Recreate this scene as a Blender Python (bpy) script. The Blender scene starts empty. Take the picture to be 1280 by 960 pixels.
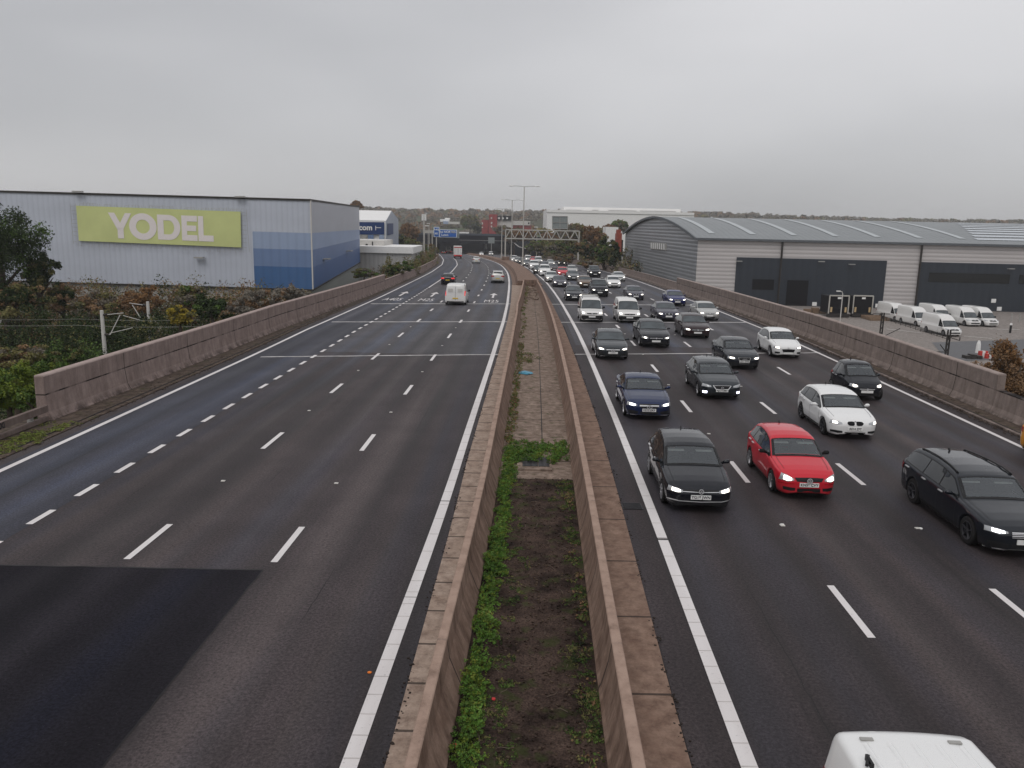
import bpy, bmesh, math, random
import numpy as np
from mathutils import Vector, Matrix
from mathutils.bvhtree import BVHTree
from mathutils import noise as mnoise
PI = math.pi
scene = bpy.context.scene
C = scene.collection
# ------------------------------------------------------------------ camera
F_PX, PITCH, ROLL, CAM_H = 1014.4, 0.1952, 0.0206, 7.34
cam_d = bpy.data.cameras.new("camera"); cam = bpy.data.objects.new("camera", cam_d); C.objects.link(cam)
cam_d.sensor_width = 36.0; cam_d.lens = 36.0 * F_PX / 1280.0
cam_d.clip_start = 0.1; cam_d.clip_end = 9000
_F = Vector((0, math.cos(PITCH), -math.sin(PITCH))); _U0 = Vector((0, math.sin(PITCH), math.cos(PITCH))); _R0 = Vector((1, 0, 0))
_R = _R0 * math.cos(ROLL) + _U0 * math.sin(ROLL); _U = _U0 * math.cos(ROLL) - _R0 * math.sin(ROLL)
_m = Matrix((( _R.x, _U.x, -_F.x, 0), (_R.y, _U.y, -_F.y, 0), (_R.z, _U.z, -_F.z, CAM_H), (0, 0, 0, 1)))
cam.matrix_world = _m
scene.camera = cam
# ------------------------------------------------------------------ world: overcast sky
SUN_EL, SUN_ROT = math.radians(52), math.radians(200)
world = bpy.data.worlds.new("World"); scene.world = world; world.use_nodes = True
wt = world.node_tree; wt.nodes.clear()
def wn(t, **k):
    n = wt.nodes.new(t)
    for a, b in k.items(): setattr(n, a, b)
    return n
w_out = wn('ShaderNodeOutputWorld'); w_bg = wn('ShaderNodeBackground')
w_sky = wn('ShaderNodeTexSky'); w_sky.sky_type = 'NISHITA'; w_sky.sun_disc = False
w_sky.sun_elevation = SUN_EL; w_sky.sun_rotation = SUN_ROT
w_geo = wn('ShaderNodeTexCoord'); w_map = wn('ShaderNodeMapping'); w_map.inputs['Scale'].default_value = (1.0, 1.0, 3.0)
w_map.inputs['Rotation'].default_value = (0.0, 0.12, 0.5)
w_noise = wn('ShaderNodeTexNoise'); w_noise.inputs['Scale'].default_value = 1.15; w_noise.inputs['Detail'].default_value = 4; w_noise.inputs['Roughness'].default_value = .42
w_ramp = wn('ShaderNodeValToRGB')
w_ramp.color_ramp.elements[0].position = .36; w_ramp.color_ramp.elements[0].color = (4.95, 4.97, 5.14, 1)
w_ramp.color_ramp.elements[1].position = .66; w_ramp.color_ramp.elements[1].color = (7.1, 7.06, 7.2, 1)
w_sep = wn('ShaderNodeSeparateXYZ'); w_gr = wn('ShaderNodeMapRange')
w_gr.inputs['From Min'].default_value = -0.02; w_gr.inputs['From Max'].default_value = .42
w_gr.inputs['To Min'].default_value = .80; w_gr.inputs['To Max'].default_value = 1.20
w_mul = wn('ShaderNodeVectorMath', operation='SCALE')
w_mix = wn('ShaderNodeMix', data_type='RGBA'); w_mix.inputs[0].default_value = .95
L = wt.links.new
L(w_geo.outputs['Generated'], w_map.inputs['Vector']); L(w_map.outputs[0], w_noise.inputs['Vector']); L(w_noise.outputs['Fac'], w_ramp.inputs['Fac'])
L(w_geo.outputs['Generated'], w_sep.inputs[0]); L(w_sep.outputs['Z'], w_gr.inputs['Value'])
L(w_ramp.outputs['Color'], w_mul.inputs[0]); L(w_gr.outputs['Result'], w_mul.inputs['Scale'])
L(w_sky.outputs['Color'], w_mix.inputs[6]); L(w_mul.outputs[0], w_mix.inputs[7])
L(w_mix.outputs[2], w_bg.inputs['Color']); w_bg.inputs['Strength'].default_value = 0.1
L(w_bg.outputs[0], w_out.inputs['Surface'])
# ------------------------------------------------------------------ sun behind the cloud
sd = bpy.data.lights.new("sun", 'SUN'); sd.energy = 0.8; sd.angle = math.radians(28); sd.color = (1, .965, .93)
so = bpy.data.objects.new("sun", sd); C.objects.link(so)
so.rotation_euler = (math.radians(90) - SUN_EL, 0, math.radians(-20))
# ------------------------------------------------------------------ exposure
vs = scene.view_settings; vs.view_transform = 'Standard'; vs.look = 'None'; vs.exposure = 0.0; vs.gamma = 1; vs.use_curve_mapping = False
scene.render.engine = 'CYCLES'
cy = scene.cycles
cy.use_denoising = True
try: cy.denoiser = 'OPENIMAGEDENOISE'
except Exception: pass
cy.use_adaptive_sampling = True; cy.adaptive_threshold = 0.01
cy.max_bounces = 6; cy.diffuse_bounces = 3; cy.glossy_bounces = 3; cy.transmission_bounces = 4; cy.volume_bounces = 1; cy.transparent_max_bounces = 6
cy.caustics_reflective = False; cy.caustics_refractive = False
cy.use_fast_gi = False
# ------------------------------------------------------------------ helpers
def ZR(D):
    return float(np.interp(D, [-50, 55, 85, 120, 140, 177, 228, 297, 430, 640], [0, 0, -.37, -.78, -1.12, -1.85, -3.05, -4.85, -8.6, -14.5]))
def ray(px, py):
    d = _F + _R * ((px - 640) / F_PX) - _U * ((py - 480) / F_PX)
    return d / d.y
def at(px, py, D):
    """the world point D metres ahead on the line of sight through a photograph pixel"""
    d = ray(px, py); return Vector((d.x * D, D, CAM_H + d.z * D))
def ground(px, py, dz=0.0):
    d = ray(px, py); D = 50.
    for _ in range(150): D = .5 * D + .5 * (ZR(D) + dz - CAM_H) / d.z
    return Vector((d.x * D, D, ZR(D)))
def at_z(px, py, z):
    d = ray(px, py); D = (z - CAM_H) / d.z; return Vector((d.x * D, D, z))
def smooth_curve(pts):
    ys = np.arange(-20, 640, 1.0); xs = np.interp(ys, [p[0] for p in pts], [p[1] for p in pts])
    k = np.hanning(15); k /= k.sum(); pad = np.concatenate([xs[0] + (np.arange(-7, 0)) * (xs[1] - xs[0]), xs, xs[-1] + np.arange(1, 8) * (xs[-1] - xs[-2])])
    xs = np.convolve(pad, k, 'valid')
    return lambda D: float(np.interp(D, ys, xs))
cLR = smooth_curve([(-20, -2.95), (0, -2.45), (10, -2.13), (20, -1.73), (31, -1.48), (45, -1.13), (62, -.76), (79, -.6), (100, -.6), (115, -.68), (132, -.93), (148, -1.31), (169, -2.14), (190, -3.2), (209, -4.5), (253, -8.43), (307, -13.84), (360, -19.8), (427, -26.8), (640, -50)])
cLL = smooth_curve([(-20, -16.1), (0, -15.4), (22, -14.8), (44, -14.15), (60, -13.9), (85, -13.7), (121, -13.85), (141, -14.25), (182, -16.1), (231, -20), (297, -26.5), (360, -33), (442, -41.5), (640, -64)])
cR0 = smooth_curve([(-20, 2.5), (0, 3.1), (10, 3.4), (20, 3.74), (31, 4.05), (45, 4.35), (62, 4.6), (80, 4.75), (95, 4.75), (113, 4.6), (138, 3.95), (160, 3.2), (181, 2.3), (205, .9), (229, -1.0), (260, -4.2), (307, -9.5), (360, -15.5), (427, -22.5), (640, -45)])
cR4 = smooth_curve([(-20, 16.3), (0, 17.0), (28, 17.95), (46, 18.5), (62, 18.85), (80, 19.15), (104, 18.95), (135, 18.5), (169, 17.4), (204, 15.5), (253, 11.5), (307, 6.2), (360, .2), (427, -7), (640, -30)])
LFR = {'L3': .247, 'L2': .492, 'L1': .745}
RFR = {'R1': .228, 'R2': .472, 'R3': .712}
def lane(n):
    if n in LFR: return lambda D, k=LFR[n]: cLR(D) + (cLL(D) - cLR(D)) * k
    return lambda D, k=RFR[n]: cR0(D) + (cR4(D) - cR0(D)) * k
def off(c, o): return lambda D: c(D) + o

def tag(o, label=None, cat=None, group=None, kind=None):
    if label: o['label'] = label
    if cat: o['category'] = cat
    if group: o['group'] = group
    if kind: o['kind'] = kind
    return o
def empty(name, loc=(0, 0, 0), rz=0.0):
    o = bpy.data.objects.new(name, None); C.objects.link(o); o.location = loc; o.rotation_euler = (0, 0, rz); return o
def mesh_obj(name, verts, faces, mats, parent=None, smooth=False, midx=None, uvs=None):
    me = bpy.data.meshes.new(name); me.from_pydata([tuple(v) for v in verts], [], faces)
    if not isinstance(mats, (list, tuple)): mats = [mats]
    for m in mats: me.materials.append(m)
    if midx: me.polygons.foreach_set('material_index', midx)
    if smooth: me.polygons.foreach_set('use_smooth', [True] * len(me.polygons))
    if uvs:
        uv = me.uv_layers.new(name='UVMap')
        li = np.empty(len(me.loops), dtype=np.int32); me.loops.foreach_get('vertex_index', li)
        uv.data.foreach_set('uv', np.array(uvs, dtype=np.float32)[li].ravel())
    me.update()
    o = bpy.data.objects.new(name, me); C.objects.link(o)
    if parent: o.parent = parent
    return o
class MB:
    """collects solids and builds them as ONE mesh object"""
    def __init__(s): s.v = []; s.f = []; s.mi = []
    def add(s, v, f, mi=0):
        n = len(s.v); s.v += [tuple(p) for p in v]; s.f += [tuple(i + n for i in q) for q in f]; s.mi += [mi] * len(f)
    def box(s, x0, x1, y0, y1, z0, z1, mi=0, M=None):
        v = [Vector(p) for p in ((x0, y0, z0), (x1, y0, z0), (x1, y1, z0), (x0, y1, z0), (x0, y0, z1), (x1, y0, z1), (x1, y1, z1), (x0, y1, z1))]
        if M is not None: v = [M @ p for p in v]
        s.add(v, [(0, 3, 2, 1), (4, 5, 6, 7), (0, 1, 5, 4), (1, 2, 6, 5), (2, 3, 7, 6), (3, 0, 4, 7)], mi)
    def bar(s, a, b, w, d=None, mi=0):
        a = Vector(a); b = Vector(b); d = d or w; ax = (b - a); ln = ax.length
        if ln < 1e-6: return
        ax.normalize(); up = Vector((0, 0, 1)) if abs(ax.z) < .95 else Vector((0, 1, 0))
        s1 = ax.cross(up).normalized(); s2 = s1.cross(ax)
        v = []
        for p in (a, b):
            for i, j in ((-1, -1), (1, -1), (1, 1), (-1, 1)): v.append(p + s1 * i * w / 2 + s2 * j * d / 2)
        s.add(v, [(0, 1, 2, 3), (4, 7, 6, 5), (0, 4, 5, 1), (1, 5, 6, 2), (2, 6, 7, 3), (3, 7, 4, 0)], mi)
    def tube(s, pts, rads, n=8, mi=0, caps=True):
        pts = [Vector(p) for p in pts]
        if not isinstance(rads, (list, tuple)): rads = [rads] * len(pts)
        vs = []; fs = []
        for i, p in enumerate(pts):
            t = (pts[min(i + 1, len(pts) - 1)] - pts[max(i - 1, 0)]).normalized()
            up = Vector((0, 0, 1)) if abs(t.z) < .9 else Vector((0, 1, 0))
            a = t.cross(up).normalized(); b = a.cross(t)
            for k in range(n):
                an = 2 * PI * k / n; vs.append(p + (a * math.cos(an) + b * math.sin(an)) * rads[i])
        for i in range(len(pts) - 1):
            for k in range(n): fs.append((i * n + k, i * n + (k + 1) % n, (i + 1) * n + (k + 1) % n, (i + 1) * n + k))
        if caps: fs.append(tuple(range(n))[::-1]); fs.append(tuple(range((len(pts) - 1) * n, len(pts) * n)))
        s.add(vs, fs, mi)
    def build(s, name, mats, parent=None, smooth=False, loc=None, rz=0):
        o = mesh_obj(name, s.v, s.f, mats, parent, smooth, s.mi)
        if loc is not None: o.location = loc; o.rotation_euler = (0, 0, rz)
        return o
def copy_tree(o, parent=None, skip=()):
    c = o.copy(); C.objects.link(c); c.parent = parent
    for ch in list(o.children):
        if ch.name.split('.')[0] in skip: continue
        copy_tree(ch, c, skip)
    return c
def text_mesh(body, size, depth=.004, offset=0.0, spacing=1.0):
    cu = bpy.data.curves.new('t', 'FONT'); cu.body = body; cu.size = size; cu.extrude = depth; cu.offset = offset; cu.align_x = 'CENTER'; cu.align_y = 'CENTER'; cu.space_character = spacing
    ob = bpy.data.objects.new('t', cu); me = bpy.data.meshes.new_from_object(ob); bpy.data.objects.remove(ob); return me
def text_obj(name, body, size, mat, parent, M, depth=.004, offset=0.0, spacing=1.0, sx=1.0):
    me = text_mesh(body, size, depth, offset, spacing); me.materials.clear(); me.materials.append(mat)
    me.transform(M @ Matrix.Diagonal((sx, 1, 1, 1)))
    o = bpy.data.objects.new(name, me); C.objects.link(o); o.parent = parent; return o
# ------------------------------------------------------------------ materials
def _in(nt, n, v, sock):
    if isinstance(v, (int, float)): n.inputs[sock].default_value = v
    elif isinstance(v, tuple): n.inputs[sock].default_value = v + (1,) if len(v) == 3 else v
    else: nt.links.new(v, n.inputs[sock])
class Mat:
    def __init__(s, name):
        s.m = bpy.data.materials.new(name); s.m.use_nodes = True; s.nt = s.m.node_tree; s.nt.nodes.clear()
        s.out = s.nt.nodes.new('ShaderNodeOutputMaterial'); s.b = s.nt.nodes.new('ShaderNodeBsdfPrincipled')
        s.nt.links.new(s.b.outputs[0], s.out.inputs['Surface'])
    def n(s, t, **k):
        n = s.nt.nodes.new(t)
        for a, b in k.items(): setattr(n, a, b)
        return n
    def coord(s, kind='Object', scale=(1, 1, 1)):
        c = s.n('ShaderNodeTexCoord'); m = s.n('ShaderNodeMapping'); m.inputs['Scale'].default_value = scale
        s.nt.links.new(c.outputs[kind], m.inputs['Vector']); return m.outputs[0]
    def noise(s, vec, scale, detail=4, rough=.6):
        n = s.n('ShaderNodeTexNoise'); n.inputs['Scale'].default_value = scale; n.inputs['Detail'].default_value = detail; n.inputs['Roughness'].default_value = rough
        s.nt.links.new(vec, n.inputs['Vector']); return n.outputs['Fac']
    def ramp(s, fac, stops):
        r = s.n('ShaderNodeValToRGB'); e = r.color_ramp.elements
        while len(e) < len(stops): e.new(.5)
        for i, (p, c) in enumerate(stops):
            e[i].position = p; e[i].color = (c, c, c, 1) if isinstance(c, (int, float)) else tuple(c) + (1,)
        s.nt.links.new(fac, r.inputs['Fac']); return r.outputs['Color']
    def mix(s, fac, a, b, mode='MIX'):
        m = s.n('ShaderNodeMix', data_type='RGBA', blend_type=mode)
        _in(s.nt, m, fac, 0); _in(s.nt, m, a, 6); _in(s.nt, m, b, 7); return m.outputs[2]
    def math(s, op, a, b=0.0, c=0.0):
        m = s.n('ShaderNodeMath', operation=op); _in(s.nt, m, a, 0); _in(s.nt, m, b, 1); _in(s.nt, m, c, 2); return m.outputs[0]
    def sep(s, vec):
        m = s.n('ShaderNodeSeparateXYZ'); s.nt.links.new(vec, m.inputs[0]); return m.outputs
    def bump(s, h, strength=.3, dist=.02):
        b = s.n('ShaderNodeBump'); b.inputs['Strength'].default_value = strength; b.inputs['Distance'].default_value = dist
        s.nt.links.new(h, b.inputs['Height']); s.nt.links.new(b.outputs[0], s.b.inputs['Normal'])
    def set(s, **k):
        for a, v in k.items(): _in(s.nt, s.b, v, {'col': 'Base Color', 'rough': 'Roughness', 'metal': 'Metallic', 'coat': 'Coat Weight', 'coatr': 'Coat Roughness', 'spec': 'Specular IOR Level', 'emit': 'Emission Color', 'es': 'Emission Strength', 'trans': 'Subsurface Weight'}[a])
        return s
def simple(name, col, rough=.6, metal=0.0, var=.12, scale=3.0, coat=0.0, spec=.22, bump=0):
    m = Mat(name); v = m.coord(); nz = m.noise(v, scale, 5)
    c0 = tuple(c * (1 - var) for c in col); c1 = tuple(min(1, c * (1 + var)) for c in col)
    m.set(col=m.ramp(nz, [(.3, c0), (.7, c1)]), rough=rough, metal=metal, coat=coat, spec=spec)
    if bump: m.bump(m.noise(v, scale * 12, 3), bump, .01)
    return m.m
def lamp_mat(name, col, st):
    m = Mat(name); m.set(col=col, rough=.2, emit=col, es=st); return m.m
def asphalt(name, base, blue=0.0, lanes=None, phase=0.0, wet=.0, lw=3.27, spec=.24, amp=1.0):
    """u = metres across the carriageway, v = metres along it"""
    m = Mat(name); uv = m.coord('UV'); u, v, _ = m.sep(uv)
    wob = m.noise(m.coord('UV', (.15, .03, 1)), 1.0, 3); uw = m.math('ADD', u, m.math('MULTIPLY', m.math('SUBTRACT', wob, .5), .8))
    big = m.noise(m.coord('UV', (1, .10, 1)), .32, 4); pat = m.noise(m.coord('UV', (.55, .5, 1)), .9, 5, .65)
    streak = m.noise(m.coord('UV', (1.0, .012, 1)), 1.6, 6, .6)
    fine = m.noise(m.coord('UV', (1, 1, 1)), 17, 4, .9)
    grit = m.n('ShaderNodeTexVoronoi'); grit.inputs['Scale'].default_value = 22; m.nt.links.new(uv, grit.inputs['Vector'])
    w = m.math('COSINE', m.math('MULTIPLY', m.math('ADD', uw, phase + lw / 4), 4 * PI / lw))      # two polished wheel paths per lane
    w = m.math('MULTIPLY_ADD', w, .5, .5)
    b = Vector(base)
    c = m.ramp(streak, [(.36, tuple(b * .58)), (.64, tuple(b * 1.50))])
    c = m.mix(m.math('MULTIPLY', w, m.ramp(m.noise(m.coord('UV', (.45, .03, 1)), .9, 3), [(.35, .25), (.62, 1.0)])), c, m.mix(m.ramp(m.noise(m.coord('UV', (.5, .02, 1)), .7, 2), [(.44, 0.0), (.56, 1.0)]), tuple(Vector((b.x * 1.25, b.y * 1.50, b.z * 1.85))), tuple(Vector((b.x * 2.0, b.y * 2.0, b.z * 1.9)))))
    c = m.mix(.8, c, m.ramp(big, [(.32, .62), (.68, 1.22)]), 'MULTIPLY')
    c = m.mix(.5, c, m.ramp(pat, [(.35, .70), (.65, 1.22)]), 'MULTIPLY')
    c = m.mix(.85, c, m.ramp(fine, [(.36, .22), (.68, 1.75)]), 'MULTIPLY')
    # worn construction seam beside each lane line, broken along its length
    fr = m.math('FRACT', m.math('DIVIDE', m.math('ADD', m.math('ADD', u, .22), m.math('MULTIPLY', m.math('SUBTRACT', m.noise(m.coord('UV', (.2, .9, 1)), 1.0, 5), .5), .22)), lw))
    j = m.math('LESS_THAN', m.math('ABSOLUTE', m.math('SUBTRACT', fr, .5)), .0032); brk = m.ramp(m.noise(m.coord('UV', (.1, .12, 1)), 1.0, 2), [(.50, 0.0), (.56, .85)])
    c = m.mix(m.math('MULTIPLY', j, brk), c, (.010, .009, .009))
    oil = m.ramp(m.noise(m.coord('UV', (1, .35, 1)), .75, 5, .7), [(.60, 0.0), (.74, .45)]); c = m.mix(oil, c, tuple(b * .45))
    spots = m.ramp(grit.outputs['Distance'], [(.02, 1.0), (.085, 0.0)])
    pick = m.ramp(m.noise(uv, 9.0, 2), [(.63, 0.0), (.67, 1.0)])
    c = m.mix(m.mix(1.0, spots, pick, 'MULTIPLY'), c, (.36, .35, .33))
    m.set(col=c, rough=m.ramp(streak, [(.3, .55 - wet), (.7, .78 - wet)]), spec=spec)
    m.bump(fine, .5, .015)
    return m.m
M = {}
M['asph_l'] = asphalt('asphalt_left', (.0425, .0335, .0350))
M['asph_lane1'] = asphalt('asphalt_bluish_lane', (.038, .038, .050))
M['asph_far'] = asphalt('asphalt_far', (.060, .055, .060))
M['asph_patch'] = asphalt('asphalt_new', (.0118, .0104, .0140), phase=.6, spec=.07)
M['asph_r'] = asphalt('asphalt_right', (.0395, .0305, .0315), phase=.3)
def paint_mat():
    m = Mat('road_paint'); uv = m.coord('UV'); n1 = m.noise(uv, 14, 4, .7); n2 = m.noise(m.coord('UV', (1, .15, 1)), 1.2, 3)
    c = m.ramp(n2, [(.3, (.60, .56, .55)), (.7, (.74, .71, .70))])
    c = m.mix(m.ramp(n1, [(.60, 0.0), (.78, .65)]), c, (.12, .11, .11))
    m.set(col=c, rough=.6); return m.m
M['paint'] = paint_mat()
def joint_mat():
    m = Mat('joint_filler'); n = m.noise(m.coord('Object', (.6, 1, 1)), 2.5, 5, .7)
    m.set(col=m.ramp(n, [(.35, (.24, .23, .225)), (.65, (.55, .53, .52))]), rough=.7); return m.m
M['joint'] = joint_mat()
def concrete(name, a, b, dark, spacing=3.2, zjoint=None, streaks=.6, moss=0.0, foot=0, top=0):
    m = Mat(name); ob = m.coord('Object'); u = m.coord('UV')
    n1 = m.noise(ob, 1.9, 7, .7); n2 = m.noise(m.coord('Object', (3.0, 3.0, .35)), 1.3, 5, .7); n3 = m.noise(ob, 22, 3, .7)
    c = m.ramp(n1, [(.28, a), (.72, b)])
    c = m.mix(m.math('MULTIPLY', m.ramp(n2, [(.42, 0.0), (.72, 1.0)]), streaks), c, dark)
    c = m.mix(.45, c, m.ramp(n3, [(.3, .72), (.7, 1.15)]), 'MULTIPLY')
    uu, vv, _ = m.sep(u)
    if spacing:
        fr = m.math('FRACT', m.math('DIVIDE', vv, spacing)); j = m.math('LESS_THAN', m.math('ABSOLUTE', m.math('SUBTRACT', fr, .5)), .030 / spacing)
        c = m.mix(m.math('MULTIPLY', j, .8), c, (.03, .024, .022))
    if zjoint is not None:
        j = m.math('LESS_THAN', m.math('ABSOLUTE', m.math('SUBTRACT', uu, zjoint)), .026)
        brk = m.ramp(m.noise(m.coord('UV', (1, 1, 1)), .8, 3), [(.40, 0.25), (.55, 1.0)])
        c = m.mix(m.math('MULTIPLY', j, brk), c, (.02, .016, .015))
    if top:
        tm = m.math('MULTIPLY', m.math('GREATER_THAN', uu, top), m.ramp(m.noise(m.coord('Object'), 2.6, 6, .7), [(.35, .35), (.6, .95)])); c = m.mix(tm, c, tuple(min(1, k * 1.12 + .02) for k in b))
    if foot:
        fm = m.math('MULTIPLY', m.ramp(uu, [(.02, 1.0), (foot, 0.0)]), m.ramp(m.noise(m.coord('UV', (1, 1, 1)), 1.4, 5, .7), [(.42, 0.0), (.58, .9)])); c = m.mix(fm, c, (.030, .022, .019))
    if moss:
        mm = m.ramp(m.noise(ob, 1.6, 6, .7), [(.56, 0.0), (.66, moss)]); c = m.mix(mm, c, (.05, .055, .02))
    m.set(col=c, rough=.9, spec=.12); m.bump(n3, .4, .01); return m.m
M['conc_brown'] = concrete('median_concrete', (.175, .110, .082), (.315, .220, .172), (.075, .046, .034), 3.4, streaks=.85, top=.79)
M['conc_pale'] = concrete('ledge_concrete', (.31, .225, .175), (.46, .365, .30), (.085, .050, .038), 1.25, streaks=.65)
M['conc_pale_r'] = concrete('apron_concrete', (.180, .112, .084), (.310, .215, .165), (.08, .048, .036), 2.6, streaks=.7)
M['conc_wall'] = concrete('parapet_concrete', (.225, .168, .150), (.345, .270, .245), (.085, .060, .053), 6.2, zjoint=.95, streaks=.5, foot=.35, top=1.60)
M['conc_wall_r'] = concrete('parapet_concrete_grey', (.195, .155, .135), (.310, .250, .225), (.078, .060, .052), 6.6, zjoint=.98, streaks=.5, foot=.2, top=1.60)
M['conc_floor'] = concrete('trough_concrete', (.175, .125, .098), (.350, .270, .220), (.07, .048, .036), 5.5, moss=.8, streaks=.95)
M['verge'] = concrete('verge_dirt', (.055, .040, .033), (.165, .125, .100), (.022, .017, .014), 0, streaks=.9, moss=.7)
def soil_mat():
    m = Mat('soil'); o = m.coord('Object'); n1 = m.noise(o, 1.1, 6, .7); n2 = m.noise(o, 26, 3, .8)
    c = m.ramp(n1, [(.34, (.014, .010, .009)), (.66, (.085, .058, .047))]); c = m.mix(.7, c, m.ramp(n2, [(.35, .25), (.68, 1.9)]), 'MULTIPLY')
    c = m.mix(m.ramp(m.noise(o, 2.1, 5), [(.54, 0.0), (.64, .55)]), c, (.045, .058, .018))
    m.set(col=c, rough=.95, spec=.05); m.bump(n2, .8, .02); return m.m
M['soil'] = soil_mat()
def terrain_mat():
    m = Mat('terrain'); o = m.coord('Object'); n1 = m.noise(o, .012, 6, .6); n2 = m.noise(o, .4, 5, .7)
    c = m.ramp(n1, [(.35, (.045, .042, .024)), (.5, (.075, .070, .042)), (.65, (.060, .085, .030))])
    c = m.mix(.6, c, m.ramp(n2, [(.3, .5), (.7, 1.3)]), 'MULTIPLY'); m.set(col=c, rough=.95, spec=.1); return m.m
M['terrain'] = terrain_mat()
M['yard'] = concrete('yard_concrete', (.20, .175, .160), (.36, .325, .30), (.10, .088, .08), 0, streaks=.7)
def cladding(name, col, axis='x', pitch=.3, depth=.35, var=.06, rough=.45, metal=.0):
    m = Mat(name); o = m.coord('Object'); x, y, z = m.sep(o); a = {'x': x, 'y': y, 'z': z}[axis]
    s = m.math('SINE', m.math('MULTIPLY', a, 2 * PI / pitch))
    n = m.noise(m.coord('Object', (.2, .2, .6)), .6, 4); c0 = tuple(c * (1 - var) for c in col); c1 = tuple(c * (1 + var) for c in col)
    c = m.ramp(n, [(.3, c0), (.7, c1)])
    c = m.mix(depth, c, m.ramp(m.math('MULTIPLY_ADD', s, .5, .5), [(.05, .55), (.5, 1.0)]), 'MULTIPLY')
    m.set(col=c, rough=rough, metal=metal); m.bump(s, .5, .03); return m.m
for k, (c, ax, p) in dict(clad_pale=((.50, .53, .60), 'x', .62), clad_grey=((.43, .43, .45), 'x', .5), clad_b1=((.29, .36, .50), 'x', 1.0), clad_b2=((.145, .215, .37), 'x', 1.0), clad_b3=((.050, .125, .28), 'x', 1.0), clad_plinth=((.36, .35, .33), 'x', .5),
    side_0=((.47, .48, .53), 'y', 1.0), side_1=((0.305, 0.390, 0.573), 'y', 1.0), side_2=((0.128, 0.201, 0.390), 'y', 1.0), side_3=((0.055, 0.122, 0.305), 'y', 1.0), side_plinth=((.28, .29, .28), 'y', .5)).items():  # side wall's blue bands: colour raised to offset the shade on it
    M[k] = cladding(k, c, ax, p, depth=.15)
M['wh_side'] = cladding('warehouse_ribbed_side', (.52, .49, .48), 'z', .62, .50, rough=.5)
M['wh_gable'] = cladding('warehouse_ribbed_gable', (.30, .31, .33), 'z', .62, .55, rough=.35)
M['wh_roof'] = cladding('warehouse_roof', (.20, .215, .222), 'x', .9, .15, rough=.5)
M['wh_dark'] = cladding('warehouse_dark_panel', (.019, .026, .037), 'x', 1.2, .15, rough=.4)
M['skylight'] = simple('skylight', (.40, .43, .44), .35)
M['dark'] = simple('dark_recess', (.006, .006, .008), .7)
M['black'] = simple('black_plastic', (.014, .014, .015), .45)
M['rubber'] = simple('rubber', (.016, .015, .015), .85)
M['white'] = simple('white_panel', (.82, .81, .79), .45, var=.05)
M['offwhite'] = simple('offwhite_wall', (.58, .56, .53), .6, var=.06)
M['galv'] = simple('galvanised_steel', (.38, .37, .35), .5, .3, var=.1)
M['galv_light'] = simple('pale_gantry_steel', (.47, .45, .41), .55, .1)
M['darksteel'] = simple('dark_steel', (.05, .045, .042), .55, .4)
M['chrome'] = simple('chrome', (.78, .78, .79), .28, .55, var=.03, spec=.5)
M['alloy'] = simple('alloy_wheel', (.42, .42, .44), .35, .8, var=.05)
M['alloy_dark'] = simple('dark_alloy_wheel', (.10, .10, .11), .35, .7, var=.05)
M['green'] = simple('banner_green', (.58, .62, .27), .6, var=.08, scale=.3)
M['letter'] = simple('banner_letters', (.80, .74, .72), .6, var=.03)
M['navy'] = simple('navy_panel', (.018, .045, .145), .5)
M['sign_blue'] = simple('motorway_sign_blue', (.02, .115, .42), .4, var=.04)
M['sign_white'] = simple('sign_white', (.75, .78, .80), .4, var=.03)
M['sign_back'] = simple('sign_back_grey', (.24, .265, .26), .5)
M['bridge'] = simple('bridge_dark', (.006, .007, .012), .8, var=.3, scale=.3, spec=.03)
M['brick'] = simple('red_brick', (.29, .052, .050), .8, var=.25, scale=.6)
M['brick_p'] = simple('orange_brick', (.30, .075, .05), .8, var=.3, scale=1.5)
M['glass_b'] = simple('window_glass', (.006, .007, .008), .12, var=.7, scale=.3, spec=.6)
M['plate_w'] = simple('plate_white', (.80, .80, .78), .4, var=.02)
M['plate_y'] = simple('plate_yellow', (.70, .48, .06), .4, var=.02)
M['plate_t'] = simple('plate_black', (.02, .02, .025), .4)
M['wood'] = simple('timber', (.22, .15, .10), .8)
M['orange'] = simple('orange_plastic', (.75, .20, .03), .5)
M['bluebag'] = simple('blue_plastic', (.06, .26, .38), .4)
M['redcloth'] = simple('red_litter', (.55, .05, .05), .6)
M['trunk'] = simple('bark', (.075, .058, .045), .9, var=.3, scale=4, bump=.5)
M['manhole'] = simple('manhole_iron', (.035, .033, .036), .5, .5, var=.35, scale=14)
M['headlamp'] = lamp_mat('lit_headlamp', (1, .92, .80), 4.2)
M['headlamp_c'] = lamp_mat('lit_headlamp_cool', (.92, .95, 1), 4.0)
M['drl'] = lamp_mat('lit_foglamp_violet', (.80, .80, 1.0), 4.5)
M['lampglass'] = simple('headlamp_glass', (.42, .43, .44), .12, .3, spec=.6)
M['tail'] = lamp_mat('lit_tail_lamp', (.85, .03, .03), .55)
M['taildim'] = simple('tail_lamp', (.35, .012, .015), .2)
M['amber'] = lamp_mat('indicator', (.9, .35, .05), .6)
def glass_mat(name, col, rough=.04):
    m = Mat(name); o = m.coord('Object'); n = m.noise(o, 1.1, 3)
    m.set(col=m.ramp(n, [(.38, tuple(c * .55 for c in col)), (.62, tuple(c * 1.25 for c in col))]), rough=rough, spec=.6, coat=.25, coatr=.03); return m.m
M['glass'] = glass_mat('car_glass', (.045, .056, .062))
M['glass_dark'] = glass_mat('car_side_glass', (.014, .017, .020))
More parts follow.
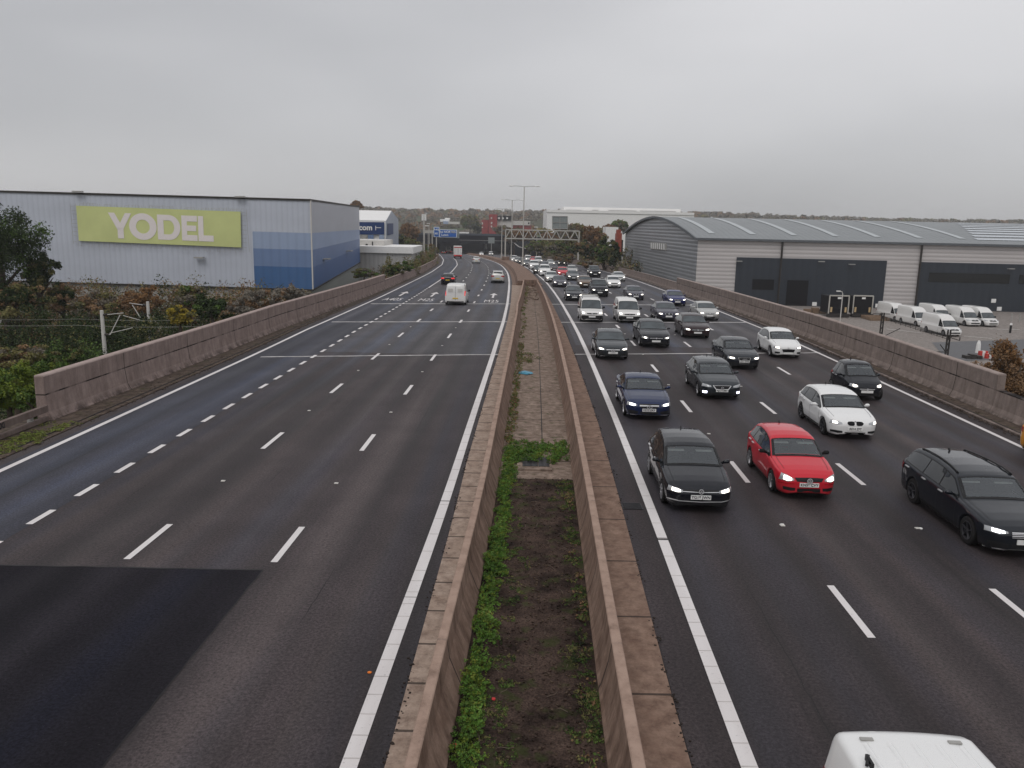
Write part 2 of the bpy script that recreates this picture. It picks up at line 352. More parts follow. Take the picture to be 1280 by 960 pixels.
def paint(name, col, metal=.0, rough=.42, coat=.85):
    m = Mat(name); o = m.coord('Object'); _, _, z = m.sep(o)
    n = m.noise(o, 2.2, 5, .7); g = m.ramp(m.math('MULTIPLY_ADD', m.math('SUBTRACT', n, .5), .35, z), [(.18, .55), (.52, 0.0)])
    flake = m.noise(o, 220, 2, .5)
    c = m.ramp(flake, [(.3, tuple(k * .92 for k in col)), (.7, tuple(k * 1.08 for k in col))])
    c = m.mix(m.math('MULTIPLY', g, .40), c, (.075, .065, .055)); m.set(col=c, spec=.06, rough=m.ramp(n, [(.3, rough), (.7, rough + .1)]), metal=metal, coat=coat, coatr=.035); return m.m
PC = dict(black=((.0035, .0050, .0095), .0), darkgrey=((.022, .028, .034), .35), red=((.56, .014, .030), 0), white=((.78, .78, .77), 0), vanwhite=((.72, .71, .69), 0),
          blue=((.007, .018, .068), .3), brightblue=((.007, .014, .11), .3), silver=((.50, .50, .48), .6), grey=((.16, .165, .17), .6), purple=((.04, .038, .062), .4), maroon=((.020, .006, .008), .3),
          charcoal=((.009, .012, .018), .25), palesil=((.60, .61, .60), .4), orange=((.72, .30, .03), 0), beige=((.42, .38, .33), .3), bronze=((.15, .10, .07), .5))
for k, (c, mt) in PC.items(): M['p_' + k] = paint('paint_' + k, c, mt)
def leaf_mat(name, a, b, c3):
    m = Mat(name); o = m.coord('Object'); n = m.noise(o, 1.1, 4, .7); n2 = m.noise(o, 9, 2)
    c = m.ramp(n, [(.30, a), (.52, b), (.72, c3)]); c = m.mix(.5, c, m.ramp(n2, [(.3, .6), (.7, 1.35)]), 'MULTIPLY')
    m.set(col=c, rough=.8, spec=.08); return m.m
M['lf_dark'] = leaf_mat('leaves_dark_green', (0.0188, 0.0293, 0.0142), (0.0347, 0.0528, 0.0198), (0.0629, 0.0761, 0.0282))
M['lf_green'] = leaf_mat('leaves_green', (0.0471, 0.0864, 0.0251), (0.0864, 0.1413, 0.0345), (0.1335, 0.1884, 0.0471))
M['lf_lime'] = leaf_mat('leaves_lime', (0.0837, 0.1239, 0.0203), (0.1446, 0.1891, 0.0319), (0.2434, 0.2478, 0.0580))
M['lf_yellow'] = leaf_mat('leaves_yellow', (0.1449, 0.1233, 0.0216), (0.3188, 0.2463, 0.0361), (0.4927, 0.3622, 0.0580))
M['lf_brown'] = leaf_mat('leaves_brown', (0.1135, 0.0755, 0.0467), (0.2143, 0.1310, 0.0725), (0.3151, 0.2016, 0.1088))
M['lf_orange'] = leaf_mat('leaves_orange', (0.1142, 0.0631, 0.0314), (0.2058, 0.1113, 0.0493), (0.3047, 0.1763, 0.0788))
M['lf_olive'] = leaf_mat('leaves_olive', (0.0960, 0.0943, 0.0371), (0.1643, 0.1510, 0.0602), (0.2400, 0.2124, 0.0926))
M['lf_grey'] = leaf_mat('twigs_greybrown', (0.1089, 0.0950, 0.0752), (0.1881, 0.1643, 0.1307), (0.2970, 0.2673, 0.2178))
M['lf_pale'] = leaf_mat('pale_twigs', (0.1365, 0.1208, 0.0998), (0.2100, 0.1890, 0.1575), (0.3150, 0.2835, 0.2415))
M['lf_forest'] = leaf_mat('far_wood', (0.0733, 0.0647, 0.0467), (0.1337, 0.1122, 0.0794), (0.2048, 0.1682, 0.1216))
M['lf_weed'] = leaf_mat('weeds', (0.0520, 0.1065, 0.0236), (0.1040, 0.2034, 0.0378), (0.1949, 0.3196, 0.0709))
M['lf_grass'] = leaf_mat('verge_grass', (0.1127, 0.1536, 0.0328), (0.1843, 0.2252, 0.0532), (0.2662, 0.2867, 0.0922))

def clear_glass():
    m = Mat('clear_car_glass'); m.nt.nodes.clear(); out = m.n('ShaderNodeOutputMaterial'); t = m.n('ShaderNodeBsdfTransparent'); t.inputs[0].default_value = (.80, .86, .86, 1)
    g = m.n('ShaderNodeBsdfGlossy'); g.inputs['Roughness'].default_value = .03; g.inputs['Color'].default_value = (.9, .95, 1, 1)
    d = m.n('ShaderNodeBsdfDiffuse'); d.inputs[0].default_value = (.10, .11, .11, 1)
    f = m.n('ShaderNodeFresnel'); f.inputs['IOR'].default_value = 1.55; k = m.math('MULTIPLY_ADD', f.outputs[0], 1.1, .05)
    a = m.n('ShaderNodeMixShader'); a.inputs[0].default_value = .10; m.nt.links.new(t.outputs[0], a.inputs[1]); m.nt.links.new(d.outputs[0], a.inputs[2])
    b = m.n('ShaderNodeMixShader'); m.nt.links.new(k, b.inputs[0]); m.nt.links.new(a.outputs[0], b.inputs[1]); m.nt.links.new(g.outputs[0], b.inputs[2]); m.nt.links.new(b.outputs[0], out.inputs['Surface'])
    return m.m
M['clear'] = clear_glass()
M['seat'] = simple('car_seat_cloth', (.10, .10, .105), .9)
M['headlining'] = simple('car_trim_grey', (.45, .45, .43), .9)
# ------------------------------------------------------------------ the ground and the hills
def TZ(x, D):
    b = float(np.interp(D, [-100, 120, 300, 430, 520, 600, 700, 900, 1250, 1700, 4000], [-6.6, -6.6, -8.5, -11.0, -8, -4.5, -1, 6, 19, 26, 26]))
    if D > 420:
        w = min(1, (D - 420) / 400)
        b += w * 5.0 * mnoise.noise(Vector((x * .0035, D * .003, .3))) * 1.6
        b += w * float(np.interp(x / D, [-.6, -.22, -.12, .0, .06, .12, .3, .6], [0, 3, -1.5, 1, 6, 1, 1.5, 0])) * min(1, D / 1200)
    return b
ys = [-60, -20, 20, 60, 100, 140, 180, 220, 260, 300, 340, 380, 420, 450, 480, 510, 540, 570, 600, 640, 680, 720, 780, 850, 930, 1020, 1120, 1240, 1380, 1550, 1800, 2200]
xs_ = sorted(set([s * v for s in (-1, 1) for v in (0, 30, 60, 100, 150, 210, 280, 360, 450, 560, 700, 860, 1050, 1300, 1700)]))
vv = [(x, y, TZ(x, y)) for y in ys for x in xs_]; nx = len(xs_)
ff = [(j * nx + i, j * nx + i + 1, (j + 1) * nx + i + 1, (j + 1) * nx + i) for j in range(len(ys) - 1) for i in range(nx - 1)]
tag(mesh_obj('ground', vv, ff, M['terrain'], smooth=True), kind='structure')

def Drange(D0, D1):
    out = [D0]; D = D0
    while D < D1 - .01:
        D = min(D1, D + (1.0 if D < 60 else 2.0 if D < 150 else 4.0)); out.append(D)
    return out
def strip(name, cl, cr, D0, D1, dz, mat, uref, parent=None, nx=1):
    v = []; f = []; uv = []
    Ds = Drange(D0, D1)
    for D in Ds:
        a, b, r0 = cl(D), cr(D), uref(D)
        for i in range(nx + 1):
            x = a + (b - a) * i / nx; v.append((x, D, ZR(D) + dz)); uv.append((x - r0, D))
    n = nx + 1
    for j in range(len(Ds) - 1):
        for i in range(nx): f.append((j * n + i, j * n + i + 1, (j + 1) * n + i + 1, (j + 1) * n + i))
    return mesh_obj(name, v, f, mat, parent, uvs=uv)
def struct(o): o['kind'] = 'structure'; return o
struct(strip('road', off(cLL, -.75), off(cLR, .95), -12, 640, 0, M['asph_l'], cLR, nx=4))
struct(strip('road', off(cR0, -1.5), off(cR4, .75), -12, 640, 0, M['asph_r'], cR0, nx=4))
struct(strip('lane_surface', off(cLL, -.3), off(lane('L1'), .05), 16.15, 640, .004, M['asph_lane1'], cLR))
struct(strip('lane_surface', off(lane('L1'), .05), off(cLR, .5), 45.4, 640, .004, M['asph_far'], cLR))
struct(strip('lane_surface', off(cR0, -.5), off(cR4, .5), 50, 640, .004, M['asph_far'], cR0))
rp_ = random.Random(2); pv_ = []; pf_ = []; pu_ = []; Dp = [-12 + .22 * i for i in range(129)]; Dp = [d for d in Dp if d < 16.0] + [16.12]
for D in Dp:
    a = cLL(D) - .6; b = lane('L3')(D) - .10 + rp_.uniform(-.007, .007); n_ = 24
    for i in range(n_ + 1): dd = D + (rp_.uniform(-.02, .02) if D > 16.0 else 0) + (.35 * (i / n_ - .5) * .2 if D > 16 else 0); x = a + (b - a) * i / n_; pv_.append((x, dd, .006)); pu_.append((x - cLR(D), dd))
for j in range(len(Dp) - 1):
    for i in range(24): pf_.append((j * 25 + i, j * 25 + i + 1, (j + 1) * 25 + i + 1, (j + 1) * 25 + i))
struct(mesh_obj('resurfaced_road', pv_, pf_, M['asph_patch'], uvs=pu_))
sl_v = []; sl_f = []
for j in range(len(Dp)): p_ = pv_[j * 25 + 24]; w_ = rp_.uniform(.008, .018); sl_v += [(p_[0] - w_, p_[1], .0085), (p_[0] + w_ * .6, p_[1], .0085)]
n0_ = len(Dp)
for j in range(n0_ - 1): sl_f.append((2 * j, 2 * j + 1, 2 * j + 3, 2 * j + 2))
k0_ = len(sl_v)
for i in range(25): p_ = pv_[(n0_ - 1) * 25 + i]; w_ = rp_.uniform(.01, .03); sl_v += [(p_[0], p_[1] - w_, .0087), (p_[0], p_[1] + w_, .0087)]
for i in range(24): sl_f.append((k0_ + 2 * i, k0_ + 2 * i + 2, k0_ + 2 * i + 3, k0_ + 2 * i + 1))
struct(mesh_obj('sealed_joint', sl_v, sl_f, simple('joint_bitumen', (.010, .009, .010), .5)))
# median trough floor
struct(strip('soil_bed', off(cLR, 1.30), off(cR0, -1.93), -12, 22.9, -.03, M['soil'], cLR, nx=3))
struct(strip('trough_floor', off(cLR, 1.2), off(cR0, -1.9), 22.9, 108, -.02, M['conc_floor'], cLR, nx=3))
# verges
def oL(D): return float(np.interp(D, [0, 28, 54, 64, 94, 200, 430], [2.1, 1.95, 1.7, 1.55, 1.2, 1.3, 1.5]))
def oR(D): return float(np.interp(D, [0, 45, 60, 90, 430], [1.75, 1.7, 1.5, 1.3, 1.5]))
struct(strip('verge', lambda D: cLL(D) - oL(D) - (1.6 if D < 29 else .1), off(cLL, -.7), -12, 520, .03, M['verge'], cLL, nx=2))
struct(strip('verge', off(cR4, .7), lambda D: cR4(D) + oR(D) + .1, -12, 520, .03, M['verge'], cR4, nx=2))
# ------------------------------------------------------------------ painted lines
marks_v, marks_f, marks_uv = [], [], []
def mark_strip(c, w, D0, D1, dz=.010, step=None):
    Ds = Drange(D0, D1) if D1 - D0 > 3 else [D0, D1]
    n0 = len(marks_v)
    for D in Ds:
        x = c(D); marks_v.extend([(x - w / 2, D, ZR(D) + dz), (x + w / 2, D, ZR(D) + dz)]); marks_uv.extend([(0, D), (w, D)])
    for j in range(len(Ds) - 1): marks_f.append((n0 + 2 * j, n0 + 2 * j + 1, n0 + 2 * j + 3, n0 + 2 * j + 2))
mark_strip(cLR, .24, -12, 15.0); mark_strip(cLR, .24, 15.02, 20.7); mark_strip(cLR, .24, 20.75, 600); mark_strip(cLL, .19, -12, 600)
mark_strip(cR0, .24, -12, 18.28); mark_strip(cR0, .24, 18.42, 600); mark_strip(cR4, .19, -12, 600)
for n in ('L2', 'L3'):
    for k in range(0, 62):
        D = 17.6 + 8.85 * k; mark_strip(lane(n), .15 if D < 60 else .18, D - 1.05, D + 1.05)
for k in range(0, 40):
    D = 16.9 + 2.06 * k; mark_strip(lane('L1'), .17, D - .5, D + .5)
mark_strip(lane('L1'), .18, 99, 260)
for n in ('R1', 'R2', 'R3'):
    for k in range(-1, 60):
        D = 14.85 + 9.12 * k; mark_strip(lane(n), .15 if D < 60 else .18, D - 1.1, D + 1.1)
struct(mesh_obj('lane_markings', marks_v, marks_f, M['paint'], uvs=marks_uv))
# rib ticks across the thick edge lines
rb = MB()
for c in (cLR, cR0):
    D = 9.0
    while D < 34:
        x = c(D); rb.box(x - .115, x + .115, D - .009, D + .009, .0105, .0155); D += .52 if D < 16 else 1.04
struct(rb.build('edge_line_ribs', simple('rib_dirt', (.52, .49, .475), .7)))
# road text and arrows
def road_poly(name, shapes, cx_fn, D0, mat):
    v = []; f = []
    for sh in shapes:
        n0 = len(v)
        for (x, y) in sh: v.append((cx_fn(D0 + y) + x, D0 + y, ZR(D0 + y) + .011))
        f.append(tuple(range(n0, n0 + len(sh))))
    return v, f
V, Fc = [], []
def addp(shapes, cfn, D0):
    v, f = road_poly('', shapes, cfn, D0, None); n = len(V); V.extend(v); Fc.extend([tuple(i + n for i in q) for q in f])
def mid(a, b): return lambda D: (a(D) + b(D)) / 2
lanes_l = [mid(cLL, lane('L1')), mid(lane('L1'), lane('L2')), mid(lane('L2'), lane('L3')), mid(lane('L3'), cLR)]
arrow = [[(-.11, 0), (.11, 0), (.11, 4.0), (-.11, 4.0)], [(-.46, 4.0), (.46, 4.0), (0, 6.6)]]
for c in lanes_l: addp(arrow, c, 85.5)
for i, c in enumerate(lanes_l):
    me = text_mesh('A405' if i == 0 else 'M25', 1.0, 0, .0); n = len(V)
    for vt in me.vertices:
        x, y = vt.co.x * .86, vt.co.y * 4.4; D = 81.0 + y; V.append((c(D) + x, D, ZR(D) + .011))
    Fc.extend([tuple(j + n for j in p.vertices) for p in me.polygons])
struct(mesh_obj('road_lettering', V, Fc, M['paint'], uvs=[(v[0], v[1]) for v in V]))
# transverse joints
def joint(x0, D0, x1, D1, w=.22):
    n = 14; v = []; f = []
    for i in range(n + 1):
        t = i / n; x = x0 + (x1 - x0) * t; D = D0 + (D1 - D0) * t + .03 * math.sin(i * 2.3); z = ZR(D) + .0075
        v += [(x, D - w / 2, z), (x, D + w / 2, z)]
    for i in range(n): f.append((2 * i, 2 * i + 2, 2 * i + 3, 2 * i + 1))
    struct(mesh_obj('expansion_joint', v, f, M['joint']))
joint(-13.6, 43.2, -.25, 45.8, .26); joint(-13.4, 59.6, -.1, 62.3, .38); joint(-13.3, 75.5, .1, 78.6, .50)
joint(3.0, 46.2, 18.7, 48.9, .26); joint(3.1, 62.5, 18.9, 65.5, .38); joint(3.3, 79.0, 19.0, 81.6, .50)
# ------------------------------------------------------------------ concrete barriers swept along the road
def sweep(name, c, prof, D0, D1, mat, parent=None, side=1, seg=None):
    v = []; f = []; uv = []; Ds = Drange(D0, D1); n = len(prof)
    for D in Ds:
        for (o, z) in prof: v.append((c(D) + side * o, D, ZR(D) + z)); uv.append((z, D))
    for j in range(len(Ds) - 1):
        for i in range(n - 1): f.append((j * n + i, j * n + i + 1, (j + 1) * n + i + 1, (j + 1) * n + i))
    f.append(tuple(range(n))); f.append(tuple(range((len(Ds) - 1) * n, len(Ds) * n))[::-1])
    return mesh_obj(name, v, f, mat, parent, uvs=uv)
mo = lambda D: float(np.interp(D, [70, 106], [0, .85]))
cML = lambda D: cLR(D) + mo(D)
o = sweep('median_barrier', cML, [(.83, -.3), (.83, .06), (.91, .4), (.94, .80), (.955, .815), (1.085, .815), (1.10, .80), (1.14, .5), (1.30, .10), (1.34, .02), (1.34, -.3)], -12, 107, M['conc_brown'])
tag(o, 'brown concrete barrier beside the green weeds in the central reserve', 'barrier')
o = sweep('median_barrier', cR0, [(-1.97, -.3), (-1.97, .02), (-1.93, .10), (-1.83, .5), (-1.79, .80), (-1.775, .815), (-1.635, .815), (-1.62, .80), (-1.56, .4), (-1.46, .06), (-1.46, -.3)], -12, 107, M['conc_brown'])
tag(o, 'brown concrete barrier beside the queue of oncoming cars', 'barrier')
struct(strip('concrete_apron', lambda D: cLR(D) + float(np.interp(D, [10, 24, 120], [.50, .28, .35])), lambda D: cML(D) + .825, -12, 107, .05, M['conc_pale'], cLR))
struct(strip('concrete_apron', off(cR0, -1.455), lambda D: cR0(D) - float(np.interp(D, [12, 30, 60, 120], [.82, .74, .9, 1.2])), -12, 107, .05, M['conc_pale_r'], cR0))
o = sweep('median_slab', lambda D: (cLR(D) + cR0(D)) / 2, [(0, -.2)], 107, 108, M['conc_brown']) if False else None
v = []; f = []; uv = []; Ds = Drange(107.02, 430)
for D in Ds:
    a = cLR(D) + .4; b = cR0(D) - .9
    for k, (x, z) in enumerate([(a, -.2), (a, .06), (a + .5, .10), (a + .7, .62), (b - .45, .62), (b - .25, .10), (b, .06), (b, -.2)]):
        v.append((x, D, ZR(D) + z)); uv.append((z, D))
for j in range(len(Ds) - 1):
    for i in range(7): f.append((j * 8 + i, j * 8 + i + 1, (j + 1) * 8 + i + 1, (j + 1) * 8 + i))
f.append(tuple(range(8)))
struct(mesh_obj('median_slab', v, f, M['conc_brown'], uvs=uv))
# cross wall that closes the trough
m = MB(); m.box(cML(105.5) + 1.0, cR0(105.5) - 1.7, 105.2, 106.6, -.9, .25); m.bar((cML(104) + 1.3, 104.6, .35 - .6), (cR0(104) - 1.8, 104.6, .35 - .6), .12)
tag(m.build('end_wall', M['conc_brown']), 'short concrete cross wall closing the far end of the central trough', 'wall')
# parapets (left: tall, then low; right: low, tall, low)
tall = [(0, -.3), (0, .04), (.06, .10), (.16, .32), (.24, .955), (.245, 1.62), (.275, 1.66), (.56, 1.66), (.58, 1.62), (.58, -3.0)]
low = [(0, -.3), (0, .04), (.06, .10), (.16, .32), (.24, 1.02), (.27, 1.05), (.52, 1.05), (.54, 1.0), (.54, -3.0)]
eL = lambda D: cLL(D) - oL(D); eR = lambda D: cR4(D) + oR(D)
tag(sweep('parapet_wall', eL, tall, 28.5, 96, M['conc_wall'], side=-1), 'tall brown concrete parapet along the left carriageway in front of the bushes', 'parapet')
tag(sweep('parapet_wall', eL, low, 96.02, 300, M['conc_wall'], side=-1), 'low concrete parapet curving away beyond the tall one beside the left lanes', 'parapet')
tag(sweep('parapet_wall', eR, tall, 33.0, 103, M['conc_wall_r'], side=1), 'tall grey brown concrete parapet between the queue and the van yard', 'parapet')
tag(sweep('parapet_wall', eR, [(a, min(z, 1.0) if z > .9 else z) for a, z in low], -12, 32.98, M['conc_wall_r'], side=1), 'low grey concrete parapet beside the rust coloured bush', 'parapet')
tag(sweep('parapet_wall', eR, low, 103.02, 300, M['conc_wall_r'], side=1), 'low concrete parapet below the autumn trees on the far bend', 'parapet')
# thin drainage kerbs on both verges
struct(sweep('verge_kerb', off(cR4, .72), [(0, 0), (0, .09), (.14, .10), (.14, 0)], -12, 250, M['conc_wall_r']))
struct(sweep('verge_kerb', off(cLL, -.72), [(0, 0), (0, .035), (.10, .04), (.10, 0)], 20, 250, M['verge'], side=-1))
struct(sweep('drain_channel', off(cLL, -.95), [(0, .02), (0, .042), (.06, .042), (.06, .02)], 20, 200, M['dark'], side=-1))
struct(sweep('drain_channel', off(cR4, 1.02), [(0, .02), (0, .045), (.05, .045), (.05, .02)], -12, 200, M['dark']))
struct(strip('seam', lambda D: (cML(D) + cR0(D)) / 2 - .12, lambda D: (cML(D) + cR0(D)) / 2 - .09, 26.5, 104, -.012, M['dark'], cLR))
struct(sweep('seam', off(cR0, -.84), [(0, 0), (0, .035), (.035, .035), (.035, 0)], -12, 60, M['dark']))
# embankment skirts outside the walls
def skirt(e, s, D0, D1, w=7.0):
    v = []; f = []; Ds = Drange(D0, D1)
    for D in Ds: v += [(e(D) + s * .55, D, ZR(D) - .25), (e(D) + s * w, D, TZ(0, D) - .3)]
    for j in range(len(Ds) - 1): f.append((2 * j, 2 * j + 1, 2 * j + 3, 2 * j + 2))
    struct(mesh_obj('embankment', v, f, M['terrain']))
skirt(eL, -1, 60, 560); skirt(eR, 1, -12, 560, 5); 
v = []; f = []
for D in Drange(-12, 60): v += [(eL(D) - 1.5, D, -.02), (eL(D) - (9 if D < 30 else 7), D, -2.4 if D < 40 else -4.5)]
for j in range(len(v) // 2 - 1): f.append((2 * j, 2 * j + 1, 2 * j + 3, 2 * j + 2))
struct(mesh_obj('embankment', v, f, M['terrain']))
# near left guard rail
gr = empty('guard_rail', (0, 0, 0)); tag(gr, 'low pale rail on short posts left of the parapet end beside the grass patch', 'guard rail')
m = MB(); 
def gx(D): return eL(D) - .12
for z, h_ in ((.50, .24), (.14, .14)):
    for D in np.arange(14, 28.3, 1.3): m.bar((gx(D), D, z), (gx(min(D + 1.3, 28.4)), min(D + 1.3, 28.4), z), .16, h_)
m.build('rail', M['conc_wall'], gr)
for D in np.arange(14.5, 28.3, 2.6): m = MB(); m.box(gx(D) - .16, gx(D) - .02, D - .08, D + .08, -.1, .42); m.build('post', M['galv'], gr)
for body, px_, py_, sz in (('BT', 11, 541, .26), ('AXE', 27, 533, .27)):
    g_ = at_z(px_, py_, .5); D_ = g_.y; M_ = Matrix.Translation((gx(D_) + .085, D_, .49)) @ Matrix.Rotation(PI / 2, 4, 'Z') @ Matrix.Rotation(PI / 2, 4, 'X')
    text_obj('graffiti', body, sz, M['plate_t'], gr, M_, .001, .012)
# gutter grates and manhole
def grate(x, D, w, l, label):
    m = MB(); m.box(x - w / 2, x + w / 2, D - l / 2, D + l / 2, -.02, .012)
    for k in range(6): y = D - l / 2 + l * (k + .5) / 6; m.box(x - w / 2 + .04, x + w / 2 - .04, y - .02, y + .02, .012, .024)
    tag(m.build('drain_grate', M['manhole']), label, 'drain')
g = ground(790, 633); grate(g.x, g.y, .55, .5, 'dark iron gutter grate beside the solid line and black hatchback')
g = ground(671, 579)
m = MB(); m.box(g.x - .62, g.x + .45, g.y - .75, g.y + .75, -.05, .03); m2 = empty('manhole_cover', (0, 0, 0)); tag(m2, 'square iron manhole cover set in concrete between the weeds', 'manhole')
m.build('surround', M['conc_floor'], m2)
m = MB(); m.box(g.x - .45, g.x + .02, g.y - .45, g.y + .5, .03, .045); m.box(g.x + .04, g.x + .38, g.y - .45, g.y + .5, .03, .045)
for i in range(5):
    for j in range(7): xx = g.x - .40 + i * .18; yy = g.y - .38 + j * .14; m.box(xx, xx + .06, yy, yy + .05, .045, .052)
m.build('cover', M['manhole'], m2)
# reflective studs
st0 = None
def stud(x, D):
    global st0
    if st0 is None:
        m = MB(); m.box(-.055, .055, -.05, .05, 0, .016); m.box(-.035, .035, -.025, .025, .016, .024)
        st0 = m.build('road_stud', simple('stud_glass', (.62, .6, .56), .3)); o = st0
    else: o = st0.copy(); C.objects.link(o)
    o.location = (x, D, ZR(D) + .006); tag(o, 'small pale reflective stud between the painted dashes of a lane line', 'road stud', 'reflective road studs')
for n, base, mod in (('L2', 17.6, 8.85), ('L3', 17.6, 8.85), ('R1', 14.85, 9.12), ('R2', 14.85, 9.12)):
    for k in range(0, 5): D = base + mod * (k + .5); stud(lane(n)(D), D)
# litter
def litter(name, px, py, mat, s, label, cat, z=0.0):
    p = at_z(px, py, z); rnd = random.Random(px * 7 + py); m = MB(); bm = bmesh.new(); bmesh.ops.create_icosphere(bm, subdivisions=2, radius=1)
    for v_ in bm.verts: k = 1 + .45 * (mnoise.noise(v_.co * 2.1 + Vector((px, py, 0)))); v_.co = Vector((v_.co.x * s[0] * k, v_.co.y * s[1] * k, max(v_.co.z, -.5) * s[2] * k))
    me = bpy.data.meshes.new(name); bm.to_mesh(me); bm.free(); me.materials.append(mat); o = bpy.data.objects.new(name, me); C.objects.link(o); o.location = (p.x, p.y, z + s[2] * .4); o.rotation_euler = (0, 0, rnd.random() * 3)
    tag(o, label, cat); return o
litter('plastic_bag', 656, 467, M['bluebag'], (.34, .40, .08), 'crumpled blue plastic bag lying in the central trough', 'bag', -.02)
litter('can', 462, 841, M['orange'], (.04, .03, .02), 'crushed orange can on the road beside the thick white line', 'can')
litter('litter_scrap', 617, 874, M['redcloth'], (.035, .03, .02), 'red scrap among the weeds, the upper of two', 'litter', 0)
litter('litter_scrap', 570, 933, M['redcloth'], (.05, .045, .03), 'pinkish red scrap below the barrier at the foot of the weeds', 'litter', 0)
litter('paper_scrap', 977, 656, M['white'], (.07, .05, .02), 'white paper scrap on the road below the red hatchback', 'litter')
litter('paper_scrap', 1151, 661, M['white'], (.06, .05, .02), 'white paper scrap on the road behind the black estate car', 'litter')
# ------------------------------------------------------------------ foliage
def leaf_cloud(name, blobs, n, size, mats, parent=None, seed=0, flat=.0, loc=None):
    """many leaf faces gathered in clumps spread through each blob's volume; blobs = (cx,cy,cz,rx,ry,rz)"""
    r = np.random.RandomState(seed); cl = []; wts = []
    for (cx, cy_, cz, rx, ry, rz) in blobs:
        k = max(5, int(15 + 26 * min(1, rx * ry * rz / 30)))
        for _ in range(k):
            d = r.normal(size=3); d /= np.linalg.norm(d); q = r.uniform(.35, 1.0) ** .6
            c = np.array([cx, cy_, cz]) + d * np.array([rx, ry, rz]) * q
            s = r.uniform(.20, .44) * np.array([rx, ry, rz]) * (1.15 - .35 * q); cl.append((c, s)); wts.append(np.prod(s) ** .67)
    wts = np.array(wts); wts /= wts.sum(); idx = r.choice(len(cl), n, p=wts)
    cc = np.array([c for c, s in cl])[idx]; ss = np.array([s for c, s in cl])[idx]
    d = r.normal(size=(n, 3)); d /= np.linalg.norm(d, axis=1)[:, None]; rad = r.uniform(0, 1, n) ** .42
    rad = rad * (1 + .25 * r.normal(size=n) * (r.uniform(size=n) < .2))
    p = cc + d * ss * rad[:, None]
    nn = d * .6 + r.normal(size=(n, 3)) * .7 + np.array([0, 0, .35]); nn /= np.linalg.norm(nn, axis=1)[:, None]
    t = np.cross(nn, r.normal(size=(n, 3))); t /= np.linalg.norm(t, axis=1)[:, None] + 1e-9; b = np.cross(nn, t)
    s = size * r.uniform(.5, 1.35, n)[:, None]; e = r.uniform(.45, .8, n)[:, None]
    V = np.empty((n, 4, 3)); V[:, 0] = p - t * s; V[:, 1] = p - b * s * e; V[:, 2] = p + t * s; V[:, 3] = p + b * s * e
    V = V.reshape(-1, 3)
    me = bpy.data.meshes.new(name); me.vertices.add(4 * n); me.vertices.foreach_set('co', V.ravel())
    me.loops.add(4 * n); me.loops.foreach_set('vertex_index', np.arange(4 * n, dtype=np.int32))
    me.polygons.add(n); me.polygons.foreach_set('loop_start', np.arange(0, 4 * n, 4, dtype=np.int32)); 
    if not isinstance(mats, (list, tuple)): mats = [mats]
    for m_ in mats: me.materials.append(m_)
    # neighbouring clumps share a tone
    cm = r.randint(0, len(mats), len(cl)); mi = cm[idx]; sw = r.uniform(size=n) < .15; mi[sw] = r.randint(0, len(mats), sw.sum())
    me.polygons.foreach_set('material_index', mi.astype(np.int32)); me.update(calc_edges=True); me.validate()
    o = bpy.data.objects.new(name, me); C.objects.link(o)
    if parent: o.parent = parent
    if loc is not None: o.location = loc
    return o
MATS = dict(dark=['lf_dark', 'lf_dark', 'lf_olive'], green=['lf_green', 'lf_dark', 'lf_olive'], lime=['lf_lime', 'lf_green', 'lf_lime'], yellow=['lf_yellow', 'lf_yellow', 'lf_olive'], brown=['lf_brown', 'lf_grey', 'lf_olive'],
            orange=['lf_orange', 'lf_brown', 'lf_orange'], olive=['lf_olive', 'lf_olive', 'lf_green', 'lf_grey'], grey=['lf_grey', 'lf_pale', 'lf_pale', 'lf_brown'], mixed=['lf_olive', 'lf_brown', 'lf_dark', 'lf_dark'], weed=['lf_weed', 'lf_weed', 'lf_lime'],
            ivy=['lf_dark', 'lf_dark', 'lf_green', 'lf_dark'], bare=['lf_grey'], rust=['lf_orange', 'lf_brown', 'lf_brown'])
_seed = [11]
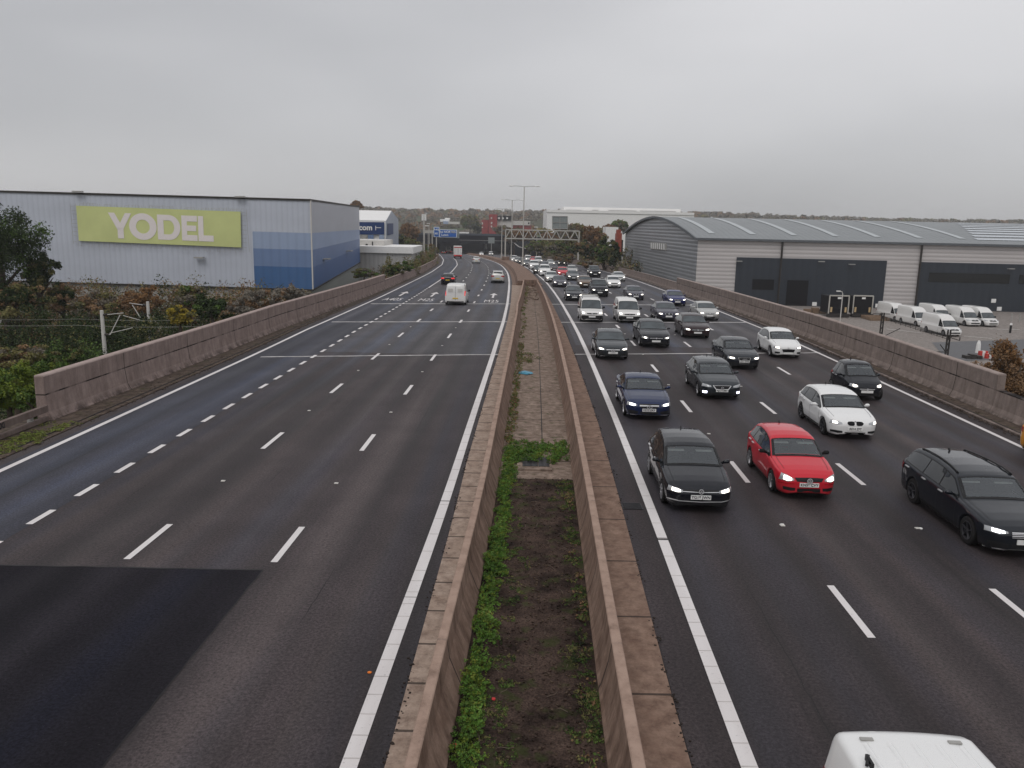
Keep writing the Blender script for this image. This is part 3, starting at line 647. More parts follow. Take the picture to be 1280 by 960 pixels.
def tree(name, label, cat, px, ytop, ybot, D, wpx, kind, n=2500, leaf=.2, lobes=3, group=None, depth=1.0, limbs=4):
    """crown filling the pixel box (px +- wpx/2, ytop..ybot) at distance D, on a tapered trunk with limbs that reaches the ground"""
    _seed[0] += 1; r = random.Random(_seed[0])
    T = at(px, ytop, D); B = at(px, ybot, D); W = wpx * D / F_PX / 2; gz = TZ(T.x, D)
    H = max(.5, T.z - B.z); cz = (T.z + B.z) / 2
    root = empty(name, (T.x, D, gz)); tag(root, label, cat, group)
    bl = []
    for k in range(lobes):
        a = 2 * PI * k / lobes + r.random(); q = .42 if lobes > 1 else 0
        bl.append((math.cos(a) * W * q, math.sin(a) * W * q * depth, cz - gz + r.uniform(-.2, .2) * H, W * r.uniform(.52, .68), W * r.uniform(.52, .68) * depth, H * r.uniform(.24, .34)))
    bl.append((0, 0, cz - gz + H * .10, W * .55, W * .55 * depth, H * .32))
    leaf_cloud('crown', bl, n, leaf, [M[k] for k in MATS[kind]], root, _seed[0])
    m = MB(); tr = max(.06, min(.35, (T.z - gz) * .03)); th = max(cz - gz, .6)
    m.tube([(0, 0, -.3), (r.uniform(-.1, .1), 0, th * .35), (r.uniform(-.2, .2), r.uniform(-.2, .2), th * .75), (0, 0, th + H * .25)], [tr * 1.2, tr * .9, tr * .6, tr * .2], 7)
    for k in range(limbs):
        a = 2 * PI * k / limbs + r.random(); z0 = th * r.uniform(.45, .8)
        m.tube([(0, 0, z0), (math.cos(a) * W * .35, math.sin(a) * W * .35, z0 + H * .18), (math.cos(a) * W * .7, math.sin(a) * W * .7, z0 + H * r.uniform(.2, .4))], [tr * .45, tr * .3, tr * .08], 5)
    m.build('trunk', M['trunk'], root, smooth=True)
    return root
# ---- left bank: the thicket in front of the warehouse reads as one mass
rr = random.Random(4)
bl = []
for i in range(46):
    px = -60 + i * 10 + rr.uniform(-4, 4); D = rr.uniform(78, 90); yt = 347 + rr.uniform(0, 12) - (2 if px < 120 else 0) + max(0, (px - 300) * .07)
    T = at(px, yt, D); h = T.z + 6.5; bl.append((T.x, D, -6.5 + h * .5, rr.uniform(1.8, 3.2), 2.5, h * .47))
leaf_cloud('undergrowth', bl, 85000, .105, [M[k] for k in ('lf_brown', 'lf_olive', 'lf_brown', 'lf_brown', 'lf_dark', 'lf_olive')], None, 5)['kind'] = 'stuff'
bl = []
for i in range(34):
    px = -70 + i * 12 + rr.uniform(-4, 4); D = rr.uniform(60, 72) + i * .2; yt = 378 + rr.uniform(0, 22)
    T = at(px, yt, D); h = T.z + 6.5
    if T.x < -19.5: bl.append((T.x, D, -6.5 + h * .5, rr.uniform(1.6, 2.8), 2.2, h * .47))
leaf_cloud('undergrowth', bl, 60000, .095, [M[k] for k in ('lf_dark', 'lf_dark', 'lf_dark', 'lf_dark', 'lf_olive')], None, 6)['kind'] = 'stuff'
bl = []
for i in range(30):
    px = rr.uniform(-60, 200); yt = rr.uniform(424, 446) ; D = rr.uniform(42, 56); T = at(px, yt, D); h = T.z + 6.0
    if T.x < -19.5 and h > .5: bl.append((T.x, D, -5.8 + h * .5, rr.uniform(1.4, 2.4), 1.8, h * .5))
leaf_cloud('ivy', bl, 52000, .065, [M[k] for k in ('lf_dark', 'lf_green', 'lf_dark', 'lf_green')], None, 7)['kind'] = 'stuff'
# far strip of scrub along the left parapet towards the bridge
bl = []
for i in range(40):
    D = 92 + i * 4.2 + rr.uniform(-1, 1); x = eL(D) - rr.uniform(1.2, 4.5); zt = ZR(D) + float(np.interp(D, [92, 130, 190, 260], [.6, 1.9, 2.4, 2.6])) + rr.uniform(-.5, .7); g_ = TZ(x, D)
    bl.append((x, D, (zt + g_) / 2 + .8, rr.uniform(1.3, 2.3), 2.6, (zt - g_) / 2 * .9))
leaf_cloud('scrub', bl, 60000, .13, [M[k] for k in ('lf_olive', 'lf_green', 'lf_grey', 'lf_brown', 'lf_olive')], None, 9)['kind'] = 'stuff'
T_ = lambda *a, **k: tree(*(a[:9] + (int(a[9] * 2.3), a[10] * .66) + a[11:]), **k)
T_('tree', 'tall dark tree at the left edge in front of the green banner warehouse', 'tree', -6, 240, 368, 72, 104, 'ivy', 9000, .15, 6)
T_('tree', 'small dark tree with a rounded top beside the taller dark tree', 'tree', 46, 308, 366, 74, 46, 'dark', 3400, .15, 3)
T_('shrub', 'bright yellow autumn shrub in the dark thicket below the banner', 'shrub', 224, 380, 414, 58, 40, 'yellow', 3200, .13, 3)
T_('shrub', 'dark green ivy clad shrub right of the yellow one', 'shrub', 262, 367, 402, 70, 58, 'ivy', 4200, .13, 3)
T_('shrub', 'brown leaved shrub under the left part of the banner', 'shrub', 118, 360, 398, 74, 80, 'brown', 4200, .15, 4)
T_('shrub', 'rust brown shrub rising at the middle of the thicket', 'shrub', 172, 358, 396, 76, 60, 'orange', 3200, .14, 3)
T_('shrub', 'olive shrub with upright tops against the warehouse plinth', 'shrub', 236, 352, 384, 80, 44, 'olive', 2600, .14, 3)
T_('shrub', 'pale grey twiggy shrub behind the parapet below the warehouse corner', 'shrub', 318, 358, 398, 72, 66, 'grey', 5200, .12, 4)
T_('shrub', 'pale brown twiggy shrub nearest the blue warehouse corner', 'shrub', 366, 358, 384, 76, 44, 'grey', 3600, .12, 3)
T_('shrub', 'dark bare shrub at the left frame edge under the dark tree', 'shrub', 18, 350, 396, 70, 90, 'mixed', 4500, .16, 4)
T_('shrub', 'dark brown shrub under the small dark tree', 'shrub', 76, 349, 392, 76, 52, 'mixed', 3200, .15, 3)
T_('shrub', 'lime green shrub at the left frame edge above the low rail', 'shrub', 4, 452, 536, 32, 90, 'lime', 8000, .075, 4)
T_('shrub', 'lime green shrub beside the near end of the tall parapet', 'shrub', 50, 446, 520, 36, 72, 'lime', 7000, .075, 4)
T_('shrub', 'brown topped shrub above the lime green ones', 'shrub', 16, 430, 466, 40, 96, 'brown', 4200, .10, 4)
T_('shrub', 'mid green shrub in front of the first catenary mast', 'shrub', 92, 432, 470, 44, 60, 'green', 3600, .10, 3)
# right side
T_('shrub', 'rust coloured bare bush behind the low right parapet', 'bush', 1280, 424, 545, 37, 108, 'rust', 16000, .085, 6)
T_('shrub', 'low twiggy brown bush between the yard and the rust bush', 'bush', 1238, 448, 500, 40, 40, 'rust', 4000, .085, 3)
for i, (px, yt, yb, D, w, k, lab) in enumerate([
    (722, 274, 312, 232, 34, 'brown', 'tall brown autumn tree behind the right leg of the gantry'),
    (742, 280, 316, 215, 36, 'orange', 'orange brown autumn tree next to the tall brown one'),
    (757, 292, 330, 168, 34, 'green', 'dense green tree beside the red brick tower'),
    (769, 300, 333, 160, 20, 'dark', 'dark evergreen against the white base of the red brick tower'),
    (735, 302, 328, 190, 36, 'mixed', 'dark mixed tree below the autumn trees by the gantry leg'),
    (700, 298, 318, 240, 40, 'olive', 'olive tree seen through the middle of the gantry truss'),
    (676, 299, 318, 262, 34, 'olive', 'olive tree behind the tall lamp post'),
    (718, 300, 320, 225, 26, 'olive', 'pale olive tree under the right end of the truss'),
    (708, 277, 305, 300, 34, 'brown', 'brown autumn tree rising right below the grey sign back'),
    (690, 288, 308, 340, 30, 'orange', 'orange brown tree seen under the grey sign back'),
    (764, 280, 300, 300, 24, 'orange', 'orange brown tree between the small white roof and the rounded grey tree'),
    (643, 284, 305, 345, 30, 'brown', 'brown tree screening the white wall of the brick block'),
    (776, 273, 292, 330, 26, 'olive', 'rounded grey brown tree before the long white warehouse'),
    (752, 284, 300, 260, 22, 'brown', 'reddish brown tree left of the small white roof'),
    (655, 286, 305, 330, 30, 'orange', 'orange tree below the white walled brick building'),
    (628, 281, 294, 470, 28, 'brown', 'brown tree in front of the red brick block'),
    (680, 284, 296, 420, 24, 'yellow', 'yellow tree left of the grey sign on the gantry'),
    (588, 268, 292, 620, 24, 'olive', 'broad grey green tree standing above the bridge'),
    (597, 276, 294, 560, 12, 'dark', 'dark pointed evergreen left of the red brick block'),
    (512, 277, 300, 330, 26, 'orange', 'red brown tree behind the white building with the blue panel'),
    (503, 292, 312, 260, 24, 'dark', 'dark round shrub right of the blue and white gable'),
    (520, 298, 316, 230, 28, 'olive', 'olive scrub tree left of the telecom mast'),
    (540, 306, 320, 240, 18, 'brown', 'brown shrub at the foot of the blue sign posts'),
    (446, 250, 262, 330, 16, 'orange', 'pale orange tree top above the roof corner of the blue banded warehouse'),
    (708, 318, 330, 195, 26, 'brown', 'low brown shrub on the bank behind the far queue'),
    (736, 322, 338, 165, 34, 'brown', 'low brown shrub above the right parapet before the green tree')]):
    T_('tree' if yb - yt > 14 else 'shrub', lab, 'tree' if yb - yt > 14 else 'shrub', px, yt, yb, D, w, k, 2600, .12 + D * .0012, 4)
T_('shrub', 'green scrub bush beyond the end of the tall left parapet', 'shrub', 497, 326, 346, 112, 40, 'green', 3000, .14, 3)
T_('shrub', 'olive scrub bush beside the annex of the white building', 'shrub', 455, 334, 352, 104, 40, 'olive', 3000, .13, 3)
bl = []
for i in range(70):
    D = 118 + i * 3.6 + rr.uniform(-1, 1); x = eR(D) + rr.uniform(1.5, 9); zt = ZR(D) + float(np.interp(D, [110, 160, 230, 330, 370], [.9, 2.2, 4.2, 4.5, 4.5])) + rr.uniform(-.8, 1.0); g_ = TZ(x, D)
    if 783 < 640 + x / D * 1014: continue
    bl.append((x, D, (zt + g_) / 2 + .8, rr.uniform(1.8, 3.2), 3.0, (zt - g_) / 2 * .92))
leaf_cloud('scrub', bl, 80000, .19, [M[k] for k in ('lf_olive', 'lf_brown', 'lf_olive', 'lf_grey', 'lf_dark', 'lf_olive')], None, 10)['kind'] = 'stuff'
# weeds in the trough
bl = []; w = random.Random(3)
for i in range(210):
    D = 8.2 + 17.5 * (i / 210); x = cLR(D) + 1.42 + w.uniform(0, .30) * (1 if D > 11 else .9); bl.append((x, D, .05, *(lambda g_: (w.uniform(.10, .27) * g_, .20, w.uniform(.05, .14) * g_))(max(.25, min(1.25, .85 + 1.3 * mnoise.noise(Vector((D * .8, 0, 5)))))))) 
for i in range(70):
    D = w.uniform(24.4, 26.4); x = cLR(D) + w.uniform(1.5, 3.4); bl.append((x, D, .08, .2, .2, w.uniform(.06, .2)))
leaf_cloud('weeds', bl, 75000, .019, [M[k] for k in ('lf_weed', 'lf_weed', 'lf_lime', 'lf_green')], None, 21)['kind'] = 'stuff'
bl = []
for i in range(120):
    D = 26.4 + 24 * w.random() ** 1.3; x = cLR(D) + 1.40 + w.uniform(0, .25); bl.append((x, D, .05, .12, .3, .07))
for i in range(46):
    D = w.uniform(9, 22.5); x = cR0(D) - 2.05 - abs(w.gauss(0, .16)); bl.append((x, D, .02, .10, .14, .05))
for i in range(40):
    D = w.uniform(42, 104); x = cLR(D) + w.uniform(1.4, 1.7) + mo(D); bl.append((x, D, .05, .15, .5, .10))
for i in range(16):
    D = w.uniform(43, 46); x = cLR(D) + w.uniform(1.7, 2.6); bl.append((x, D, .05, .2, .2, .10))
leaf_cloud('weeds', bl, 15000, .026, [M[k] for k in ('lf_olive', 'lf_green', 'lf_brown')], None, 22)['kind'] = 'stuff'
bl = []
for i in range(60):
    D = w.uniform(19.5, 28); x = cLL(D) - .9 - w.uniform(0, 1.0); bl.append((x, D, .05, .35, .35, .05))
leaf_cloud('grass', bl, 16000, .026, [M[k] for k in ('lf_grass', 'lf_grass', 'lf_olive')], None, 23)['kind'] = 'stuff'
# stones, dead leaves and grit lying on the soil
r_ = np.random.RandomState(8); m = MB()
for i in range(1500):
    D = r_.uniform(6, 23); x = cLR(D) + 1.5 + r_.uniform(0, 1) * (cR0(D) - cLR(D) - 3.6); s = r_.uniform(.008, .026); a = r_.uniform(0, 3)
    m.box(-s, s, -s * .7, s * .7, -.01, s * .6, 0 if r_.uniform() < .7 else 1, Matrix.Translation((x, D, -.02)) @ Matrix.Rotation(a, 4, 'Z'))
m.build('gravel', [M['soil'], simple('dead_leaves', (.075, .052, .036), .9)])['kind'] = 'stuff'
m = MB()
for i in range(45):
    D = r_.uniform(8, 23); x = cLR(D) + 1.7 + r_.uniform(0, 1) * (cR0(D) - cLR(D) - 3.9); a = r_.uniform(0, 3); l_ = r_.uniform(.04, .18)
    p0 = Vector((x, D, -.012)); p1 = p0 + Vector((math.cos(a) * l_, math.sin(a) * l_, r_.uniform(0, .03))); p2 = p1 + Vector((math.cos(a + .6) * l_ * .5, math.sin(a + .6) * l_ * .5, 0)); m.tube([p0, p1, p2], [.006, .005, .003], 4)
m.build('twigs', simple('dry_twigs', (.13, .10, .08), .9))['kind'] = 'stuff'
bl = []
for i in range(80):
    D = r_.uniform(9, 23); e_ = r_.uniform(0, 1) < .6; x = (cR0(D) - 2.0 - abs(r_.normal(0, .22))) if e_ else (cLR(D) + 1.75 + abs(r_.normal(0, .25))); bl.append((x, D, -.02, r_.uniform(.08, .3), r_.uniform(.1, .35), .02))
leaf_cloud('moss', bl, 26000, .014, [M[k] for k in ('lf_olive', 'lf_dark', 'lf_green')], None, 24)['kind'] = 'stuff'
m = MB()
for i in range(90):
    D = r_.uniform(84, 103); x = cML(D) + 1.4 + r_.uniform(0, 1) * max(.2, (cR0(D) - cML(D) - 3.6)); s = r_.uniform(.1, .35)
    m.box(-s, s, -s * .5, s * .5, 0, s * .5, 0, Matrix.Translation((x, D, ZR(D))) @ Matrix.Rotation(r_.uniform(0, 3), 4, 'Z') @ Matrix.Rotation(.4, 4, 'X'))
m.build('rubble', M['conc_floor'])['kind'] = 'stuff'
# grit along the foot of both parapets
m = MB()
for i in range(1500):
    if i % 2: D = r_.uniform(14, 70); x = cLL(D) - .55 - abs(r_.normal(0, .45))
    else: D = r_.uniform(18, 60); x = cR4(D) + .45 + abs(r_.normal(0, .35))
    s = r_.uniform(.012, .04)
    m.box(-s, s, -s * .7, s * .7, -.01, s * .6, 0, Matrix.Translation((x, D, .03)) @ Matrix.Rotation(r_.uniform(0, 3), 4, 'Z'))
m.build('grit', M['verge'])['kind'] = 'stuff'
m = MB()
for i in range(1500):
    D = r_.uniform(8, 48) ; k_ = i % 2
    if mnoise.noise(Vector((D * .7, k_ * 9, 0))) < -.05: continue
    x = (cLR(D) + float(np.interp(D, [10, 24, 120], [.50, .28, .35])) + r_.normal(0, .035)) if k_ else (cR0(D) - float(np.interp(D, [12, 30, 60], [.82, .74, .9])) + r_.normal(0, .05)); s = r_.uniform(.005, .018)
    m.box(-s, s, -s * 1.4, s * 1.4, -.01, s * .5, 0, Matrix.Translation((x, D, .05 if r_.uniform() < .5 else .005)) @ Matrix.Rotation(r_.uniform(0, 3), 4, 'Z'))
m.build('grit', simple('black_grit', (.030, .022, .018), .9))['kind'] = 'stuff'
# ---- far woods on the hills: one mass of crowns
r = np.random.RandomState(31); bl = []
N = 0
while N < 2600:
    D = r.uniform(480, 1500); x = r.uniform(-.85, .85) * D
    if D < 560 and abs(x + .02 * D) < 30: continue
    px = 640 + x / D * 1014
    if 536 < px < 578 and 540 < D < 720: continue
    if D < 620 and 590 < px < 800: continue
    if mnoise.noise(Vector((x * .006, D * .006, 3))) < -.18 and D < 1000: continue
    z = TZ(x, D); h = r.uniform(5, 9) * (1.0 if D < 900 else 1.15); w_ = r.uniform(4, 9)
    bl.append((x, D, z + h * .5, w_, w_, h * .55)); N += 1
def far_wood(bl, n, seed):
    rs = np.random.RandomState(seed); B = np.array(bl); idx = rs.randint(0, len(B), n); d = rs.normal(size=(n, 3)); d /= np.linalg.norm(d, axis=1)[:, None]
    d[:, 2] = np.abs(d[:, 2]) * 1.0 - .15
    p = B[idx, :3] + d * B[idx, 3:] * rs.uniform(.75, 1.08, n)[:, None]
    nn = d + rs.normal(size=(n, 3)) * .45; nn /= np.linalg.norm(nn, axis=1)[:, None]; t = np.cross(nn, rs.normal(size=(n, 3))); t /= np.linalg.norm(t, axis=1)[:, None]; b = np.cross(nn, t)
    s = (rs.uniform(.6, 1.6, n) * np.clip(B[idx, 1] / 800, .6, 1.5))[:, None]; V = np.stack([p - t * s, p - b * s, p + t * s, p + b * s], 1).reshape(-1, 3)
    me = bpy.data.meshes.new('forest'); me.vertices.add(4 * n); me.vertices.foreach_set('co', V.ravel()); me.loops.add(4 * n); me.loops.foreach_set('vertex_index', np.arange(4 * n, dtype=np.int32))
    me.polygons.add(n); me.polygons.foreach_set('loop_start', np.arange(0, 4 * n, 4, dtype=np.int32))
    for k in ('lf_forest', 'lf_brown', 'lf_olive', 'lf_grey', 'lf_forest', 'lf_orange'): me.materials.append(M[k])
    tm = rs.choice([0, 0, 0, 1, 2, 3, 4, 4, 5], len(B)); me.polygons.foreach_set('material_index', tm[idx].astype(np.int32)); me.update(calc_edges=True); me.validate()
    o = bpy.data.objects.new('forest', me); C.objects.link(o); o['kind'] = 'stuff'
far_wood(bl, 130000, 3)
# ------------------------------------------------------------------ warehouse with the green banner
def wallquad(mb, p, q, zp0, zq0, zp1, zq1, mi=0):
    mb.add([(p[0], p[1], zp0), (q[0], q[1], zq0), (q[0], q[1], zq1), (p[0], p[1], zp1)], [(0, 1, 2, 3)], mi)
cA = at(388, 250, 95); cB = at(449, 258.5, 147); zt0 = cA.z; zl = at(0, 239, 97).z
xL = -96.0; slope = (zl - zt0) / (cA.x - at(0, 239, 97).x)
zleft = zt0 + slope * (cA.x - xL) * .9
zb_ = at(390, 361.5, 95).z; pA = (cA.x, 95.0); pB = (cB.x, 147.0); pLf = (xL, 97.5)
def onfront(px): t = (px - 388) / (0 - 388); D = 95 + 2 * t * .6; return at(px, 300, D)
p316 = onfront(316); p316 = (p316.x, p316.y)
wh = empty('warehouse', (cA.x, 95, -6.6)); tag(wh, 'large pale blue grey warehouse with blue bands and the green banner', 'warehouse')
wh.location = (0, 0, 0)
def zfront(x, k): # k = 0 base of cladding .. 1 top, for the front wall
    zt = zt0 + slope * (cA.x - x) * .9; zb = zb_ + .35 * (cA.x - x) / 60
    return zb + (zt - zb) * k
ks = [(355.5, 334.4), (334.4, 312.5), (312.5, 291.3)]
zz = [at(388, y, 95).z for y in (361.5, 334.4, 312.5, 291.3)]; kk = [(z - zb_) / (zt0 - zb_) for z in zz] + [1.0]
m = MB(); wallquad(m, pLf, p316, zfront(xL, 0), zfront(p316[0], 0), zfront(xL, 1), zfront(p316[0], 1), 0)
m.build('front_wall', M['clad_pale'], wh)
m = MB()
for i in range(4): wallquad(m, p316, pA, zfront(p316[0], kk[i]), zfront(cA.x, kk[i]), zfront(p316[0], kk[i + 1]), zfront(cA.x, kk[i + 1]), i)
m.build('banded_front_wall', [M['clad_b3'], M['clad_b2'], M['clad_b1'], M['clad_pale']], wh)
zzB = [at(449, y, 147).z for y in (327.5, 309.5, 298.5, 287)] + [cB.z]; zzA = zz + [zt0]
m = MB()
for i in range(4): wallquad(m, pA, pB, zzA[i], zzB[i], zzA[i + 1], zzB[i + 1], i)
m.build('banded_side_wall', [M['side_3'], M['side_2'], M['side_1'], M['side_0']], wh)
m = MB(); wallquad(m, (xL, 97.75), (cA.x - .3, 95.25), -7, -7, zfront(xL, 0) - .02, zb_ - .02, 0); m.build('front_plinth', M['clad_plinth'], wh)
m = MB(); wallquad(m, (cA.x - .3, 95.25), (cB.x - .3, 147), -7, -9, zb_ - .02, zzB[0] - .02, 0); m.build('side_plinth', M['side_plinth'], wh)
m = MB(); m.add([(xL, 97.6, zleft - .05), (cA.x, 95.05, zt0 - .05), (cB.x, 147, cB.z - .05), (xL + 5, 150, cB.z - .05)], [(0, 1, 2, 3)]); m.build('roof', M['wh_roof'], wh)
m = MB(); m.bar((xL, 97.45, zleft), (cA.x + .05, 94.95, zt0), .18, .22); m.bar((cA.x, 95, zt0), (cB.x, 147, cB.z), .18, .22); m.build('roof_trim', M['darksteel'], wh)
m = MB(); m.bar((xL, 97.5, zfront(xL, 0) - .1), (cA.x + .05, 95, zb_ - .1), .15, .16); m.bar((cA.x, 95, zb_ - .1), (cB.x, 147, zzB[0] - .1), .15, .16); m.build('sill_trim', M['darksteel'], wh)
m = MB(); m.bar((cA.x + .02, 94.96, zb_), (cA.x + .02, 94.96, zt0), .14); m.build('corner_trim', M['offwhite'], wh)
for (px, py, D) in ((249, 322, 95.2), (300, 246, 96), (97, 239.5, 96)):
    d_ = ray(px, 300); k_ = 2.5 / (cA.x - xL); P = at(px, py, (95 + k_ * cA.x) / (1 + k_ * d_.x) - .5); m = MB(); m.box(-.55, .55, -.25, .25, -.08, .08, 0, Matrix.Translation(P)); m.bar(P + Vector((0, .2, 0)), P + Vector((0, .5, .05)), .06); m.build('floodlight', M['galv'], wh)
for (px, py, D) in ((402, 323.5, 104), (432, 313.5, 128)):
    P = at(px, py, D); m = MB(); m.box(-.25, .55, -.8, .8, -.07, .07, 0, Matrix.Translation((P.x + .45, P.y, P.z))); m.bar((P.x - .3, P.y, P.z), (P.x + .5, P.y, P.z), .07); m.build('floodlight', M['galv'], wh)
# banner, 12 cm in front of the wall
bn = empty('banner', (0, 0, 0)); tag(bn, 'lime green banner with YODEL in white letters on the warehouse wall', 'banner')
def wallD(px):
    d = ray(px, 300); k = 2.5 / (cA.x - xL); return (95 + k * cA.x) / (1 + k * d.x) - .30
q = [at(95, 257, wallD(95)), at(300.5, 264.5, wallD(300.5)), at(301.5, 309.3, wallD(301.5)), at(98.5, 301, wallD(98.5))]
v = [tuple(p) for p in q] + [tuple(p + Vector((0, .1, 0))) for p in q]
mesh_obj('cloth', v, [(3, 2, 1, 0), (4, 5, 6, 7), (0, 1, 5, 4), (1, 2, 6, 5), (2, 3, 7, 6), (3, 0, 4, 7)], M['green'], bn)
def bq(u, w): # u 0..1 along, w 0..1 down
    a = q[0].lerp(q[1], u); b = q[3].lerp(q[2], u); return a.lerp(b, w)
ov, of = [], []
def glyph(polys, u0, u1, w0=.155, w1=.83):
    for outer, inner in polys:
        n = len(ov); K = len(outer)
        for (a, b) in outer + (inner or []):
            P = bq(u0 + (u1 - u0) * a, w0 + (w1 - w0) * b); ov.append((P.x, P.y - .03, P.z))
        if inner:
            for i in range(K): j = (i + 1) % K; of.append((n + i, n + j, n + K + j, n + K + i))
        else: of.append(tuple(range(n, n + K)))
glyph([([(0, 0), (.27, 0), (.62, .60), (.37, .66)], None), ([(.73, 0), (1, 0), (.63, .62), (.37, .64), (.46, .45)], None), ([(.37, .62), (.63, .62), (.63, 1), (.37, 1)], None)], .193, .335, .16, .88)
ring = lambda rx, ry: [(.5 + rx * math.cos(t * PI / 16), .5 + ry * math.sin(t * PI / 16)) for t in range(32)]
glyph([(ring(.5, .52), ring(.25, .27))], .318, .487, .16, .885)
n_ = 14; arc = lambda r, ry, cx: [(cx + r * math.sin(PI * i / n_), .5 - ry * math.cos(PI * i / n_)) for i in range(n_ + 1)]
glyph([([(0, 0)] + arc(.5, .5, .5) + [(0, 1)], [(.27, .22)] + arc(.23, .28, .5) + [(.27, .78)])], .492, .632, .165, .87)
glyph([([(0, 0), (.34, 0), (.34, 1), (0, 1)], None), ([(.34, 0), (1, 0), (1, .23), (.34, .23)], None), ([(.34, .39), (.93, .39), (.93, .61), (.34, .61)], None), ([(.34, .77), (1, .77), (1, 1), (.34, 1)], None)], .640, .735, .165, .87)
glyph([([(0, 0), (.38, 0), (.38, 1), (0, 1)], None), ([(.38, .76), (1.1, .76), (1.1, 1), (.38, 1)], None)], .741, .825, .165, .87)
mesh_obj('lettering', ov, of, M['letter'], bn)
m = MB(); rj = random.Random(1)
for i in range(48):
    u = i / 47
    for w0, w1 in ((0, -.07), (1, 1.13)):
        a = bq(u, w0); b = bq(u + rj.uniform(-.008, .008), w1 + rj.uniform(-.03, .03)); m.bar(a, b, .025)
        if rj.random() < .6: m.bar(b, bq(u + .02, w1), .02)
for i in range(9):
    w_ = i / 8
    for u0, u1 in ((0, -.035), (1, 1.035)):
        m.bar(bq(u0, w_), bq(u1, w_ + rj.uniform(-.04, .04)), .03)
m.bar(bq(-.035, -.05), bq(-.035, 1.1), .03); m.bar(bq(1.035, -.08), bq(1.05, 1.12), .03)
m.build('lacing_frame', M['galv'], bn)
# ------------------------------------------------------------------ white building with the blue panel
wb = empty('building', (0, 0, 0)); tag(wb, 'white gabled building with navy panel reading .com behind the banded warehouse', 'building')
P = at(482, 276, 190); Q = at(498, 274.5, 250); Rg = at(489.5, 263.5, 220); Lf = (P.x - 22, 192.0); Rl = Rg.x - 22
mw = MB(); wallquad(mw, Lf, (P.x, P.y), -8, -8, P.z, P.z); mw.build('front_wall', M['white'], wb)
m = MB(); m.add([(P.x, P.y, -8), (Q.x, Q.y, -8), tuple(Q), tuple(Rg), tuple(P)], [(0, 1, 2, 3, 4)]); m.build('gable_wall', cladding('gable_pale_blue', (.36, .40, .48), 'y', 1.2, .1), wb)
m = MB(); m.add([(Lf[0], Lf[1] - .1, P.z), (P.x + .1, P.y - .1, P.z), tuple(Rg), (Rl, Rg.y, Rg.z)], [(0, 1, 2, 3)]); m.add([(Rl, Rg.y, Rg.z), tuple(Rg), tuple(Q), (Q.x - 22, Q.y, Q.z)], [(0, 1, 2, 3)]); m.build('roof', M['white'], wb)
a = at(445, 277.5, 189.7); b = at(480.3, 277.8, 189.7); c_ = at(480.3, 293.2, 189.7); d_ = at(445, 293.0, 189.7)
pn = mesh_obj('navy_panel', [tuple(k) for k in (a, b, c_, d_)] + [tuple(k + Vector((0, .08, 0))) for k in (a, b, c_, d_)], [(3, 2, 1, 0), (4, 5, 6, 7), (0, 1, 5, 4), (1, 2, 6, 5), (2, 3, 7, 6), (3, 0, 4, 7)], M['navy'], wb)
tp = at(456.0, 284.6, 189.55); text_obj('lettering', '.com', 1.75, M['white'], pn, Matrix.Translation(tp) @ Matrix.Rotation(PI / 2, 4, 'X'), .02, .05)
tp = at(473, 285.2, 189.55); m = MB(); m.box(-.7, -.55, -.02, .02, -.5, .5, 0, Matrix.Translation(tp)); m.box(-.55, .6, -.02, .02, .05, .18, 0, Matrix.Translation(tp)); m.build('marks', M['white'], pn)
for (x0, x1, y0, y1, k) in ((452, 459, 293.6, 300.5, 'galv'), (460, 467, 293.6, 300.5, 'clad_b2'), (474, 480, 293.6, 301, 'clad_b1')):
    m = MB(); p0 = at(x0, y1, 189.7); p1 = at(x1, y0, 189.7); m.box(p0.x, p1.x, 189.6, 189.8, p0.z, p1.z); m.build('window', M[k], wb)
def pt_on(pa, pb, t): return pa + (pb - pa) * t
m = MB(); ga = P; gb = Q
for (t0, t1, z0, z1) in ((.08, .5, -3.4, -.6),):
    A_ = pt_on(ga, gb, t0); B_ = pt_on(ga, gb, t1); m.add([(A_.x + .1, A_.y, ga.z + z0), (B_.x + .1, B_.y, ga.z + z0), (B_.x + .1, B_.y, ga.z + z1), (A_.x + .1, A_.y, ga.z + z1)], [(0, 1, 2, 3)])
m.build('gable_sign', M['navy'], wb)
A_ = P; B_ = Q; m = MB(); m.add([(A_.x + .08, A_.y, -1.4), (B_.x + .08, B_.y, -2.2), (B_.x + .08, B_.y, .8), (A_.x + .08, A_.y, .9)], [(0, 1, 2, 3)]); m.build('gable_band', M['side_3'], wb)
an = empty('annex', (0, 0, 0)); tag(an, 'low white roofed annex with grey ribbed wall below the navy panel', 'building')
def boxpx(mb, x0, x1, y0, y1, D, dep, mi=0, zb=None):
    a = at(x0, y1, D); b = at(x1, y0, D); mb.box(a.x, b.x, D, D + dep, a.z if zb is None else zb, b.z, mi)
m = MB(); boxpx(m, 440, 514, 316, 332, 150, 14, 0, -9); m.build('wall', cladding('annex_wall', (.42, .41, .40), 'x', .8, .2), an)
m = MB(); boxpx(m, 440, 516.5, 309, 315.5, 149.6, 15); m.build('fascia', M['white'], an)
m = MB(); boxpx(m, 440, 479.5, 300.8, 308.6, 155, 12); m.build('upper_box', M['offwhite'], an)
m = MB(); boxpx(m, 457, 459.5, 305, 307.5, 154.9, .2); boxpx(m, 465, 466, 302, 309, 154.8, .2); m.build('vent', M['dark'], an)
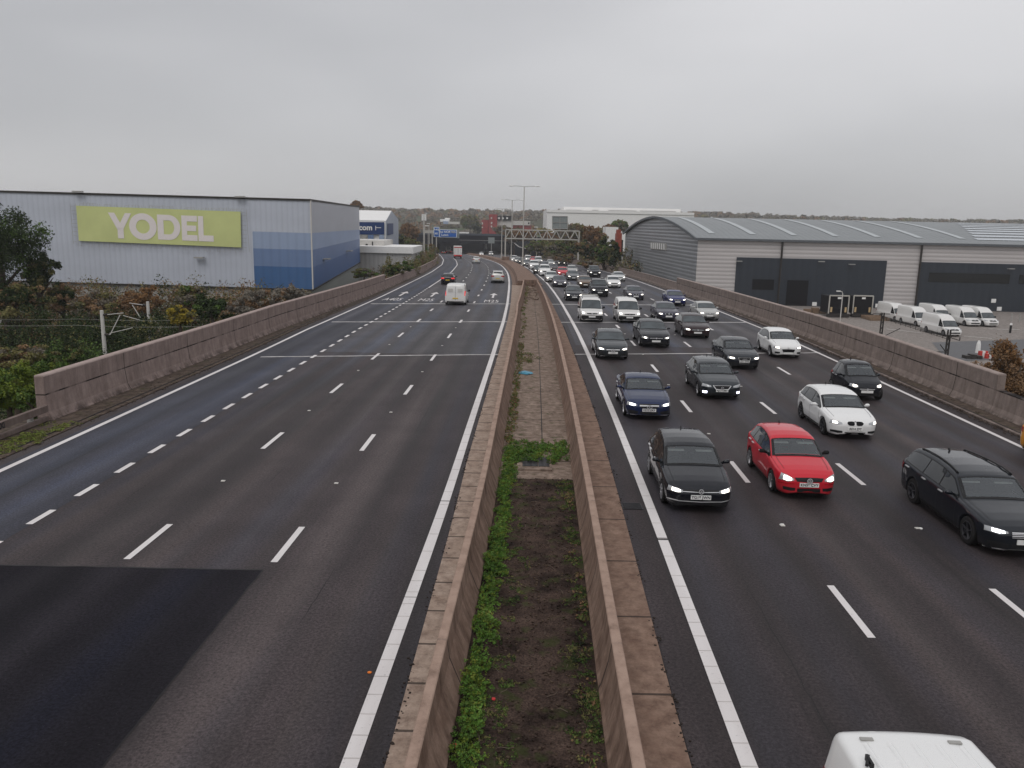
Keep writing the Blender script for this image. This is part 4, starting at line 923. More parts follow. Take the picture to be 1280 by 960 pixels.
# ------------------------------------------------------------------ far buildings
def block(name, label, D, boxes, cat='building'):
    r_ = empty(name, (0, 0, 0)); tag(r_, label, cat)
    for (pn_, x0, x1, y0, y1, mt, dd, dep, zb) in boxes:
        m = MB(); boxpx(m, x0, x1, y0, y1, D + dd, dep, 0, zb); m.build(pn_, M[mt], r_)
    return r_
block('brick_building', 'red brick block with stair tower and black and white upper storeys', 520, [
    ('tower', 611, 621.5, 268, 300, 'brick', 0, 12, -8), ('wing_wall', 602, 610.9, 275, 300, 'brick', 2, 14, -8), ('black_storey', 621.6, 640, 270, 275.4, 'black', 3, 14, None),
    ('white_wall', 619.6, 641, 275.5, 300, 'offwhite', 4, 14, -8), ('white_wall', 641.1, 663, 276.5, 281.3, 'offwhite', 5, 14, None), ('red_wall', 641.1, 664, 281.4, 300, 'brick', 6, 14, -8),
    ('window', 622.4, 625, 271.7, 273.9, 'white', 2.8, .3, None), ('window', 627.5, 629.6, 271.9, 273.9, 'white', 2.8, .3, None), ('window', 632.8, 635, 271.7, 273.7, 'white', 2.8, .3, None),
    ('window', 613.5, 615.4, 277.5, 280, 'offwhite', -.3, .3, None), ('window', 613.5, 615.2, 282, 284.2, 'offwhite', -.3, .3, None), ('window', 613.4, 615.2, 271.6, 273.4, 'offwhite', -.3, .3, None),
    ('window', 602.3, 603.6, 278, 280.5, 'offwhite', 1.7, .3, None), ('window', 602.3, 603.6, 283.4, 285, 'offwhite', 1.7, .3, None), ('window', 660, 661.8, 278, 280, 'dark', 4.7, .3, None)])
w2 = block('warehouse', 'very long low white warehouse on the skyline behind the autumn trees', 450, [
    ('lower_wall', 683, 868, 265.8, 292, 'white', 0, 60, -8), ('upper_wall', 705, 851, 261.4, 268.3, 'white', 26, 50, None)])
m = MB()
for (x0, x1, y0, y1, dd) in ((683, 868, 269.2, 269.6, -.15), (708, 727, 262.9, 263.3, 25.8), (740, 748, 262.8, 263.4, 25.8), (760, 796, 263.6, 264.0, 25.8), (800, 845, 264.5, 264.9, 25.8)):
    a_ = at(x0, y0 - (x1 - x0) * .0206, 450 + dd); b_ = at(x1, y0, 450 + dd); m.bar(a_, b_, .25)
m.build('shadow_line', M['galv'], w2)
block('shed', 'small white shed on the green field below the hills', 700, [('wall', 550, 561, 274, 277, 'white', 0, 10, None), ('roof', 556, 562, 272.6, 274.6, 'white', 8, 8, None)], 'shed')
block('shed', 'pale blue and white long shed beside the green field', 690, [('wall', 554, 560, 276.6, 280, 'clad_b1', 0, 10, None), ('long_wall', 560, 574, 277.2, 280, 'offwhite', 2, 10, None)], 'shed')
block('shed', 'small flat white roof behind the green tree by the brick tower', 240, [('wall', 757, 773, 284, 294, 'white', 0, 8, -8)], 'building')
block('bus', 'white flat sided vehicle above the dark bridge beside the blue sign', 405, [('body', 574, 586, 290.2, 294.4, 'white', 3, 2.5, None)], 'lorry')
block('shed', 'little white gable above the right end of the dark bridge', 430, [('wall', 604, 608.5, 292.5, 296, 'white', 0, 4, -6)], 'shed')
# green field
v = []; f = []
for j, y in enumerate((560, 600, 640, 680)):
    for i, px in enumerate((538, 548, 560, 570, 578)): x = (px - 640) / 1014 * y; v.append((x, y, TZ(x, y) + .6))
for j in range(3):
    for i in range(4): f.append((j * 5 + i, j * 5 + i + 1, (j + 1) * 5 + i + 1, (j + 1) * 5 + i))
struct(mesh_obj('field', v, f, simple('meadow', (.075, .115, .035), .9, var=.2, scale=.05)))
bt = empty('brick_tower', (0, 0, 0)); tag(bt, 'narrow orange brick tower with pale cap on a white base beside the arched warehouse', 'tower')
m = MB(); boxpx(m, 770, 777.6, 292, 318.5, 178, 3, 0, None); boxpx(m, 771.5, 776.5, 287, 291.9, 178.3, 2.2); m.build('shaft', M['brick_p'], bt)
m = MB(); boxpx(m, 764.5, 779, 319.6, 334, 177.5, 4, 0, -8); m.build('base', M['offwhite'], bt)
m = MB(); boxpx(m, 777.7, 779, 300, 319, 178.2, 3); boxpx(m, 764, 779.4, 318.6, 319.5, 177.3, 4.4); m.build('cap', M['dark'], bt)
# ------------------------------------------------------------------ arched warehouse on the right
wr = empty('warehouse', (0, 0, 0)); tag(wr, 'grey ribbed warehouse with arched roof and dark dock walls beyond the parapet', 'warehouse')
ez = 5.65; YZ = -4.6
A = (at(873, 297, 131).x, 131.0); Bc = (at(782, 290, 195).x, 195.0); Cx = 118.0; Cc = (Cx, 131 - .085 * (Cx - A[0])); Dv = (Cx + Bc[0] - A[0], Cc[1] + 64)
m = MB(); wallquad(m, A, Cc, YZ, YZ, ez, ez)
m.build('side_wall', M['wh_side'], wr)
NS = 18
def arch(t): return ez + 3.6 * (1 - abs(2 * t - 1) ** 1.75)
gv = [(A[0], A[1], YZ)] + [(A[0] + (Bc[0] - A[0]) * i / NS, A[1] + 64 * i / NS, arch(i / NS) - .15) for i in range(NS + 1)] + [(Bc[0], Bc[1], YZ)]
mesh_obj('gable_wall', gv, [tuple(range(len(gv)))], M['wh_gable'], wr)
rv = []; rf = []
nu = 12
for i in range(NS + 1):
    for j in range(nu + 1):
        t = i / NS; u = j / nu; x = (A[0] - .5) + (Cc[0] - A[0]) * u + (Bc[0] - A[0]) * t; y = A[1] - .35 + (Cc[1] - A[1]) * u + 64.7 * t; rv.append((x, y, arch(t)))
for i in range(NS):
    for j in range(nu): k = i * (nu + 1) + j; rf.append((k, k + 1, k + nu + 2, k + nu + 1))
mesh_obj('roof', rv, rf, M['wh_roof'], wr, smooth=True)
def rp(u, t, dz=.06): return (A[0] - .5 + (Cc[0] - A[0]) * u + (Bc[0] - A[0]) * t, A[1] - .35 + (Cc[1] - A[1]) * u + 64.7 * t, arch(t) + dz)
m = MB()
for k in range(14):
    u = .035 + k * .073
    if u > .98: break
    if .50 < u < .74: continue
    m = MB()
    for i in range(8): t0 = .06 + i * .045; t1 = t0 + .045; m.add([rp(u, t0), rp(u + .011, t0), rp(u + .011, t1), rp(u, t1)], [(0, 1, 2, 3)])
    m.build('skylight', M['skylight'], wr)
m = MB()
for k in range(9):
    t0 = .05 + k * .042; m.add([rp(.50 + .012 * k, t0), rp(.70 + .02 * (k % 3), t0), rp(.70 + .02 * (k % 3), t0 + .02), rp(.50 + .012 * k, t0 + .02)], [(0, 1, 2, 3)])
m.build('solar_panel', simple('roof_panel', (.50, .54, .58), .25, .2), wr)
m = MB()
for i in range(NS):
    a_ = rp(0, i / NS, -.12); b_ = rp(0, (i + 1) / NS, -.12); m.bar(a_, b_, .25, .42)
m.bar((A[0] - .6, A[1] - .45, ez - .1), (Cc[0], Cc[1] - .45, ez - .1), .3, .34); m.build('roof_edge', simple('roof_edge_grey', (.11, .12, .13), .5), wr)
def onside(px, py, dd=-.12):
    # intersection of the sight line with the side wall plane
    d = ray(px, py); n = Vector((.085, 1, 0)); k = .085 * A[0] + A[1]; D = (k + dd) / (n.x * d.x + n.y); return Vector((d.x * D, D, CAM_H + d.z * D))
def sidepanel(name, x0, x1, yt, yb, mat, dd=-.12, th=.1, zb=None):
    a = onside(x0, yt, dd); b = onside(x1, yt + (x1 - x0) * .024, dd); zb0 = onside(x0, yb, dd).z if zb is None else zb
    v = [(a.x, a.y, zb0), (b.x, b.y, zb0), (b.x, b.y, a.z), (a.x, a.y, a.z)]; v += [(x, y + th, z) for x, y, z in v]
    return mesh_obj(name, v, [(0, 1, 2, 3), (7, 6, 5, 4), (0, 4, 5, 1), (1, 5, 6, 2), (2, 6, 7, 3), (3, 7, 4, 0)], M[mat], wr)
sidepanel('dock_wall', 921, 1109, 321.5, 0, 'wh_dark', zb=YZ); sidepanel('office_wall', 1151, 1420, 327.5, 0, 'wh_dark', zb=YZ)
sidepanel('dock_door', 941, 968, 348.8, 0, 'dark', -.2, .07, zb=-2.2); sidepanel('dock_door', 984.5, 1011, 350, 0, 'dark', -.2, .07, zb=YZ)
sidepanel('window', 1162, 1263, 340.5, 352.3, 'glass_b', -.2, .07); sidepanel('window', 1275, 1300, 343.5, 354.5, 'glass_b', -.2, .07)
for (x, y) in ((924, 326.5), (1027, 327), (1065, 330.5), (1264, 336)):
    p_ = onside(x, y, -.7); m = MB(); m.box(p_.x - .45, p_.x + .45, p_.y - .25, p_.y + .3, p_.z - .06, p_.z + .06); m.build('wall_light', M['galv'], wr)
for (x, y) in ((1018, 380), (1097, 382), (1242, 376), (1249, 386)):
    p_ = onside(x, y, -.25); m = MB(); m.box(p_.x - .35, p_.x + .35, p_.y - .04, p_.y + .04, p_.z - .3, p_.z + .3); m.build('wall_sign', M['white'], wr)
for x0, x1 in ((978.5, 971), (1153.5, 1142)):
    a_ = onside(x0, 302, -.3); m = MB(); m.tube([(a_.x, a_.y, ez - .2), (a_.x, a_.y, YZ)], .16, 8); m.build('downpipe', M['darksteel'], wr)
# sign on the gable: small plate with pale upright characters
sg = empty('gable_sign', (0, 0, 0)); tag(sg, 'dark framed sign of pale upright letters on the ribbed gable', 'sign')
gd = Vector((Bc[0] - A[0], 64, 0)).normalized(); gn = Vector((-gd.y, gd.x, 0))
def ongable(px, py, o=.25):
    d = ray(px, py); n_ = Vector((gn.x, gn.y, 0)); k = n_.dot(Vector((A[0], A[1], 0))) + o; D = k / (n_.x * d.x + n_.y); return Vector((d.x * D, D, CAM_H + d.z * D))
g = [ongable(813, 302.5), ongable(832, 304.2), ongable(832, 313), ongable(813, 311.2)]
mesh_obj('board', [tuple(k) for k in g] + [tuple(k - gn * .2) for k in g], [(0, 1, 2, 3), (4, 7, 6, 5), (0, 4, 5, 1), (2, 6, 7, 3), (1, 5, 6, 2), (0, 3, 7, 4)], M['galv'], sg)
m = MB()
for k in range(7):
    a_ = g[0].lerp(g[1], (k + .25) / 7.2); b_ = g[0].lerp(g[1], (k + .8) / 7.2); c_ = g[3].lerp(g[2], (k + .8) / 7.2); d_ = g[3].lerp(g[2], (k + .25) / 7.2); s_ = gn * .04
    m.add([tuple(a_ + s_ + Vector((0, 0, -.12))), tuple(b_ + s_ + Vector((0, 0, -.12))), tuple(c_ + s_ + Vector((0, 0, .12))), tuple(d_ + s_ + Vector((0, 0, .12)))], [(0, 1, 2, 3)])
m.build('letters', M['white'], sg)
# yard
v = [(22, 35, YZ - .02), (150, 35, YZ - .02), (150, 140, YZ - .02), (22, 150, YZ - .02)]
struct(mesh_obj('yard', v, [(0, 1, 2, 3)], M['yard']))
struct(mesh_obj('yard_patch', [tuple(at_z(*p, YZ + .004)) for p in ((1165, 428), (1285, 424), (1300, 447), (1185, 452))], [(3, 2, 1, 0)], simple('yard_tarmac', (.13, .13, .135), .8)))
v = []; f = []
for k_, (a_, b_) in enumerate((((1108, 411), (1152, 416)), ((1150, 405), (1178, 419)), ((1236, 411), (1275, 412)), ((1205, 420), (1240, 423)), ((1120, 402), (1138, 405)))):
    p_, q_ = at_z(*a_, YZ + .004), at_z(*b_, YZ + .004); n_ = (q_ - p_).cross(Vector((0, 0, 1))).normalized() * .16
    struct(mesh_obj('yard_line', [tuple(p_ - n_), tuple(q_ - n_), tuple(q_ + n_), tuple(p_ + n_)], [(0, 1, 2, 3)], simple('yard_paint', (.50, .48, .45), .7, var=.3)))
# dock shelters in front of the dark wall
def shelter(px, label, grp='dock shelters along the dark wall'):
    b = at_z(px, 396.5, YZ); root = empty('dock_shelter', (b.x, b.y, YZ)); tag(root, label, 'dock shelter')
    w = 1.35; h = 2.9
    m = MB(); m.box(-w, w, .12, 3.2, 0.5, h); m.build('hood', M['dark'], root)
    m = MB()
    for s in (-1, 1): m.bar((s * w, 0, -.0), (s * w, 0, h + .1), .14)
    m.bar((-w, 0, h + .1), (w, 0, h + .1), .16); m.build('frame', M['galv_light'], root)
    for s in (-1, 1): m = MB(); m.box(s * 1.0 - .12, s * 1.0 + .12, -.06, .06, .7, 1.4); m.build('bumper', simple('bumper_pale', (.55, .40, .22), .6), root)
    m = MB(); m.box(-1.5, 1.5, -.3, .3, .05, .5); m.build('ramp', M['darksteel'], root)
    m = MB(); m.box(-.25, .25, -.12, -.06, h - .35, h - .1); m.build('number_board', M['white'], root)
shelter(1047, 'dark dock shelter with pale frame, left one behind the lamp post'); shelter(1077, 'dark dock shelter with pale frame, right one nearest the ribbed wall')
b = at_z(1050, 402, YZ); m = MB(); m.tube([(0, 0, 0), (0, 0, 3.7), (-.1, 0, 3.95), (-.5, 0, 4.05)], [.07, .06, .05, .05], 8); r_ = empty('lamp_post', b); tag(r_, 'short white hooked lamp post in front of the dock shelters', 'lamp post'); m.build('post', M['offwhite'], r_)
m = MB(); m.box(-.85, -.35, -.09, .09, 3.98, 4.1); m.build('lamp_head', M['white'], r_)
b = at_z(1100, 401, YZ); m = MB()
for k in range(6): m.box(-1.3, 1.3, k * .55, k * .55 + .4, 0, .35 + .1 * (k % 2))
o = m.build('pallet_stack', M['wood'], None, loc=(b.x, b.y, YZ)); tag(o, 'low stack of pale timber beside the right dock shelter', 'pallets')
b = at_z(1020, 392, YZ); m = MB(); [m.box(-1.6 + k * 1.1, -.7 + k * 1.1, 0, .8, 0, .6 + .2 * (k % 2)) for k in range(3)]
o = m.build('pallet_stack', M['wood'], None, loc=(b.x, b.y, YZ)); tag(o, 'brown timber heaps at the foot of the left dock shelter', 'pallets')
for i, (px, py) in enumerate(((1264, 402), (1274, 402))):
    b = at_z(px, py, YZ); m = MB(); m.tube([(0, 0, 0), (0, 0, 1.1)], .09, 8); o = m.build('bollard', M['galv'], None, loc=b); tag(o, 'pale bollard beside the office wall, %s of the pair' % ('left one' if i == 0 else 'right one'), 'bollard')
b = at_z(1262.5, 416, YZ); r_ = empty('marker_post', b); tag(r_, 'black marker post with a white cap standing in the open yard', 'post')
m = MB(); m.tube([(0, 0, 0), (0, 0, .95)], .13, 8); m.build('post', M['black'], r_); m = MB(); m.tube([(0, 0, .95), (0, 0, 1.2)], [.15, .10], 8); m.build('cap', M['white'], r_)
for i, (px, py, s) in enumerate(((1228, 446.5, 1), (1236, 448, .8))):
    b = at_z(px, py, YZ); m = MB()
    for k in range(3): m.box(-.40 + k * .28, -.40 + k * .28 + .27, -.15, .15, 0, .62 * s, k % 2)
    o = m.build('road_barrier', [simple('barrier_red', (.55, .06, .05), .5), M['white']], None, loc=b, rz=.2 * i); tag(o, 'red and white plastic barrier in the yard, %s' % ('next to the parked grey car' if i == 0 else 'nearest the rust coloured bush'), 'barrier')
b = at_z(1222, 441, YZ); m = MB(); m.tube([(0, 0, 0), (0, 0, .9), (0, 0, 1.25)], [.25, .2, .1], 8); o = m.build('sack', M['white'], None, loc=b); tag(o, 'small white sack on end behind the parked grey car', 'sack')
b = at_z(1215, 448, YZ); m = MB(); [m.box(-.8 + k * .55, -.3 + k * .55, -.4, .4, 0, .30 + .12 * (k % 2)) for k in range(3)]
o = m.build('crate', M['darksteel'], None, loc=b); tag(o, 'low dark heap of flat crates in the yard left of the red and white barriers', 'crates')
# low wall / rail on the yard edge
a0 = at(1103, 395, 74); a1 = at(1186, 420, 64)
m = MB()
for k in range(3): m.bar(a0 + Vector((0, 0, -.10 * k)), a1 + Vector((0, 0, -.13 * k)), .035)
for k in range(14): P = a0.lerp(a1, k / 13); m.bar(P + Vector((0, 0, .04)), P + Vector((0, 0, -.32)), .03)
tag(m.build('cable_run', M['darksteel']), 'dark bundle of sagging cables strung between the two dark masts', 'cables')
def mast_dark(px, py, D, h0, label, arms):
    T = at(px, py, D); root = empty('mast', (T.x, D, -6.6)); tag(root, label, 'mast'); m = MB(); Hh = T.z + 6.6
    for s in (-1, 1): m.bar((s * .1, 0, 0), (s * .1, 0, Hh), .08, .14)
    for k in range(int(Hh / .5)): m.bar((-.1, 0, k * .5), (.1, 0, k * .5 + .5), .04)
    m.build('pole', M['darksteel'], root); m = MB()
    for a_, b_ in arms: m.bar(a_ if len(a_) == 3 else a_, b_, .06)
    for i, (a_, b_) in enumerate(arms): pass
    o = m.build('arm', M['darksteel'], root); o.location = (0, 0, Hh)
mast_dark(1104, 391, 74, 0, 'dark lattice mast beside the parked white vans above the parapet', [((-.9, 0, -.1), (.6, 0, -.1)), ((0, 0, -2.3), (1.7, 0, -1.4)), ((0, 0, -2.5), (1.2, 0, -2.4))])
mast_dark(1187, 412, 64, 0, 'dark lattice mast nearest the camera between the vans and the parapet', [((0, 0, -.6), (.9, 0, -.85)), ((.9, 0, -.85), (.9, 0, -.6)), ((-.6, 0, -1.2), (0, 0, -1.9)), ((-.9, 0, -1.8), (0, 0, -1.8))])
# ------------------------------------------------------------------ railway masts and wires on the left
def mast_pale(px, py, D, label, flip):
    T = at(px, py, D); root = empty('catenary_mast', (T.x, D, -6.6)); tag(root, label, 'mast'); Hh = T.z + 6.6
    m = MB(); m.tube([(0, 0, 0), (0, 0, Hh)], [.17, .13], 8); m.build('pole', M['offwhite'], root)
    m = MB(); s = flip
    m.bar((0, 0, Hh - .35), (s * 1.6, 0, Hh + .05 - .2), .05); m.bar((s * 1.35, 0, Hh - .3), (s * .5, 0, Hh - 1.8), .05); m.bar((s * .45, 0, Hh - 1.7), (s * 2.2, 0, Hh - 1.25), .045); m.bar((0, 0, Hh - 1.8), (s * .5, 0, Hh - 1.8), .05)
    m.build('cantilever', M['offwhite'], root)
    m = MB(); m.tube([(s * .12, 0, Hh - .33), (s * .4, 0, Hh - .26)], .09, 6); m.tube([(s * .1, 0, Hh - 1.8), (s * .4, 0, Hh - 1.8)], .09, 6); m.build('insulator', M['darksteel'], root)
mast_pale(127, 388, 60, 'pale catenary mast with arm, the nearer one left of the parapet', 1); mast_pale(184.5, 377, 70, 'pale catenary mast farther along, below the yellow shrub', -1)
m = MB()
for (y0, y1, k) in ((398, 398.8, .006), (405.5, 407, .008)):
    a_ = at(-60, y0 - .5, 60.5); b_ = at(250, y1 + 1, 62); pts = [a_.lerp(b_, i / 16) + Vector((0, 0, -.10 * math.sin(PI * ((i % 8) / 8)))) for i in range(17)]; m.tube(pts, k, 5)
tag(m.build('overhead_wire', M['galv']), 'thin overhead railway wires crossing the dark thicket at the left edge', 'wires')
# ------------------------------------------------------------------ bridge over the motorway
br = empty('bridge', (0, 0, 0)); tag(br, 'dark steel bridge crossing the motorway in the distance', 'bridge')
m = MB(); boxpx(m, 520, 634, 295.2, 303, 400, 75); m.build('deck', M['bridge'], br)
m = MB(); m.bar(at(574, 300.0, 399.8), at(634, 301.3, 399.8), .14); m.build('deck_rail', M['galv'], br)
m = MB(); m.box(-75, 40, 474.5, 476, -14, 0); m.build('shade_backing', M['bridge'], br)  # added dark wall, stands in for the shade under the deck
m = MB(); boxpx(m, 520, 634, 292.9, 295.1, 400.4, .3); m.build('parapet', simple('bridge_parapet', (.06, .07, .085), .6), br)
for px in (604.5, 546, 575):
    m = MB(); p_ = at(px, 303, 404); m.box(p_.x - .5, p_.x + .5, 401, 410, -9.5, p_.z); m.build('pier', M['bridge'], br)
m = MB(); p_ = at(540, 303, 402); m.box(p_.x - 22, p_.x, 399.6, 412, -12, p_.z - .02); m.build('abutment', M['bridge'], br)
m = MB(); v = []
for D in (296, 330, 365, 405):
    v.append((cR4(D) + 1.9, D, ZR(D) - 1)); v.append((cR4(D) + 1.9, D, -2.9 + (2.2 if D > 400 else 0)))
m.add(v + [(x + 1.2, y, z) for x, y, z in v], [(2 * i, 2 * i + 2, 2 * i + 3, 2 * i + 1) for i in range(3)] + [(2 * i + 1, 2 * i + 3, 2 * i + 11, 2 * i + 9) for i in range(3)] + [(0, 1, 9, 8)]); m.build('wing_wall', M['bridge'], br)
m = MB()
for i in range(3): m.bar(Vector(v[2 * i + 1]) + Vector((.3, 0, .15)), Vector(v[2 * i + 3]) + Vector((.3, 0, .15)), .35, .3)
m.build('coping', M['galv'], br)
# ------------------------------------------------------------------ blue motorway sign on its posts
sg = empty('motorway_sign', (0, 0, 0)); tag(sg, 'blue motorway direction sign with pale border left of the bridge', 'road sign')
Ds = 262.
def rect(name, x0, x1, y0, y1, D, mat, parent, dep=.1):
    m = MB(); boxpx(m, x0, x1, y0, y1, D, dep); return m.build(name, M[mat], parent)
p1 = rect('small_panel', 542.0, 549.2, 283.8, 296.2, Ds, 'sign_white', sg); rect('face', 542.7, 548.6, 284.5, 295.5, Ds - .12, 'sign_blue', p1)
p2 = rect('large_panel', 549.3, 571.2, 287.2, 296.6, Ds, 'sign_white', sg); rect('face', 550, 570.3, 287.9, 295.9, Ds - .12, 'sign_blue', p2)
rect('side_panel', 571.3, 574.2, 288, 297.8, Ds + 1.2, 'sign_back', sg)
for body, px, py, s, pr in (('A405', 545.7, 287, .82, p1), ('M1', 545.7, 292, .9, p1), ('The NORTH', 558, 290.0, .95, p2), ('Luton', 556, 293.6, .95, p2), ('M25', 566.8, 290.2, .8, p2)):
    text_obj('lettering', body, s, M['sign_white'], pr, Matrix.Translation(at(px, py, Ds - .2)) @ Matrix.Rotation(PI / 2, 4, 'X'), .01, .02)
m = MB()
for px in (540.2, 545.5): a_ = at(px, 284.5 if px > 541 else 290, Ds + .4); m.bar((a_.x, a_.y, ZR(Ds) - 3), (a_.x, a_.y, a_.z), .28)
a_ = at(531, 289.6, Ds + .5); b_ = at(571, 290.6, Ds + .5); m.bar(a_, b_, .3, .9); m.build('support', M['galv_light'], sg)
o = empty('sign_board', (0, 0, 0)); tag(o, 'small grey sign back beside the bridge wing wall', 'road sign'); rect('board', 610.2, 618.2, 296.9, 304.2, 330, 'sign_back', o)
m = MB(); a_ = at(614.2, 304, 330.3); m.bar((a_.x, a_.y, ZR(330)), a_, .2); m.build('post', M['galv'], o)
for k, (px, py, D, lab) in enumerate(((535.2, 282.5, 215, 'short street lamp with pale head next to the telecom mast'), (536.8, 279.5, 330, 'slender street lamp behind the telecom mast'), (671.5, 284, 300, 'thin pole rising behind the gantry truss, left of the sign back'), (684.6, 284, 300, 'thin pole rising behind the gantry truss under the sign back'))):
    T = at(px, py, D); root = empty('street_lamp', (T.x, D, TZ(T.x, D))); tag(root, lab, 'street lamp'); m = MB(); Hh = T.z - TZ(T.x, D); m.tube([(0, 0, 0), (0, 0, Hh)], [.14, .08], 6); m.build('post', M['galv_light'], root)
    m = MB(); m.box(-1.1, .2, -.2, .2, Hh - .05, Hh + .15); m.build('lamp_head', M['white'], root)
T = at(530, 270, 205); tm = empty('telecom_mast', (T.x, 205, TZ(T.x, 205))); tag(tm, 'slim grey telecom mast with a cluster of white antennas', 'mast'); Hh = T.z - TZ(T.x, 205)
m = MB(); m.tube([(0, 0, 0), (0, 0, Hh - 1.2)], [.30, .20], 8); m.build('pole', M['galv_light'], tm)
for s in (-.42, 0, .42): m = MB(); m.box(s - .14, s + .14, -.15 - abs(s) * .2, .05, Hh - 1.1, Hh + .45); m.build('antenna', M['white'], tm)
# ------------------------------------------------------------------ gantry over the oncoming carriageway
ga = empty('sign_gantry', (0, 0, 0)); tag(ga, 'pale lattice gantry spanning the far queue with a grey sign back on top', 'gantry')
Dg = 215.; zr = ZR(Dg); g0 = at(632, 287, Dg); g1 = at(724.5, 288.6, Dg); zt, zb = g0.z, at(632, 298, Dg).z
m = MB()
for y in (Dg, Dg + 1.6):
    m.bar((g0.x, y, zt), (g1.x, y, zt), .26); m.bar((g0.x, y, zb), (g1.x, y, zb), .26); n_ = 8; w_ = (g1.x - g0.x) / n_
    for k in range(n_):
        x0 = g0.x + k * w_; m.bar((x0, y, zb), (x0 + w_ / 2, y, zt), .17); m.bar((x0 + w_ / 2, y, zt), (x0 + w_, y, zb), .17)
    for x0 in (g0.x, g1.x): m.bar((x0, y, zb), (x0, y, zt), .26)
m.build('truss', M['galv_light'], ga)
for x0, y in ((g0.x, Dg), (g1.x - .1, Dg), (g1.x - .1, Dg + 1.6), (g0.x, Dg + 1.6)):
    m = MB(); m.bar((x0, y, zr - .3), (x0, y, zb), .34); m.build('leg', M['galv_light'], ga)
m = MB(); m.box(g0.x - .9, g0.x + 1.1, Dg - 1, Dg + 2.4, zr, zr + 1.5); m.build('plinth', M['conc_brown'], ga)
p_ = rect('sign_back', 690.2, 709.6, 270.3, 286.0, Dg + .3, 'sign_back', ga, .25); m = MB()
for px in (690.4, 700, 709.4): a_ = at(px, 270.3, Dg + .2); b_ = at(px, 287, Dg + .2); m.bar(a_, b_, .14)
for py in (270.4, 278, 285.8): m.bar(at(690.2, py, Dg + .18), at(709.6, py, Dg + .18), .12)
m.build('frame', M['galv'], p_)
# ------------------------------------------------------------------ tall twin-arm lighting columns in the reserve
def column(px, pyt, D, half, label):
    T = at(px, pyt, D); z0 = ZR(D) + .4; root = empty('lamp_post', (T.x, D, z0)); tag(root, label, 'lamp post'); Hh = T.z - z0
    m = MB(); m.tube([(0, 0, 0), (0, 0, 1.6), (0, 0, 1.7), (0, 0, Hh)], [.21, .21, .15, .085], 10); m.build('column', M['galv_light'], root)
    m = MB(); m.tube([(-half + .8, 0, Hh + .10), (-half * .5, 0, Hh + .12), (0, 0, Hh), (half * .5, 0, Hh + .12), (half - .8, 0, Hh + .10)], .06, 6); m.build('arm', M['galv'], root)
    for s in (-1, 1):
        m = MB(); m.tube([(s * (half - 1.0), 0, Hh + .10), (s * (half - .55), 0, Hh + .12), (s * half, 0, Hh + .12)], [.07, .15, .08], 8); m.build('lamp_head', M['white'], root)
column(655.4, 233.3, 178, 3.35, 'tallest twin armed lamp post in the reserve in front of the gantry')
column(640.4, 250.3, 218, 3.0, 'second tall twin armed lamp post left of the tallest one')
column(627.9, 261.3, 243, 2.6, 'third and shortest twin armed lamp post farthest along the bend')
